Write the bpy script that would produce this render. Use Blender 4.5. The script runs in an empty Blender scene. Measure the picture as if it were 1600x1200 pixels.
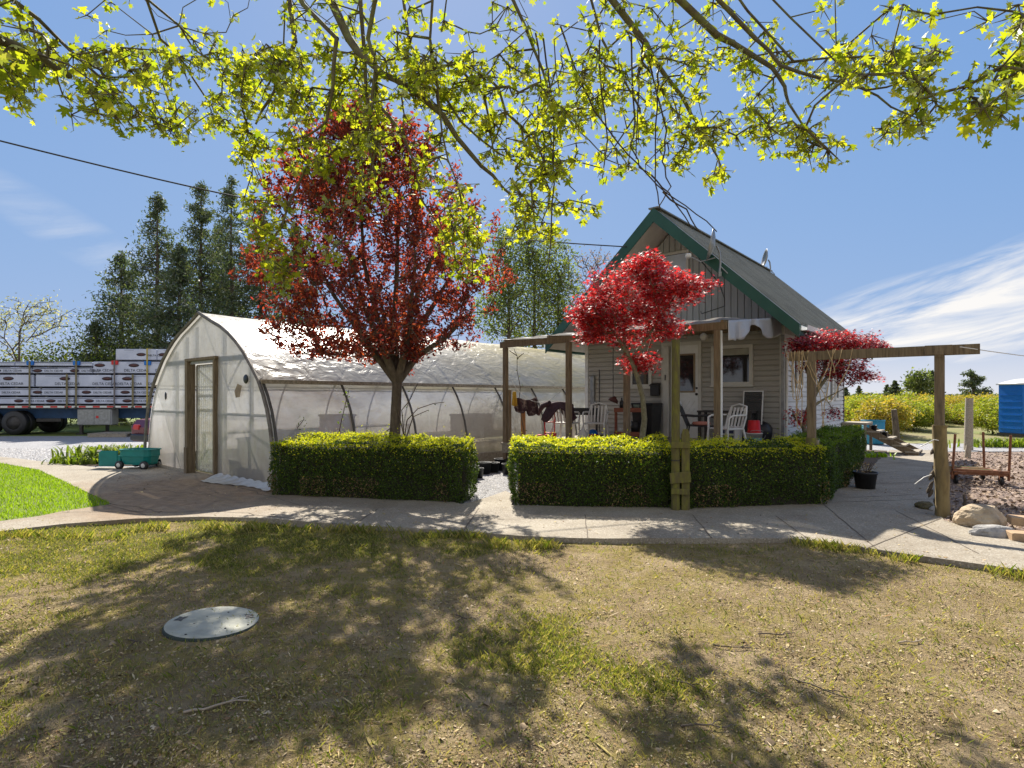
import bpy, math
import numpy as np
from mathutils import Matrix, Vector, noise as mnoise
R = math.radians
sc = bpy.context.scene
C = sc.collection

# ------------------------------------------------------------------ camera, sky, sun, exposure
cam_d = bpy.data.cameras.new('camera'); cam = bpy.data.objects.new('camera', cam_d); C.objects.link(cam)
cam.location = (0, 0, 1.6); cam.rotation_euler = (R(90), 0, 0)
cam_d.sensor_width = 36; cam_d.lens = 36 * 900 / 1600; cam_d.shift_y = 20 / 1600
cam_d.clip_end = 3000; cam_d.clip_start = 0.05
sc.camera = cam
SUN = Vector((-.15, 1.08, 1.0)).normalized()
SUN_EL = math.asin(SUN.z); SUN_AZ = math.atan2(SUN.x, SUN.y)
sc.view_settings.view_transform = 'Standard'; sc.view_settings.look = 'None'
sc.view_settings.gamma = 1; sc.view_settings.use_curve_mapping = False
sc.view_settings.exposure = 1.15
sc.cycles.max_bounces = 7; sc.cycles.transparent_max_bounces = 12
sc.cycles.diffuse_bounces = 4; sc.cycles.glossy_bounces = 3; sc.cycles.transmission_bounces = 6
sc.cycles.use_denoising = True
sc.cycles.sample_clamp_indirect = 4

W = bpy.data.worlds.new('World'); sc.world = W; W.use_nodes = True
def world():
    nt = W.node_tree; nt.nodes.clear(); N = nt.nodes.new; L = nt.links.new
    out = N('ShaderNodeOutputWorld'); bg = N('ShaderNodeBackground'); bg.inputs[1].default_value = 0.097
    sky = N('ShaderNodeTexSky'); sky.sky_type = 'NISHITA'; sky.sun_disc = False
    sky.sun_elevation = SUN_EL; sky.sun_rotation = SUN_AZ; sky.altitude = 100
    sky.air_density = 1.0; sky.dust_density = 0.35; sky.ozone_density = 3.0
    tc = N('ShaderNodeTexCoord'); sp = N('ShaderNodeSeparateXYZ'); L(tc.outputs['Generated'], sp.inputs[0])
    def M(op, a, b=None, c=None):
        n = N('ShaderNodeMath'); n.operation = op
        for i, v in enumerate((a, b, c)):
            if v is None: continue
            if isinstance(v, (int, float)): n.inputs[i].default_value = v
            else: L(v, n.inputs[i])
        return n.outputs[0]
    az = M('ARCTAN2', sp.outputs[0], sp.outputs[1]); el = M('ARCSINE', sp.outputs[2])
    def blob(a0, e0, wa, we, tilt):
        da = M('SUBTRACT', az, R(a0)); de = M('SUBTRACT', el, R(e0))
        de = M('SUBTRACT', de, M('MULTIPLY', da, tilt))
        q = M('ADD', M('POWER', M('ABSOLUTE', M('DIVIDE', da, R(wa))), 2.0), M('POWER', M('ABSOLUTE', M('DIVIDE', de, R(we))), 2.0))
        return M('MAXIMUM', M('SUBTRACT', 1.0, q), 0.0)
    # streaky cirrus: noise stretched along the wind, sampled on the sky sphere
    cv = N('ShaderNodeCombineXYZ'); L(M('MULTIPLY', az, 3.0), cv.inputs[0])
    L(M('MULTIPLY', M('SUBTRACT', el, M('MULTIPLY', az, 0.22)), 19.0), cv.inputs[1])
    nz = N('ShaderNodeTexNoise'); nz.inputs['Scale'].default_value = 1.25; nz.inputs['Detail'].default_value = 8; nz.inputs['Roughness'].default_value = .62
    nz.inputs['Distortion'].default_value = .5
    L(cv.outputs[0], nz.inputs['Vector'])
    n = nz.outputs[0]
    m = M('ADD', M('MULTIPLY', blob(41, 9.2, 15, 2.3, .2), .95), M('MULTIPLY', blob(37, 5.0, 22, 3.2, .05), .95))
    m = M('ADD', m, M('MULTIPLY', blob(-37, 12.5, 9, 2.2, -.5), .22))
    m = M('ADD', m, M('MULTIPLY', blob(31, 8.5, 5, .8, .3), .5))
    m = M('ADD', m, M('MULTIPLY', blob(44, 12.0, 7, .9, .3), .4))
    m = M('MULTIPLY', m, M('MULTIPLY', M('MAXIMUM', M('SUBTRACT', n, .38), 0.0), 4.2))
    m = M('MINIMUM', m, 0.93)
    lowh = M('MAXIMUM', M('SUBTRACT', 1.0, M('DIVIDE', M('ABSOLUTE', el), R(7))), 0.0)
    m = M('MAXIMUM', m, M('MULTIPLY', lowh, M('MINIMUM', M('ADD', .42, M('MULTIPLY', az, .35)), .62)))
    # bright broken cloud added to the unseen sky behind the camera, as fill light
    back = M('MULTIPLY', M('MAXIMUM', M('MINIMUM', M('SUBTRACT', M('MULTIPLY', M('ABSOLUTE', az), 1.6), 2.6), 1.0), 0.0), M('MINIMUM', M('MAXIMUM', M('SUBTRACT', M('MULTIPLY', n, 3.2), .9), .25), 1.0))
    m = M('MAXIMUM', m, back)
    mix = N('ShaderNodeMix'); mix.data_type = 'RGBA'
    # highlight roll-off of the sky's radiance, as the photograph's exposure has it: a * c / (c + b)
    sep = N('ShaderNodeSeparateColor'); cmb = N('ShaderNodeCombineColor'); L(sky.outputs[0], sep.inputs[0])
    for i, (a_, b_) in enumerate(((2.45, 2.6), (2.85, 1.7), (3.85, .7))):
        c_ = sep.outputs[i]; L(M('DIVIDE', M('MULTIPLY', c_, a_), M('ADD', c_, b_)), cmb.inputs[i])
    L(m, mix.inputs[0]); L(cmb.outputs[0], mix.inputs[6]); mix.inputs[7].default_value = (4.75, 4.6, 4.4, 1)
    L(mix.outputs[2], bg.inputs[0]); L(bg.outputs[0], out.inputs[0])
world()
sd = bpy.data.lights.new('sun', 'SUN'); sd.energy = 5.0; sd.angle = R(0.55); sd.color = (1, .93, .82)
so = bpy.data.objects.new('sun', sd); C.objects.link(so); so.location = (0, 0, 30)
so.rotation_euler = (-SUN).to_track_quat('-Z', 'Y').to_euler()

# ------------------------------------------------------------------ helpers
rng = np.random.default_rng(7)
def PX(px, Y): return (px - 800) / 900 * Y
def PZ(py, Y): return 1.6 - (py - 620) / 900 * Y
def G(px, py, z=0.0):
    Y = (1.6 - z) * 900 / (py - 620); return ((px - 800) / 900 * Y, Y)
def P3(px, py, Y): return Vector((PX(px, Y), Y, PZ(py, Y)))

def link(name, me, mats=None, parent=None):
    o = bpy.data.objects.new(name, me); C.objects.link(o)
    if mats is not None:
        for m in (mats if isinstance(mats, (list, tuple)) else [mats]): me.materials.append(m)
    if parent is not None: o.parent = parent
    return o
def tag(o, label=None, cat=None, group=None, kind=None):
    if label: o['label'] = label
    if cat: o['category'] = cat
    if group: o['group'] = group
    if kind: o['kind'] = kind
    return o
def thing(name, label, cat, loc=(0, 0, 0), rz=0, group=None):
    o = bpy.data.objects.new(name, None); C.objects.link(o)
    o.location = loc; o.rotation_euler = (0, 0, rz); o.empty_display_size = .2
    return tag(o, label, cat, group)
def kids(o): return [c for c in bpy.data.objects if c.parent == o]
def copy_tree(o, parent=None):
    c = o.copy(); C.objects.link(c); c.parent = parent
    for ch in kids(o): copy_tree(ch, c)
    return c
def struct(o): o['kind'] = 'structure'; return o

def np_mesh(name, V, F, smooth=False, mi=None):
    V = np.ascontiguousarray(V, dtype=np.float32); F = np.ascontiguousarray(F, dtype=np.int32)
    me = bpy.data.meshes.new(name); n, k = F.shape
    me.vertices.add(len(V)); me.vertices.foreach_set('co', V.ravel())
    me.loops.add(n * k); me.loops.foreach_set('vertex_index', F.ravel())
    me.polygons.add(n); me.polygons.foreach_set('loop_start', np.arange(n, dtype=np.int32) * k)
    if smooth: me.polygons.foreach_set('use_smooth', np.ones(n, dtype=bool))
    if mi is not None: me.polygons.foreach_set('material_index', np.asarray(mi, dtype=np.int32))
    me.update(calc_edges=True); me.validate()
    return me

class MB:
    def __init__(s, M=None): s.v = []; s.f = []; s.sm = []; s.M = M or Matrix.Identity(4)
    def add(s, vs, fs, smooth=False, M=None):
        b = len(s.v); T = s.M @ M if M is not None else s.M
        s.v += [tuple(T @ Vector(v)) for v in vs]; s.f += [tuple(b + i for i in f) for f in fs]; s.sm += [smooth] * len(fs)
        return s
    def box(s, a, b, M=None, bev=0.0):
        (x0, y0, z0), (x1, y1, z1) = a, b
        x0, x1 = min(x0, x1), max(x0, x1); y0, y1 = min(y0, y1), max(y0, y1); z0, z1 = min(z0, z1), max(z0, z1)
        if bev <= 0:
            return s.add([(x0, y0, z0), (x1, y0, z0), (x1, y1, z0), (x0, y1, z0), (x0, y0, z1), (x1, y0, z1), (x1, y1, z1), (x0, y1, z1)],
                         [(0, 3, 2, 1), (4, 5, 6, 7), (0, 1, 5, 4), (1, 2, 6, 5), (2, 3, 7, 6), (3, 0, 4, 7)], M=M)
        b_ = min(bev, (x1 - x0) * .45, (y1 - y0) * .45, (z1 - z0) * .45)
        def ring(z, i): return [(x0 + i + b_, y0 + i, z), (x1 - i - b_, y0 + i, z), (x1 - i, y0 + i + b_, z), (x1 - i, y1 - i - b_, z), (x1 - i - b_, y1 - i, z), (x0 + i + b_, y1 - i, z), (x0 + i, y1 - i - b_, z), (x0 + i, y0 + i + b_, z)]
        vs = ring(z0, b_ * .7) + ring(z0 + b_, 0) + ring(z1 - b_, 0) + ring(z1, b_ * .7)
        fs = [tuple(range(7, -1, -1)), tuple(range(24, 32))]
        for r in range(3):
            for i in range(8): fs.append((r * 8 + i, r * 8 + (i + 1) % 8, r * 8 + 8 + (i + 1) % 8, r * 8 + 8 + i))
        return s.add(vs, fs, M=M)
    def beam(s, p, q, w, h, up=(0, 0, 1), bev=0.0):
        p = Vector(p); q = Vector(q); d = (q - p); L = d.length; d.normalize(); u = Vector(up)
        if abs(d.dot(u)) > .98: u = Vector((0, 1, 0))
        x = d.cross(u).normalized(); z = x.cross(d)
        T = Matrix((x, d, z)).transposed().to_4x4(); T.translation = p
        return s.box((-w / 2, 0, -h / 2), (w / 2, L, h / 2), M=T, bev=bev)
    def tube(s, pts, r, n=8, caps=True, smooth=True):
        pts = [Vector(p) for p in pts]; m = len(pts)
        rs = r if isinstance(r, (list, tuple)) else [r] * m
        vs = []; prev = None
        for i, p in enumerate(pts):
            t = (pts[min(i + 1, m - 1)] - pts[max(i - 1, 0)])
            if t.length < 1e-9: t = Vector((0, 0, 1))
            t.normalize()
            if prev is None:
                a = t.orthogonal().normalized()
            else:
                a = prev - t * prev.dot(t)
                if a.length < 1e-6: a = t.orthogonal()
                a.normalize()
            prev = a; b = t.cross(a)
            for k in range(n):
                c = 2 * math.pi * k / n; vs.append(p + (a * math.cos(c) + b * math.sin(c)) * rs[i])
        fs = []
        for i in range(m - 1):
            for k in range(n):
                fs.append((i * n + k, i * n + (k + 1) % n, (i + 1) * n + (k + 1) % n, (i + 1) * n + k))
        s.add(vs, fs, smooth)
        if caps: s.add([vs[k] for k in range(n)] + [vs[(m - 1) * n + k] for k in range(n)], [tuple(range(n - 1, -1, -1)), tuple(range(n, 2 * n))])
        return s
    def lathe(s, prof, n=20, M=None, smooth=True, sx=1, sy=1):
        vs = []; fs = []; m = len(prof)
        for r, z in prof:
            for k in range(n):
                c = 2 * math.pi * k / n; vs.append((r * math.cos(c) * sx, r * math.sin(c) * sy, z))
        for i in range(m - 1):
            for k in range(n): fs.append((i * n + k, i * n + (k + 1) % n, (i + 1) * n + (k + 1) % n, (i + 1) * n + k))
        s.add(vs, fs, smooth, M)
        return s
    def prism(s, poly, z0, z1, M=None):
        n = len(poly)
        vs = [(x, y, z0) for x, y in poly] + [(x, y, z1) for x, y in poly]
        fs = [tuple(range(n - 1, -1, -1)), tuple(range(n, 2 * n))] + [(i, (i + 1) % n, n + (i + 1) % n, n + i) for i in range(n)]
        return s.add(vs, fs, M=M)
    def grid(s, fn, nu, nv, smooth=True, M=None):
        vs = [fn(i / nu, j / nv) for j in range(nv + 1) for i in range(nu + 1)]
        fs = [(j * (nu + 1) + i, j * (nu + 1) + i + 1, (j + 1) * (nu + 1) + i + 1, (j + 1) * (nu + 1) + i) for j in range(nv) for i in range(nu)]
        return s.add(vs, fs, smooth, M)
    def build(s, name, mat=None, parent=None, solid=0.0):
        me = bpy.data.meshes.new(name); me.from_pydata(s.v, [], s.f)
        me.polygons.foreach_set('use_smooth', s.sm); me.update()
        o = link(name, me, mat, parent)
        if solid:
            md = o.modifiers.new('solid', 'SOLIDIFY'); md.thickness = solid; md.offset = 0
        return o
    def build_one(s, name, mat, parent=None): return s.build(name, mat, parent)
def TM(loc=(0, 0, 0), rx=0, ry=0, rz=0, sc_=1):
    return Matrix.Translation(loc) @ Matrix.Rotation(rz, 4, 'Z') @ Matrix.Rotation(ry, 4, 'Y') @ Matrix.Rotation(rx, 4, 'X') @ Matrix.Scale(sc_, 4)

# ------------------------------------------------------------------ materials
def nodes(m):
    m.use_nodes = True; nt = m.node_tree
    b = nt.nodes.get('Principled BSDF'); return nt, b, nt.nodes.new, nt.links.new
def noise_node(nt, vec, scale, detail=6, rough=.6, dist=0):
    n = nt.nodes.new('ShaderNodeTexNoise'); n.inputs['Scale'].default_value = scale; n.inputs['Detail'].default_value = detail
    n.inputs['Roughness'].default_value = rough; n.inputs['Distortion'].default_value = dist
    nt.links.new(vec, n.inputs['Vector']); return n.outputs[0]
def ramp(nt, fac, stops):
    r = nt.nodes.new('ShaderNodeValToRGB'); e = r.color_ramp.elements
    while len(e) < len(stops): e.new(.5)
    for i, (p, c) in enumerate(stops):
        e[i].position = p; e[i].color = (*c, 1) if len(c) == 3 else c
    nt.links.new(fac, r.inputs[0]); return r.outputs[0]
def mixc(nt, fac, a, b, mode='MIX'):
    m = nt.nodes.new('ShaderNodeMix'); m.data_type = 'RGBA'; m.blend_type = mode
    for v, i in ((fac, 0), (a, 6), (b, 7)):
        if isinstance(v, (int, float)): m.inputs[i].default_value = v
        elif isinstance(v, tuple): m.inputs[i].default_value = (*v, 1)
        else: nt.links.new(v, m.inputs[i])
    return m.outputs[2]
def smooth(nt, v, a, b):
    m = nt.nodes.new('ShaderNodeMapRange'); m.inputs[1].default_value = a; m.inputs[2].default_value = b
    nt.links.new(v, m.inputs[0]); return m.outputs[0]
def bump(nt, b, h, strength=.4, dist=.02):
    n = nt.nodes.new('ShaderNodeBump'); n.inputs['Strength'].default_value = strength; n.inputs['Distance'].default_value = dist
    nt.links.new(h, n.inputs['Height']); nt.links.new(n.outputs[0], b.inputs['Normal']); return n
MC = {}
def pm(name, c1, c2=None, scale=6, rough=.6, bmp=.15, bscale=None, metal=0, stretch=None, spec=.4, c3=None, bdist=.01):
    if name in MC: return MC[name]
    m = bpy.data.materials.new(name); nt, b, N, L = nodes(m); MC[name] = m
    tc = N('ShaderNodeTexCoord'); vec = tc.outputs['Object']
    if stretch:
        mp = N('ShaderNodeMapping'); mp.inputs['Scale'].default_value = stretch; L(vec, mp.inputs[0]); vec = mp.outputs[0]
    c2 = c2 or tuple(x * .75 for x in c1)
    n = noise_node(nt, vec, scale, 8, .62)
    st = [(.33, c2), (.66, c1)] if not c3 else [(.3, c2), (.5, c1), (.7, c3)]
    L(ramp(nt, n, st), b.inputs['Base Color'])
    r2 = noise_node(nt, vec, scale * 2.3, 3); mr = smooth(nt, r2, .2, .8)
    mm = N('ShaderNodeMapRange'); L(r2, mm.inputs[0]); mm.inputs[3].default_value = max(0, rough - .12); mm.inputs[4].default_value = min(1, rough + .12)
    L(mm.outputs[0], b.inputs['Roughness']); b.inputs['Metallic'].default_value = metal
    b.inputs['Specular IOR Level'].default_value = spec
    if bmp: bump(nt, b, noise_node(nt, vec, bscale or scale * 6, 5), bmp, bdist)
    return m
def leafm(name, cols, trans=(.5, .6, .1), tf=.5, rough=.45, gloss=.12):
    """leaf: diffuse + translucent + a little sheen, hue differs from leaf to leaf"""
    m = bpy.data.materials.new(name); nt, b, N, L = nodes(m); nt.nodes.remove(b); MC[name] = m
    geo = N('ShaderNodeNewGeometry'); out = nt.nodes['Material Output']
    k = len(cols); col = ramp(nt, geo.outputs['Random Per Island'], [((i + .3) / k, c) for i, c in enumerate(cols)])
    d = N('ShaderNodeBsdfDiffuse'); L(col, d.inputs[0])
    t = N('ShaderNodeBsdfTranslucent'); tcol = mixc(nt, 1.0, col, trans, 'MULTIPLY')
    sc2 = N('ShaderNodeVectorMath'); sc2.operation = 'SCALE'; sc2.inputs['Scale'].default_value = 1.0
    L(tcol, sc2.inputs[0]); L(sc2.outputs[0], t.inputs[0])
    mx = N('ShaderNodeMixShader'); mx.inputs[0].default_value = tf; L(d.outputs[0], mx.inputs[1]); L(t.outputs[0], mx.inputs[2])
    g = N('ShaderNodeBsdfGlossy'); g.inputs['Roughness'].default_value = rough + .2; g.inputs[0].default_value = (.8, .8, .8, 1)
    lw = N('ShaderNodeFresnel'); lw.inputs[0].default_value = 1.4
    ml = N('ShaderNodeMath'); ml.operation = 'MULTIPLY'; ml.inputs[1].default_value = gloss * 1.2; L(lw.outputs[0], ml.inputs[0])
    m2 = N('ShaderNodeMixShader'); L(ml.outputs[0], m2.inputs[0]); L(mx.outputs[0], m2.inputs[1]); L(g.outputs[0], m2.inputs[2])
    L(m2.outputs[0], out.inputs[0]); return m
def islandm(name, cols, rough=.8):
    m = bpy.data.materials.new(name); nt, b, N, L = nodes(m); MC[name] = m
    geo = N('ShaderNodeNewGeometry'); k = len(cols)
    L(ramp(nt, geo.outputs['Random Per Island'], [(i / k, c) for i, c in enumerate(cols)]), b.inputs['Base Color'])
    b.inputs['Roughness'].default_value = rough; b.inputs['Specular IOR Level'].default_value = .25
    return m
def filmm(name, tint, alpha_t, transl, dirt=(.45, .4, .28), dirty=.3, rough=.3, patt=1.0, gl=.14, low=0, algae=0):
    """greenhouse plastic: part clear, part milky, shiny and dusty"""
    m = bpy.data.materials.new(name); nt, b, N, L = nodes(m); nt.nodes.remove(b); MC[name] = m
    out = nt.nodes['Material Output']; tc = N('ShaderNodeTexCoord'); v = tc.outputs['Object']
    mp = N('ShaderNodeMapping'); mp.inputs['Scale'].default_value = (1, .5, 1.6); L(v, mp.inputs[0])
    n1 = noise_node(nt, mp.outputs[0], .9 * patt, 9, .68, .6); n2 = noise_node(nt, mp.outputs[0], 7, 6)
    col = mixc(nt, smooth(nt, n1, .42, .78), tint, tuple(t * (1 - dirty) + d * dirty for t, d in zip(tint, dirt)))
    col = mixc(nt, mathn(nt, 'MULTIPLY', smooth(nt, n2, .5, .9), dirty), col, dirt)
    if low or algae:
        so_ = N('ShaderNodeSeparateXYZ'); L(v, so_.inputs[0])
        if low:
            k = mathn(nt, 'ADD', so_.outputs[2], mathn(nt, 'MULTIPLY', mathn(nt, 'SUBTRACT', n2, .5), 1.6)); k = mathn(nt, 'SUBTRACT', 1.0, smooth(nt, k, .15, 1.35))
            mp3 = N('ShaderNodeMapping'); mp3.inputs['Scale'].default_value = (3, 3, .5); L(v, mp3.inputs[0]); st_ = noise_node(nt, mp3.outputs[0], 2.5, 7, .7, .4)
            k = mathn(nt, 'ADD', mathn(nt, 'MULTIPLY', k, low), mathn(nt, 'MULTIPLY', smooth(nt, st_, .52, .75), .35 * low)); k = mathn(nt, 'MINIMUM', k, .9); col = mixc(nt, k, col, (.30, .21, .14))
        if algae:
            k = mathn(nt, 'MULTIPLY', smooth(nt, so_.outputs[1], 5.0, 9.5), algae); k = mathn(nt, 'MULTIPLY', k, smooth(nt, n1, .3, .6)); col = mixc(nt, k, col, (.50, .44, .22))
    d = N('ShaderNodeBsdfDiffuse'); L(col, d.inputs[0])
    t = N('ShaderNodeBsdfTranslucent'); L(col, t.inputs[0])
    mx = N('ShaderNodeMixShader'); mx.inputs[0].default_value = transl; L(d.outputs[0], mx.inputs[1]); L(t.outputs[0], mx.inputs[2])
    tr = N('ShaderNodeBsdfTransparent'); L(col, tr.inputs[0])
    m2 = N('ShaderNodeMixShader'); L(mx.outputs[0], m2.inputs[1]); L(tr.outputs[0], m2.inputs[2])
    a = N('ShaderNodeMapRange'); L(n1, a.inputs[0]); a.inputs[1].default_value = .3; a.inputs[2].default_value = .7
    a.inputs[3].default_value = alpha_t * 1.35; a.inputs[4].default_value = alpha_t * .55; L(a.outputs[0], m2.inputs[0])
    g = N('ShaderNodeBsdfGlossy'); g.inputs['Roughness'].default_value = rough
    m3 = N('ShaderNodeMixShader'); m3.inputs[0].default_value = gl; L(m2.outputs[0], m3.inputs[1]); L(g.outputs[0], m3.inputs[2])
    bp = N('ShaderNodeBump'); bp.inputs['Strength'].default_value = .8; bp.inputs['Distance'].default_value = .045
    mp2 = N('ShaderNodeMapping'); mp2.inputs['Scale'].default_value = (2.0, 1.2, .8); mp2.inputs['Rotation'].default_value = (.3, .5, .2); L(v, mp2.inputs[0])
    L(noise_node(nt, mp2.outputs[0], 2.2, 4, .5, 1.2), bp.inputs['Height'])
    for s_ in (g, d): L(bp.outputs[0], s_.inputs['Normal'])
    L(m3.outputs[0], out.inputs[0]); return m
def mathn(nt, op, a, b):
    n = nt.nodes.new('ShaderNodeMath'); n.operation = op
    for i, v in enumerate((a, b)):
        if isinstance(v, (int, float)): n.inputs[i].default_value = v
        else: nt.links.new(v, n.inputs[i])
    return n.outputs[0]

WOOD = pm('weathered_wood', (.17, .125, .075), (.085, .062, .04), 5, .85, .5, 30, stretch=(9, 9, .7), c3=(.23, .175, .11))
WOODG = pm('grey_board', (.30, .26, .20), (.17, .14, .10), 5, .85, .5, 30, stretch=(6, 6, 6), c3=(.4, .36, .29))
MOSSW = pm('mossy_wood', (.12, .105, .03), (.085, .065, .04), 7, .9, .6, 30, c3=(.17, .165, .025), stretch=(3, 3, .8))
BARK = pm('bark', (.10, .075, .055), (.05, .038, .028), 14, .9, .7, 50, c3=(.15, .12, .09), stretch=(1, 1, .4))
BARKM = pm('mossy_bark', (.12, .10, .05), (.06, .045, .03), 6, .9, .8, 40, c3=(.16, .17, .05))
WHITE = pm('white_paint', (.72, .72, .70), (.60, .60, .57), 3, .5, .05)
PLASTW = pm('white_plastic', (.58, .57, .54), (.46, .455, .43), 5, .4, .03)
BLACK = pm('black_plastic', (.022, .022, .024), (.014, .014, .015), 8, .45, .1)
DARKM = pm('dark_metal', (.07, .065, .06), (.04, .036, .034), 12, .5, .15, metal=.5)
GALV = pm('galvanised_metal', (.32, .33, .33), (.2, .2, .2), 9, .45, .1, metal=.7)
RUST = pm('rusty_steel', (.19, .075, .035), (.10, .045, .03), 14, .85, .4, 60, c3=(.24, .12, .07))
GREENP = pm('green_fascia_paint', (.022, .085, .058), (.016, .066, .045), 4, .5, .08)
TEAL = pm('teal_plastic', (.0, .19, .175), (.0, .145, .14), 5, .42, .1)
REDP = pm('red_plastic', (.55, .02, .02), (.42, .015, .02), 6, .4, .05)
BLUEP = pm('blue_plastic', (.0, .135, .48), (.0, .11, .42), 2, .42, .05)
GLASS = bpy.data.materials.new('window_glass'); _nt, _b, _N, _L = nodes(GLASS)
_b.inputs['Base Color'].default_value = (.02, .022, .024, 1); _b.inputs['Roughness'].default_value = .04; _b.inputs['Specular IOR Level'].default_value = .9

# ------------------------------------------------------------------ foliage tools (vectorised)
def rotm(n, spin):
    """rotation matrices whose z axis is n, spun about it"""
    n = n / np.maximum(np.linalg.norm(n, axis=1, keepdims=True), 1e-9)
    h = np.where(np.abs(n[:, 2:3]) > .9, np.array([[1., 0, 0]]), np.array([[0, 0, 1.]]))
    a = np.cross(h, n); a /= np.linalg.norm(a, axis=1, keepdims=True); b = np.cross(n, a)
    c, s = np.cos(spin)[:, None], np.sin(spin)[:, None]
    return np.stack([a * c + b * s, -a * s + b * c, n], axis=2)
def leaves(P, size, tmpl, nrm=None, jit=.8, r=rng, spin=None):
    N = len(P); tm = np.asarray(tmpl, float); k = len(tm)
    n = r.normal(size=(N, 3)) * jit
    if nrm is not None: n = n + nrm
    sp = r.uniform(0, 2 * np.pi, N) if spin is None else spin
    Rm = rotm(n, sp); sz = np.broadcast_to(size, (N,))
    V = np.einsum('nij,kj->nki', Rm, tm) * sz[:, None, None] + P[:, None, :]
    F = np.arange(N * k).reshape(N, k)
    return V.reshape(-1, 3), F
def polar(pts): return [(r_ * math.sin(a), r_ * math.cos(a) + .25, -.22 * abs(r_ * math.sin(a)) - .12 * (r_ * math.cos(a)) ** 2 + .06) for a, r_ in pts]
def _maple():
    p = []
    for a, l in ((0, 1.0), (48, .92), (100, .68)): p.append((a, l))
    out = [(0, .75)]
    seq = [(12, .52), (20, .56), (27, .33), (38, .52), (50, .72), (60, .50), (74, .28), (92, .48), (112, .52), (120, .34), (165, .2)]
    full = [(R(0), .78)] + [(R(a), r_) for a, r_ in seq] + [(R(360 - a), r_) for a, r_ in reversed(seq)]
    return polar(full)
T_MAPLE = _maple()
_s = [(18, .26), (38, .78), (58, .2), (80, .6), (102, .18), (135, .42), (168, .1)]
T_JMAPLE = polar([(0, .95)] + [(R(a), r_) for a, r_ in _s] + [(R(360 - a), r_) for a, r_ in reversed(_s)])
T_LEAF = [(0, -.5, 0), (.22, -.12, .05), (.2, .2, .05), (0, .5, 0), (-.2, .2, .05), (-.22, -.12, .05)]
T_RHOMB = [(0, -.5, 0), (.24, 0, .05), (0, .5, 0), (-.24, 0, .05)]
T_SPRAY = [(0, -.5, 0), (.16, -.2, .02), (.1, .05, 0), (.2, .3, -.05), (0, .5, -.1), (-.18, .22, -.04), (-.08, 0, 0), (-.17, -.25, .02)]
T_BLADE = [(-.5, 0, 0), (.5, 0, 0), (.28, 0, .6), (.1, .35, 1.0)]
T_CHIP = [(-.5, -.3, 0), (.35, -.35, .05), (.5, .25, 0), (-.3, .3, .06)]
def join(*parts):
    vs = []; fs = []; b = 0
    for V, F in parts: vs.append(V); fs.append(F + b); b += len(V)
    return np.concatenate(vs), np.concatenate(fs)

class Skel:
    def __init__(s): s.p = []; s.par = []; s.len = []; s.fix = {}
    def add(s, p, par, r=None):
        s.p.append(np.array(p, float)); s.par.append(par)
        s.len.append(0 if par < 0 else s.len[par] + float(np.linalg.norm(s.p[-1] - s.p[par])))
        if r is not None: s.fix[len(s.p) - 1] = r
        return len(s.p) - 1
    def path(s, pts, par=-1, rs=None):
        ids = []
        for i, p in enumerate(pts):
            par = s.add(p, par, None if rs is None else rs[i]); ids.append(par)
        return ids
    def grow(s, T, w=.25, jit=.12, step=.5, r=rng, sag=0.0):
        """join each target to the nearest wood, nearest first; long joints get bent mid nodes"""
        T = np.array(T, float); N = len(T); ends = np.zeros(N, int)
        P = np.array(s.p); Ln = np.array(s.len)
        D = np.linalg.norm(T[:, None] - P[None], axis=2) + w * Ln[None]
        best = D.min(1); who = D.argmin(1); done = np.zeros(N, bool)
        for _ in range(N):
            i = int(np.argmin(np.where(done, 1e9, best))); done[i] = True
            a = int(who[i]); pa = s.p[a]; v = T[i] - pa; L = np.linalg.norm(v); k = max(1, int(L / step)); ids = []
            for j in range(1, k + 1):
                q = pa + v * j / k
                if j < k: q = q + r.normal(size=3) * jit * min(L, 1.5) * .5 + np.array([0, 0, -sag * L * math.sin(math.pi * j / k)])
                a = s.add(q, a); ids.append(a)
            ends[i] = a
            for q in ids:
                d = np.linalg.norm(T - s.p[q], axis=1) + w * s.len[q]; m = d < best
                best = np.where(m, d, best); who = np.where(m, q, who)
        return ends
    def mesh(s, name, r0=.006, ex=.5, cap=.2, n=5):
        N = len(s.p); cnt = np.ones(N)
        par = np.array(s.par); order = range(N - 1, -1, -1)
        for i in order:
            if par[i] >= 0: cnt[par[i]] += cnt[i] * .6
        rad = np.minimum(r0 * cnt ** ex, cap)
        for i, v in s.fix.items(): rad[i] = v
        P = np.array(s.p); e = np.where(par >= 0)[0]; A = P[par[e]]; B = P[e]
        ra = np.minimum(rad[par[e]], rad[e] * 1.35); ra = np.where([(int(k) in s.fix) for k in e], rad[par[e]], ra); rb = rad[e]
        t = B - A; L = np.linalg.norm(t, axis=1, keepdims=True); t = t / np.maximum(L, 1e-6); B = B + t * np.minimum(rb[:, None] * .6, L * .2)
        Rm = rotm(t, np.zeros(len(e))); ang = np.arange(n) * 2 * np.pi / n
        ring = np.stack([np.cos(ang), np.sin(ang), 0 * ang], 1)
        R1 = np.einsum('nij,kj->nki', Rm, ring)
        V = np.concatenate([A[:, None] + R1 * ra[:, None, None], B[:, None] + R1 * rb[:, None, None]], 1)
        k = np.arange(n); k2 = (k + 1) % n
        f = np.stack([k, k2, k2 + n, k + n], 1)
        F = (np.arange(len(e))[:, None, None] * (2 * n) + f[None]).reshape(-1, 4)
        return np_mesh(name, V.reshape(-1, 3), F, True)

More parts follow.
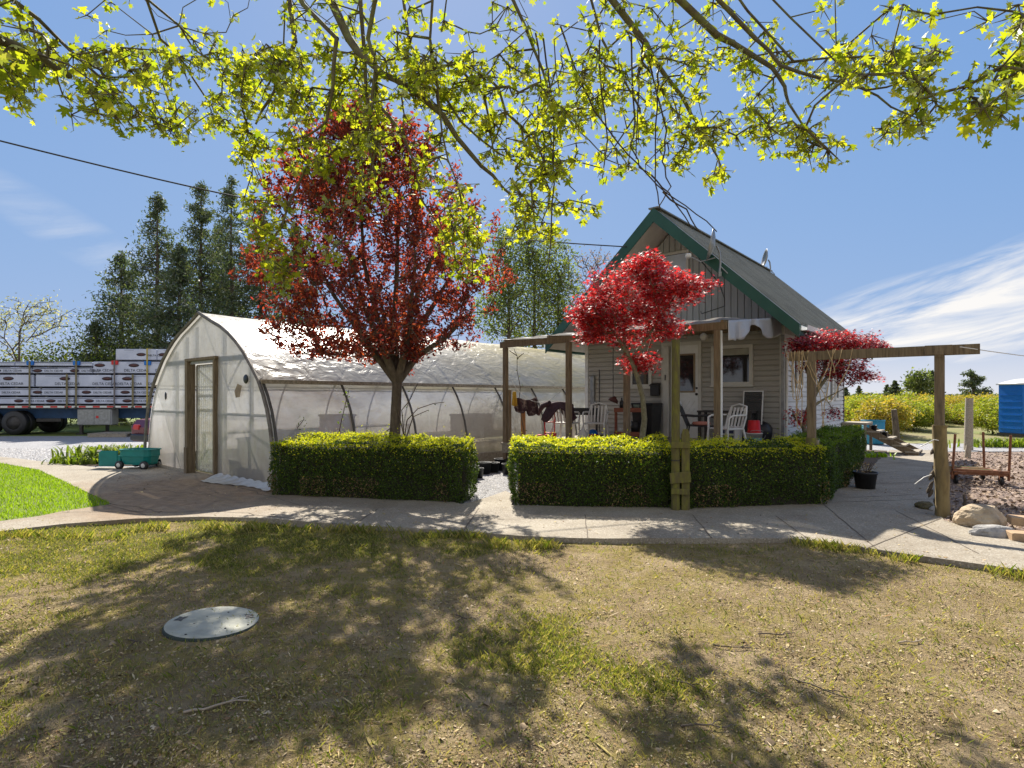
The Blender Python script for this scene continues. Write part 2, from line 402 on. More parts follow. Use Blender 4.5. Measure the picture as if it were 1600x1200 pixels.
# ------------------------------------------------------------------ ground
def fbm(x, y, s, seed=0.0, o=4): return mnoise.fractal(Vector((x * s, y * s, seed)), 1.0, 2.0, o)
PATCH = [(-3.2, 6.7, 2.6, 1.1, 1.15), (-5.8, 6.3, 2.8, 1.4, 1.2), (-1.0, 6.6, 2.0, .7, .8), (-2.0, 5.4, 1.8, .8, .45), (.15, 3.7, .5, .35, .8), (.75, 3.35, .35, .25, .7), (-.1, 3.95, .4, .3, .7), (3.0, 6.2, 1.3, .22, .5), (-2.7, 2.85, .25, .2, .8), (1.0, 3.2, .3, .25, .5),
         (-3.4, 4.4, .8, .5, .3), (.3, 4.2, .7, .3, .4), (-.7, 3.2, .4, .3, .35), (4.0, 5.9, 1.0, .25, .4), (-1.5, 6.0, .8, .5, .5), (-6.4, 5.2, 1.4, .9, .5)]
def grass_mask(x, y):
    g = 0
    for cx, cy, rx, ry, a in PATCH:
        q = ((x - cx) / rx) ** 2 + ((y - cy) / ry) ** 2
        if q < 1.6: g = max(g, a * (1 - q / 1.6) ** .6)
    n = fbm(x, y, 1.9, 3.1) * .9
    g2 = .06 + (.30 if x < 1 else .12) * max(0, fbm(x, y, .9, 8.0))
    return max(0., min(1., max(g * .95, g2) + n * .85 * (.35 + g) - .12))
def lawn_z(x, y): return -.045 + .03 * fbm(x, y, .55, 1.7, 2) + .008 * fbm(x, y, 4, 5, 2)
def lawn():
    xs = np.linspace(-15, 15, 301); ys = np.linspace(-5, 9.6, 196)
    V = []; g = []; mo = []
    for y in ys:
        for x in xs:
            V.append((x, y, lawn_z(x, y))); g.append(grass_mask(x, y))
            mo.append(max(0., min(1., .50 + fbm(x, y, 1.3, 22) * 1.1)) * (1.0 if x < 1.2 else (.50 if x > 3.0 else 1.0 - .5 * (x - 1.2) / 1.8)))
    nx = len(xs); i = np.arange(len(ys) - 1)[:, None] * nx + np.arange(nx - 1)[None]; i = i.ravel()
    me = np_mesh('lawn', np.array(V), np.stack([i, i + 1, i + nx + 1, i + nx], 1), True)
    a = me.attributes.new('grass', 'FLOAT', 'POINT'); a.data.foreach_set('value', np.array(g, dtype=np.float32))
    a = me.attributes.new('moss', 'FLOAT', 'POINT'); a.data.foreach_set('value', np.array(mo, dtype=np.float32))
    m = bpy.data.materials.new('worn_lawn'); nt, b, N, L = nodes(m)
    tc = N('ShaderNodeTexCoord'); v = tc.outputs['Object']
    at = N('ShaderNodeAttribute'); at.attribute_name = 'grass'; am = N('ShaderNodeAttribute'); am.attribute_name = 'moss'
    n1 = noise_node(nt, v, 2.2, 12, .7, .4); n2 = noise_node(nt, v, 26, 8, .75); n3 = noise_node(nt, v, 95, 4, .7); n4 = noise_node(nt, v, 9, 8, .7)
    dirt = ramp(nt, n1, [(.32, (.23, .165, .085)), (.48, (.37, .275, .155)), (.64, (.50, .385, .235))])
    dirt = mixc(nt, mathn(nt, 'MULTIPLY', smooth(nt, n2, .52, .66), .7), dirt, (.15, .105, .055)); dirt = mixc(nt, mathn(nt, 'MULTIPLY', smooth(nt, noise_node(nt, v, 60, 5, .8), .56, .66), .7), dirt, (.12, .085, .045))
    dirt = mixc(nt, mathn(nt, 'MULTIPLY', smooth(nt, noise_node(nt, v, 48, 6, .75), .54, .68), .5), dirt, (.42, .35, .13))
    dirt = mixc(nt, smooth(nt, n3, .58, .75), dirt, (.50, .39, .26))
    gr = ramp(nt, n2, [(.35, (.07, .07, .018)), (.55, (.15, .15, .03)), (.7, (.25, .22, .06))])
    mo_ = ramp(nt, n2, [(.35, (.16, .13, .03)), (.5, (.30, .25, .05)), (.68, (.46, .37, .08))])
    mm = mathn(nt, 'MULTIPLY', am.outputs['Fac'], smooth(nt, n4, .40, .62)); mm = smooth(nt, mm, .06, .45)
    c = mixc(nt, mathn(nt, 'MULTIPLY', mm, .52), dirt, mo_)
    gm = mathn(nt, 'ADD', at.outputs['Fac'], mathn(nt, 'MULTIPLY', mathn(nt, 'SUBTRACT', n4, .5), 1.4)); gm = smooth(nt, gm, .25, .85)
    c = mixc(nt, gm, c, gr)
    L(c, b.inputs['Base Color']); b.inputs['Roughness'].default_value = .95; b.inputs['Specular IOR Level'].default_value = .1
    h = mathn(nt, 'ADD', mathn(nt, 'MULTIPLY', n2, 1.0), mathn(nt, 'MULTIPLY', n3, .45)); bump(nt, b, h, 1.0, .06)
    struct(link('lawn', me, m))
lawn()
SOIL = pm('field_soil', (.16, .15, .05), (.22, .17, .10), .25, .95, .5, 3, c3=(.13, .17, .035), bdist=.1)
gb = MB().grid(lambda u, v: (-400 + 800 * u, -60 + 760 * v, -.13), 8, 8, False).build('ground', SOIL); struct(gb)
CONC = pm('aggregate_concrete', (.265, .235, .182), (.185, .16, .12), 1.1, .9, .6, 130, c3=(.31, .28, .22), bdist=.006)
def conc_speckle():
    nt = CONC.node_tree; b = nt.nodes['Principled BSDF']; tc = [n for n in nt.nodes if n.type == 'TEX_COORD'][0]
    l = b.inputs['Base Color'].links[0].from_socket
    vn = nt.nodes.new('ShaderNodeTexVoronoi'); vn.inputs['Scale'].default_value = 75; nt.links.new(tc.outputs['Object'], vn.inputs['Vector'])
    sp = nt.nodes.new('ShaderNodeSeparateColor'); nt.links.new(vn.outputs['Color'], sp.inputs[0])
    c = mixc(nt, mathn(nt, 'MULTIPLY', smooth(nt, sp.outputs[0], .45, 1.0), .55), l, (.17, .12, .08))
    c = mixc(nt, mathn(nt, 'MULTIPLY', smooth(nt, sp.outputs[1], .75, 1.0), .5), c, (.55, .5, .42))
    st = noise_node(nt, tc.outputs['Object'], .7, 7, .7, .5)
    c = mixc(nt, mathn(nt, 'MULTIPLY', smooth(nt, st, .52, .72), .45), c, (.20, .155, .10))
    # brown soil trodden over the paving in front of the greenhouse door
    dist = nt.nodes.new('ShaderNodeVectorMath'); dist.operation = 'DISTANCE'; dist.inputs[1].default_value = (-5.3, 9.9, 0); nt.links.new(tc.outputs['Object'], dist.inputs[0])
    k = mathn(nt, 'ADD', dist.outputs['Value'], mathn(nt, 'MULTIPLY', mathn(nt, 'SUBTRACT', st, .5), 4.5))
    k = mathn(nt, 'SUBTRACT', 1.0, smooth(nt, k, 1.4, 3.0)); c = mixc(nt, mathn(nt, 'MULTIPLY', k, .82), c, mixc(nt, smooth(nt, noise_node(nt, tc.outputs['Object'], 6, 8, .7), .4, .65), (.17, .105, .055), (.27, .185, .11)))
    big = noise_node(nt, tc.outputs['Object'], .35, 8, .75, 1.0); c = mixc(nt, mathn(nt, 'MULTIPLY', smooth(nt, big, .5, .62), .35), c, (.16, .13, .09))
    nt.links.new(c, b.inputs['Base Color'])
conc_speckle()
slab = [(-24, 20.6)] + [G(*p) for p in ((0, 714), (70, 722), (150, 731), (232, 731))] + [(-8.0, 13.4), (-4.2, 10.2), (-3.4, 9.5), (-.9, 8.75)] + \
    [G(*p) for p in ((722, 789), (740, 785), (790, 768), (806, 776), (800, 791))] + [(2.3, 8.3), (4.3, 8.5), (4.7, 9.0), (5.4, 9.9), (7.6, 12.9), (10.4, 16.2), (11.3, 17.2)] + \
    [(12.6, 17.1)] + [G(*p) for p in ((1465, 722), (1461, 760), (1458, 797), (1478, 815), (1600, 850))] + [(9.5, 5.2), (9.5, 3.6)] + \
    [G(*p) for p in ((1600, 893), (1420, 868), (1300, 850), (1240, 843), (1100, 843), (940, 843), (870, 842), (800, 838), (730, 832), (640, 826), (540, 822), (420, 811), (310, 809), (210, 812), (100, 820), (0, 832))] + [(-14, 4.4), (-14, 6.2)] + \
    [G(*p) for p in ((0, 816), (60, 808), (100, 800), (175, 789), (115, 760), (60, 735), (0, 724))] + [(-24, 17.5)]
def wob(poly, amp=.02, step=.4, seed=0):
    out = []
    for i, p in enumerate(poly):
        q = poly[(i + 1) % len(poly)]; d = math.dist(p, q); k = max(1, int(d / step))
        for j in range(k):
            t = j / k; x = p[0] + (q[0] - p[0]) * t; y = p[1] + (q[1] - p[1]) * t
            out.append((x + amp * fbm(x, y, 3, seed), y + amp * fbm(x, y, 3, seed + 7)))
    return out
slab = slab[::-1]
def flat(poly, z0, z1, name, mat):
    o = MB().prism(poly, z0, z1).build(name, mat); return struct(o)
flat(wob(slab, .025), -.14, .014, 'path', CONC)
# joints and cracks in the path
jt = MB(); JM = pm('joint_dirt', (.12, .095, .07), rough=.95)
def strip(pts, w, z=.018):
    for a, b in zip(pts[:-1], pts[1:]):
        a = Vector((*a, 0)); b = Vector((*b, 0)); n = (b - a).cross(Vector((0, 0, 1))).normalized() * w / 2
        jt.add([tuple(a - n + Vector((0, 0, z))), tuple(b - n + Vector((0, 0, z))), tuple(b + n + Vector((0, 0, z))), tuple(a + n + Vector((0, 0, z)))], [(0, 1, 2, 3)])
def crack(a, b, w=.012, amp=.04, n=10, sd=1.):
    a = Vector(a); b = Vector(b); pts = []
    for i in range(n + 1):
        p = a.lerp(b, i / n); k = min(i, n - i) / n
        pts.append((p.x + amp * fbm(p.x, p.y, 2.3, sd) * min(1, k * 4), p.y + amp * fbm(p.x, p.y, 2.3, sd + 4) * min(1, k * 4)))
    strip(pts, w)
for a, b in (((548, 825), (590, 797)), ((725, 831), (748, 796)), ((918, 842), (914, 806)), ((1112, 843), (1082, 806)), ((1265, 846), (1212, 808)), ((1370, 860), (1285, 788)),
             ((228, 806), (165, 790)), ((1352, 860), (1470, 812))):
    crack(G(*a), G(*b), .013, .015)
for a, b, s_ in (((100, 802), (340, 800), 1), ((340, 800), (545, 822), 2), ((170, 788), (250, 803), 3), ((330, 748), (470, 792), 4), ((215, 765), (330, 775), 6)):
    crack(G(*a), G(*b), .011, .12, 14, s_)
for k in range(5):
    y = (712, 723, 738, 756, 776)[k]; crack(G(1378 - k * 14, y + 3), G(1463, y - 3), .012, .01)
crack(G(1290, 787), G(1462, 781), .012, .02); crack(G(1400, 800), G(1530, 868), .01, .03, 12, 9)
struct(jt.build('path_joints', JM))

GRAV = pm('grey_gravel', (.30, .30, .31), (.17, .17, .175), 42, .9, 1.0, 60, c3=(.44, .43, .42), bdist=.03)
SOILD = pm('bed_soil', (.12, .085, .055), (.07, .05, .035), 9, .95, .8, 40, bdist=.02)
MULCH = pm('mulch_soil', (.25, .18, .14), (.14, .10, .08), 14, .95, 1.0, 50, c3=(.36, .28, .23), bdist=.03)
GRASSM = pm('grass_soil', (.13, .17, .02), (.08, .11, .015), 2, .95, .6, 40)
drive = [(-40, 30), (-40, 16)] + [(-24, 17.6), G(0, 718), G(70, 726), G(150, 735), G(240, 735), (-8, 13.6), (-2, 21), (-2, 30)]
flat(drive[::-1] if False else drive, -.09, -.012, 'gravel_drive', GRAV)
flat([(-40, 23.2), (-4, 24.0), (-4, 60), (-40, 60)], -.06, -.004, 'grass_verge', GRASSM)
yard = [(-3.9, 9.7), (-.9, 8.65), (2.3, 8.2), (4.6, 8.45), (5.6, 9.6), (8, 12.8), (9.5, 15), (2, 22), (4, 26)]
flat(wob([(-3.95, 9.8), (-.9, 8.7), (2.3, 8.25), (4.5, 8.5), (5.0, 9.2), (7.6, 12.9), (9.9, 16.1), (8, 19.5), (4, 23)], 0), -.1, -.004, 'gravel_yard', GRAV)
flat(wob([(-8.2, 14.3), (-8.6, 13.4), (-10.9, 13.3), (-11, 15.1)], .1), -.1, .006, 'plant_bed', SOILD)
flat(wob([G(1462, 800), G(1484, 816), (5.9, 7.0), (9.5, 5.4), (30, 8), (30, 16.4), (12.55, 16.6), G(1465, 724)], .05), -.1, .004, 'mulch_bed', MULCH)
flat(wob([(10.6, 16.35), (13, 16.9), (30, 16.6), (34, 19.6), (9.8, 19.8), (8.8, 17.5)], .05), -.1, -.002, 'gravel_track', GRAV)
flat(wob([(7.4, 13.5), (8.2, 13.1), (11.0, 16.9), (10.2, 17.5)], .05), -.1, .022, 'soil_strip', SOILD)
glawn = [G(*p) for p in ((0, 724), (60, 735), (115, 760), (175, 789), (100, 800), (60, 808), (0, 816))] + [(-14, 6.3), (-24, 8), (-24, 17.4)]
flat(wob(glawn, .03), -.1, .002, 'side_lawn', GRASSM)

# ---- grass blades and litter
def inpoly(x, y, poly):
    x = np.asarray(x); y = np.asarray(y); c = np.zeros(len(x), bool); n = len(poly)
    for i in range(n):
        x1, y1 = poly[i]; x2, y2 = poly[(i + 1) % n]
        m = ((y1 > y) != (y2 > y)) & (x < (x2 - x1) * (y - y1) / (y2 - y1 + 1e-12) + x1); c ^= m
    return c
def blades(P, h, w, r=rng, lean=.5):
    N = len(P); yaw = r.uniform(0, 2 * np.pi, N); ln = r.uniform(0, lean, N) * h
    c, s = np.cos(yaw), np.sin(yaw)
    u = np.stack([c, s, 0 * c], 1) * (np.broadcast_to(w, (N,))[:, None]); f = np.stack([-s, c, 0 * c], 1)
    h = np.broadcast_to(h, (N,))[:, None]; ln = ln[:, None]; z = np.array([[0, 0, 1.]])
    V = np.stack([P - u * .5, P + u * .5, P + u * .3 + f * ln * .35 + z * h * .6, P + f * ln + z * h], 1)
    return V.reshape(-1, 3), np.arange(N * 4).reshape(N, 4)
GBL = leafm('grass_blades', [(.10, .135, .02), (.16, .19, .03), (.25, .25, .05), (.36, .30, .11), (.13, .165, .025), (.44, .35, .18), (.33, .27, .08)], (1.3, 1.4, .5), .45)
GBR = leafm('side_grass_blades', [(.16, .26, .015), (.22, .33, .02), (.28, .38, .03)], (1.3, 1.4, .4), .5)
pts = []
for _ in range(4):
    N = 60000; Y = 2.3 + rng.beta(1.1, 1.6, N) * 5.9; X = rng.uniform(-1.0, 1.0, N) * Y * 1.0
    gm = np.array([grass_mask(x, y) for x, y in zip(X, Y)]); ok = rng.random(N) < np.clip(gm * 1.3 - .06, .13, .95) * .95
    ok &= ~inpoly(X, Y, slab); pts.append(np.stack([X[ok], Y[ok]], 1))
pts = np.concatenate(pts); Z = np.array([lawn_z(x, y) for x, y in pts])
V, F = blades(np.c_[pts, Z - .004], rng.uniform(.012, .045, len(pts)), rng.uniform(.0025, .005, len(pts)) * (.7 + pts[:, 1] / 7), lean=1.2)
# tufts along the path's edge
ep = [G(*p) for p in ((1600, 893), (1420, 868), (1300, 850), (1240, 843))]; tf = []
for i in range(len(ep) - 1):
    for _ in range(7):
        t = rng.random() ** 1.3; x = ep[i][0] * (1 - t) + ep[i + 1][0] * t; y = ep[i][1] * (1 - t) + ep[i + 1][1] * t - .05 - .12 * rng.random()
        k = int(rng.integers(15, 70)); q = rng.normal(size=(k, 2)) * .06; tf.append(np.c_[x + q[:, 0], y + q[:, 1] * .6])
for x0, x1, y0 in ((640, 740, 829), (420, 620, 818), (180, 420, 815), (0, 200, 828), (770, 860, 842)):
    for _ in range(16):
        px = rng.uniform(x0, x1); x, y = G(px, y0 + 3 + rng.random() * 5); k = int(rng.integers(10, 50)); q = rng.normal(size=(k, 2)) * .08; tf.append(np.c_[x + q[:, 0], y - .06 + q[:, 1] * .5])
tf = np.concatenate(tf); tf = tf[~inpoly(tf[:, 0], tf[:, 1], slab)]
V2, F2 = blades(np.c_[tf, np.full(len(tf), -.05)], rng.uniform(.04, .13, len(tf)), rng.uniform(.004, .008, len(tf)), lean=.9)
V, F = join((V, F), (V2, F2))
tag(link('lawn_grass', np_mesh('lawn_grass', V, F), GBL), 'short patchy green grass growing in the worn front lawn', 'grass', kind='stuff')
N = 150000; X = rng.uniform(-17, -4.5, N); Y = rng.uniform(6.2, 17.4, N); ok = inpoly(X, Y, glawn) & (X > -1.0 * Y - .3); X, Y = X[ok], Y[ok]
V, F = blades(np.c_[X, Y, np.zeros(len(X))], rng.uniform(.03, .06, len(X)), rng.uniform(.008, .014, len(X)), lean=.8)
tag(link('side_lawn_grass', np_mesh('side_lawn_grass', V, F), GBR), 'bright green mown grass beside the concrete path on the left', 'grass', kind='stuff')
# litter on the worn lawn
N = 170000; Y = 2.2 + rng.beta(1.0, 2.0, N) * 6.3; X = rng.uniform(-1, 1, N) * Y * 1.0
ok = ~inpoly(X, Y, slab)
cl = np.array([fbm(x, y, 2.6, 40) for x, y in zip(X, Y)]); ok &= rng.random(N) < np.clip(.5 + cl * 1.2, .08, 1)
X, Y = X[ok], Y[ok]; Z = np.array([lawn_z(x, y) for x, y in zip(X, Y)]) + .004
V, F = leaves(np.c_[X, Y, Z], rng.gamma(1.6, .0030, len(X)) + .0035, T_CHIP, np.array([[0, 0, 1.]]), .4)
LIT = islandm('leaf_litter', [(.07, .045, .025), (.18, .125, .065), (.36, .265, .14), (.10, .07, .04), (.48, .37, .22), (.34, .29, .07), (.26, .175, .085), (.56, .45, .29), (.42, .33, .10), (.13, .09, .05), (.34, .18, .07), (.25, .25, .055), (.12, .08, .04)])
N2 = 11000; Y = 2.2 + rng.beta(1.0, 1.8, N2) * 6; X = rng.uniform(-1, 1, N2) * Y; ok = ~inpoly(X, Y, slab); X, Y = X[ok], Y[ok]
tw = [(-.5, -.03, 0), (.1, -.05, .02), (.5, .02, .01), (.05, .04, .03)]
V2, F2 = leaves(np.c_[X, Y, np.array([lawn_z(x, y) for x, y in zip(X, Y)]) + .007], rng.gamma(1.5, .016, len(X)) + .012, tw, np.array([[0, 0, 1.]]), .18)
V, F = join((V, F), (V2, F2))
tag(link('lawn_litter', np_mesh('lawn_litter', V, F), LIT), 'brown leaf and twig litter scattered over the bare lawn', 'litter', kind='stuff')
N = 4500; Y = 2.2 + rng.beta(1.0, 1.9, N) * 6.0; X = rng.uniform(-1, 1, N) * Y; ok = ~inpoly(X, Y, slab); X, Y = X[ok], Y[ok]
ico = np.array([(.5, 0, 0), (0, .45, .05), (-.5, .05, 0), (0, -.42, 0), (0, 0, .4)]); s_ = rng.gamma(1.6, .0065, len(X)) + .006; Rm = rotm(np.array([[0, 0, 1.]]) + rng.normal(size=(len(X), 3)) * .3, rng.uniform(0, 6.28, len(X)))
V = np.einsum('nij,kj->nki', Rm, ico) * s_[:, None, None] + np.c_[X, Y, np.array([lawn_z(x, y) for x, y in zip(X, Y)])][:, None]
F = (np.arange(len(X))[:, None, None] * 5 + np.array([(0, 1, 4), (1, 2, 4), (2, 3, 4), (3, 0, 4)])[None]).reshape(-1, 3)
tag(link('soil_clods', np_mesh('soil_clods', V.reshape(-1, 3), F), islandm('clods', [(.20, .14, .08), (.34, .25, .15), (.12, .085, .05), (.45, .36, .24), (.26, .19, .11)])), 'small crumbs of dry soil scattered over the bare lawn', 'soil', kind='stuff')
# debris on path
N = 6500; X = rng.uniform(-8, 8, N); Y = rng.uniform(5, 13, N); ok = inpoly(X, Y, slab); X, Y = X[ok], Y[ok]
V, F = leaves(np.c_[X, Y, np.full(len(X), .019)], rng.gamma(2, .005, len(X)) + .004, T_CHIP, np.array([[0, 0, 1.]]), .2)
tag(link('path_litter', np_mesh('path_litter', V, F), LIT), 'small bits of leaf and bark scattered over the concrete path', 'litter', kind='stuff')
# mulch chips
N = 26000; Y = 6.2 + rng.beta(1.0, 1.5, N) * 11; X = rng.uniform(4.5, 16, N)
mp = [G(1462, 800), G(1484, 816), (5.9, 7.0), (9.5, 5.4), (17, 6.7), (17, 16.5), (12.6, 16.6), G(1466, 724)]
ok = inpoly(X, Y, mp) & (X < Y * .98 + .3); X, Y = X[ok], Y[ok]
V, F = leaves(np.c_[X, Y, np.full(len(X), .012) + rng.random(len(X)) * .02], rng.gamma(3, .009, len(X)) + .02, T_CHIP, np.array([[0, 0, 1.]]), .45)
tag(link('wood_chips', np_mesh('wood_chips', V, F), islandm('chips', [(.29, .21, .15), (.18, .125, .09), (.40, .31, .24), (.11, .08, .06), (.33, .24, .16)])), 'pinkish brown wood chips and dry leaves covering the bed right of the path', 'mulch', kind='stuff')
# gravel stones near the hedge gap and on the drive's near edge
def stones(name, X, Y, z, s, label):
    ico = [(.5, 0, 0), (0, .45, .05), (-.5, .05, 0), (0, -.42, 0), (0, 0, .35)]
    fs = np.array([(0, 1, 4), (1, 2, 4), (2, 3, 4), (3, 0, 4)])
    N = len(X); Rm = rotm(np.array([[0, 0, 1.]]) + rng.normal(size=(N, 3)) * .2, rng.uniform(0, 6.28, N))
    V = np.einsum('nij,kj->nki', Rm, np.array(ico)) * s[:, None, None] + np.c_[X, Y, np.full(N, z)][:, None]
    F = (np.arange(N)[:, None, None] * 5 + fs[None]).reshape(-1, 3)
    tag(link(name, np_mesh(name, V.reshape(-1, 3), F), islandm(name + '_mat', [(.30, .30, .31), (.18, .18, .19), (.42, .41, .40), (.25, .23, .21), (.52, .51, .5)], .85)), label, 'gravel', kind='stuff')
N = 9000; X = rng.uniform(-1.6, .6, N); Y = rng.uniform(8.5, 12.6, N); ok = ~inpoly(X, Y, slab); stones('yard_gravel', X[ok], Y[ok], -.003, rng.uniform(.012, .035, ok.sum()), 'grey crushed gravel between the two front hedges')
N = 16000; X = rng.uniform(-17, -8, N); Y = rng.uniform(13.2, 18, N); ok = inpoly(X, Y, drive) & ~inpoly(X, Y, slab) & ~inpoly(X, Y, [(-8, 14.5), (-8.6, 13.2), (-11, 13.2), (-11.2, 15.2)]) & (X > -Y)
stones('drive_gravel', X[ok], Y[ok], -.011, rng.uniform(.02, .05, ok.sum()), 'grey crushed gravel of the drive beside the greenhouse')

# ------------------------------------------------------------------ hedges
HLEAF = leafm('boxwood_leaf', [(.028, .055, .010), (.045, .085, .013), (.07, .115, .015), (.10, .145, .02), (.035, .06, .012)], (1.5, 1.7, .4), .35, .35, .2)
HTIP = leafm('boxwood_new_growth', [(.42, .46, .02), (.54, .54, .025), (.32, .40, .02), (.60, .56, .05)], (1.4, 1.4, .4), .5, .35, .15)
HTIP2 = leafm('boxwood_new_growth_green', [(.12, .20, .02), (.17, .26, .025), (.10, .16, .02)], (1.4, 1.5, .4), .5, .35, .15)
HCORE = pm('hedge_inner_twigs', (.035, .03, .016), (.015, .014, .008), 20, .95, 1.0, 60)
HDEAD = islandm('dead_boxwood_leaf', [(.16, .09, .04), (.24, .14, .07), (.10, .06, .03), (.30, .20, .10)])
def hedge(label, FL, FR, BR, BL, zf, zb, tips=HTIP, dens=4700, seed=1, tipdens=2600, size=.032, gap=None, faces='flrt'):
    r = np.random.default_rng(seed); FL, FR, BR, BL = [np.array(p, float) for p in (FL, FR, BR, BL)]
    c = (FL + FR + BR + BL) / 4; root = thing('hedge', label, 'hedge', (c[0], c[1], 0), 0, 'clipped box hedges round the yard')
    off = np.array([c[0], c[1], 0])
    def bl(s, t): return (FL * (1 - s)[:, None] + FR * s[:, None]) * (1 - t)[:, None] + (BL * (1 - s)[:, None] + BR * s[:, None]) * t[:, None]
    def top(s, t): return (zf * (1 - t) + zb * t)
    def wobn(P, n, amp=.06):
        d = np.array([mnoise.noise(Vector(p * 2.3)) * .9 + mnoise.noise(Vector(p * 6.0)) * .5 + mnoise.noise(Vector(p * 14.0)) * .45 + mnoise.noise(Vector(p * .9)) * .7 for p in P]); return P + n * (d * amp)[:, None]
    def face(a, b, n, N):       # vertical face from a to b
        s = r.random(N); z = r.random(N) ** .9; e = (b - a); L = np.linalg.norm(e); nn = np.array([e[1], -e[0], 0]) / L * n
        P = np.c_[a[0] + e[0] * s, a[1] + e[1] * s, z]
        return s, z, P, nn
    PL = []; NL = []; TP = []; TN = []
    sides = {'f': (FL, FR, zf, zf, 1), 'r': (FR, BR, zf, zb, 1), 'l': (BL, FL, zb, zf, 1), 'b': (BR, BL, zb, zb, .35)}
    for k, (a, b, za, zb_, q) in sides.items():
        L = np.linalg.norm(b - a); N = int(dens * L * (za + zb_) / 2 * q); s, z, P, nn = face(a, b, 1, N)
        zz = (za * (1 - s) + zb_ * s) * z; P[:, 2] = zz
        bulge = .10 * np.sin(np.pi * np.clip(z, 0, 1)) ** .5 - .05 - .05 * np.clip((z - .9) / .1, 0, 1) ** 2
        P = P + nn[None] * bulge[:, None]
        P = wobn(P, nn[None], .08) - nn[None] * (r.random(N) ** 2 * .07)[:, None]
        PL.append(P); NL.append(np.repeat(nn[None], N, 0) + np.array([[0, 0, .5]]))
        # light shoots at the shoulder
        M = int(L * tipdens * .12 * (1 if q == 1 else .5)); s = r.random(M); h = (za * (1 - s) + zb_ * s) - r.exponential(.045, M)
        e = b - a; Q = np.c_[a[0] + e[0] * s, a[1] + e[1] * s, h] + nn[None] * .0; Q = wobn(Q, nn[None], .05)
        TP.append(Q); TN.append(np.repeat(nn[None] * .6, M, 0) + np.array([[0, 0, .8]]))
        M = int(L * tipdens * .035 * (1 if q == 1 else 0)); s = r.random(M); h = (za * (1 - s) + zb_ * s) * (.35 + .65 * r.random(M) ** .6)
        Q = np.c_[a[0] + e[0] * s, a[1] + e[1] * s, h] + nn[None] * .04; TP.append(wobn(Q, nn[None], .07)); TN.append(np.repeat(nn[None] * .8, M, 0) + np.array([[0, 0, .5]]))
    A = .5 * (np.linalg.norm(FR - FL) + np.linalg.norm(BR - BL)) * .5 * (np.linalg.norm(BL - FL) + np.linalg.norm(BR - FR))
    N = int(dens * A * .8); s, t = r.random(N), r.random(N); xy = bl(s, t); P = np.c_[xy, top(s, t)]
    up = np.repeat(np.array([[0, 0, 1.]]), N, 0); P = wobn(P, up, .085) - up * (r.random(N) ** 2 * .08)[:, None]; PL.append(P); NL.append(up)
    N = int(tipdens * A); s, t = r.random(N), r.random(N); xy = bl(s, t); P = np.c_[xy, top(s, t) + .012 + r.exponential(.014, N)]
    if gap is not None: P = P[~((s > gap[0]) & (s < gap[1]) & (r.random(N) < .85))]
    P = wobn(P, np.array([[0, 0, 1.]]), .085)
    stray = r.random(len(P)) < .03; P[stray, 2] += r.exponential(.035, stray.sum()); TP.append(P); TN.append(np.repeat(np.array([[0, 0, .8]]), len(P), 0))
    P = np.concatenate(PL) - off; n_ = np.concatenate(NL); P[:, 2] = np.maximum(P[:, 2], .01)
    V, F = leaves(P, r.uniform(.7, 1.25, len(P)) * size, T_RHOMB, n_ * .9, .75, r); link('foliage', np_mesh('foliage', V, F), HLEAF, root)
    P = np.concatenate(TP) - off; n_ = np.concatenate(TN)
    V, F = leaves(P, r.uniform(.7, 1.3, len(P)) * size * .95, T_RHOMB, n_, .9, r); link('new_shoots', np_mesh('new_shoots', V, F), tips, root)
    bx_ = np.concatenate(PL); sel = (bx_[:, 2] < .35) & (np.array([mnoise.noise(Vector((p[0] * 1.6, p[1] * 1.6, 9))) for p in bx_]) > .12) & (r.random(len(bx_)) < .30)
    V, F = leaves(bx_[sel] - off + np.array([0, -.02, 0]), size * .9, T_RHOMB, None, 1, r); link('dead_leaves', np_mesh('dead_leaves', V, F), HDEAD, root)
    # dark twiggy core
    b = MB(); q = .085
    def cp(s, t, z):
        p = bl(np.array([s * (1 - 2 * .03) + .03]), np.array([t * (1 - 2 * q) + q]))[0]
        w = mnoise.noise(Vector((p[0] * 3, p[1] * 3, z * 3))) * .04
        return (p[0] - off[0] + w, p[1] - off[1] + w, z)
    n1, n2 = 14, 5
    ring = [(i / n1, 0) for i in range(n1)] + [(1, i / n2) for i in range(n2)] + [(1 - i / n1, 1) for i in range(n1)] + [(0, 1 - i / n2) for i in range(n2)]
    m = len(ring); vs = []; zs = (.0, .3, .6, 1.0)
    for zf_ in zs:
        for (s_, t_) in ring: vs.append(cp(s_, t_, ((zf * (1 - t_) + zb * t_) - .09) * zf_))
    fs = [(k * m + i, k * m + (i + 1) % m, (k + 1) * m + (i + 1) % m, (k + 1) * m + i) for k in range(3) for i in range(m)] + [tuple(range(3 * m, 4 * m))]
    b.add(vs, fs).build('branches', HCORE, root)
    return root
hedge('box hedge in front of the greenhouse and the red leaved tree', (-3.93, 9.33), (-.72, 8.60), (-.62, 9.5), (-3.35, 9.98), .86, .93, seed=11)
hedge('box hedge between the gravel gap and the mossy green post', (.03, 8.47), (2.30, 8.18), (2.42, 9.1), (0.0, 9.4), .86, .93, seed=12)
hedge('box hedge right of the mossy post with a green gap in its yellow top', (2.44, 8.14), (4.66, 8.52), (4.55, 9.1), (2.50, 9.0), .86, .90, seed=13, gap=(.45, .78))
hedge('plain green box hedge running back along the white side wall', (4.30, 9.35), (4.78, 8.75), (7.84, 12.85), (7.2, 13.3), .86, .88, tips=HTIP2, seed=14, tipdens=1800)

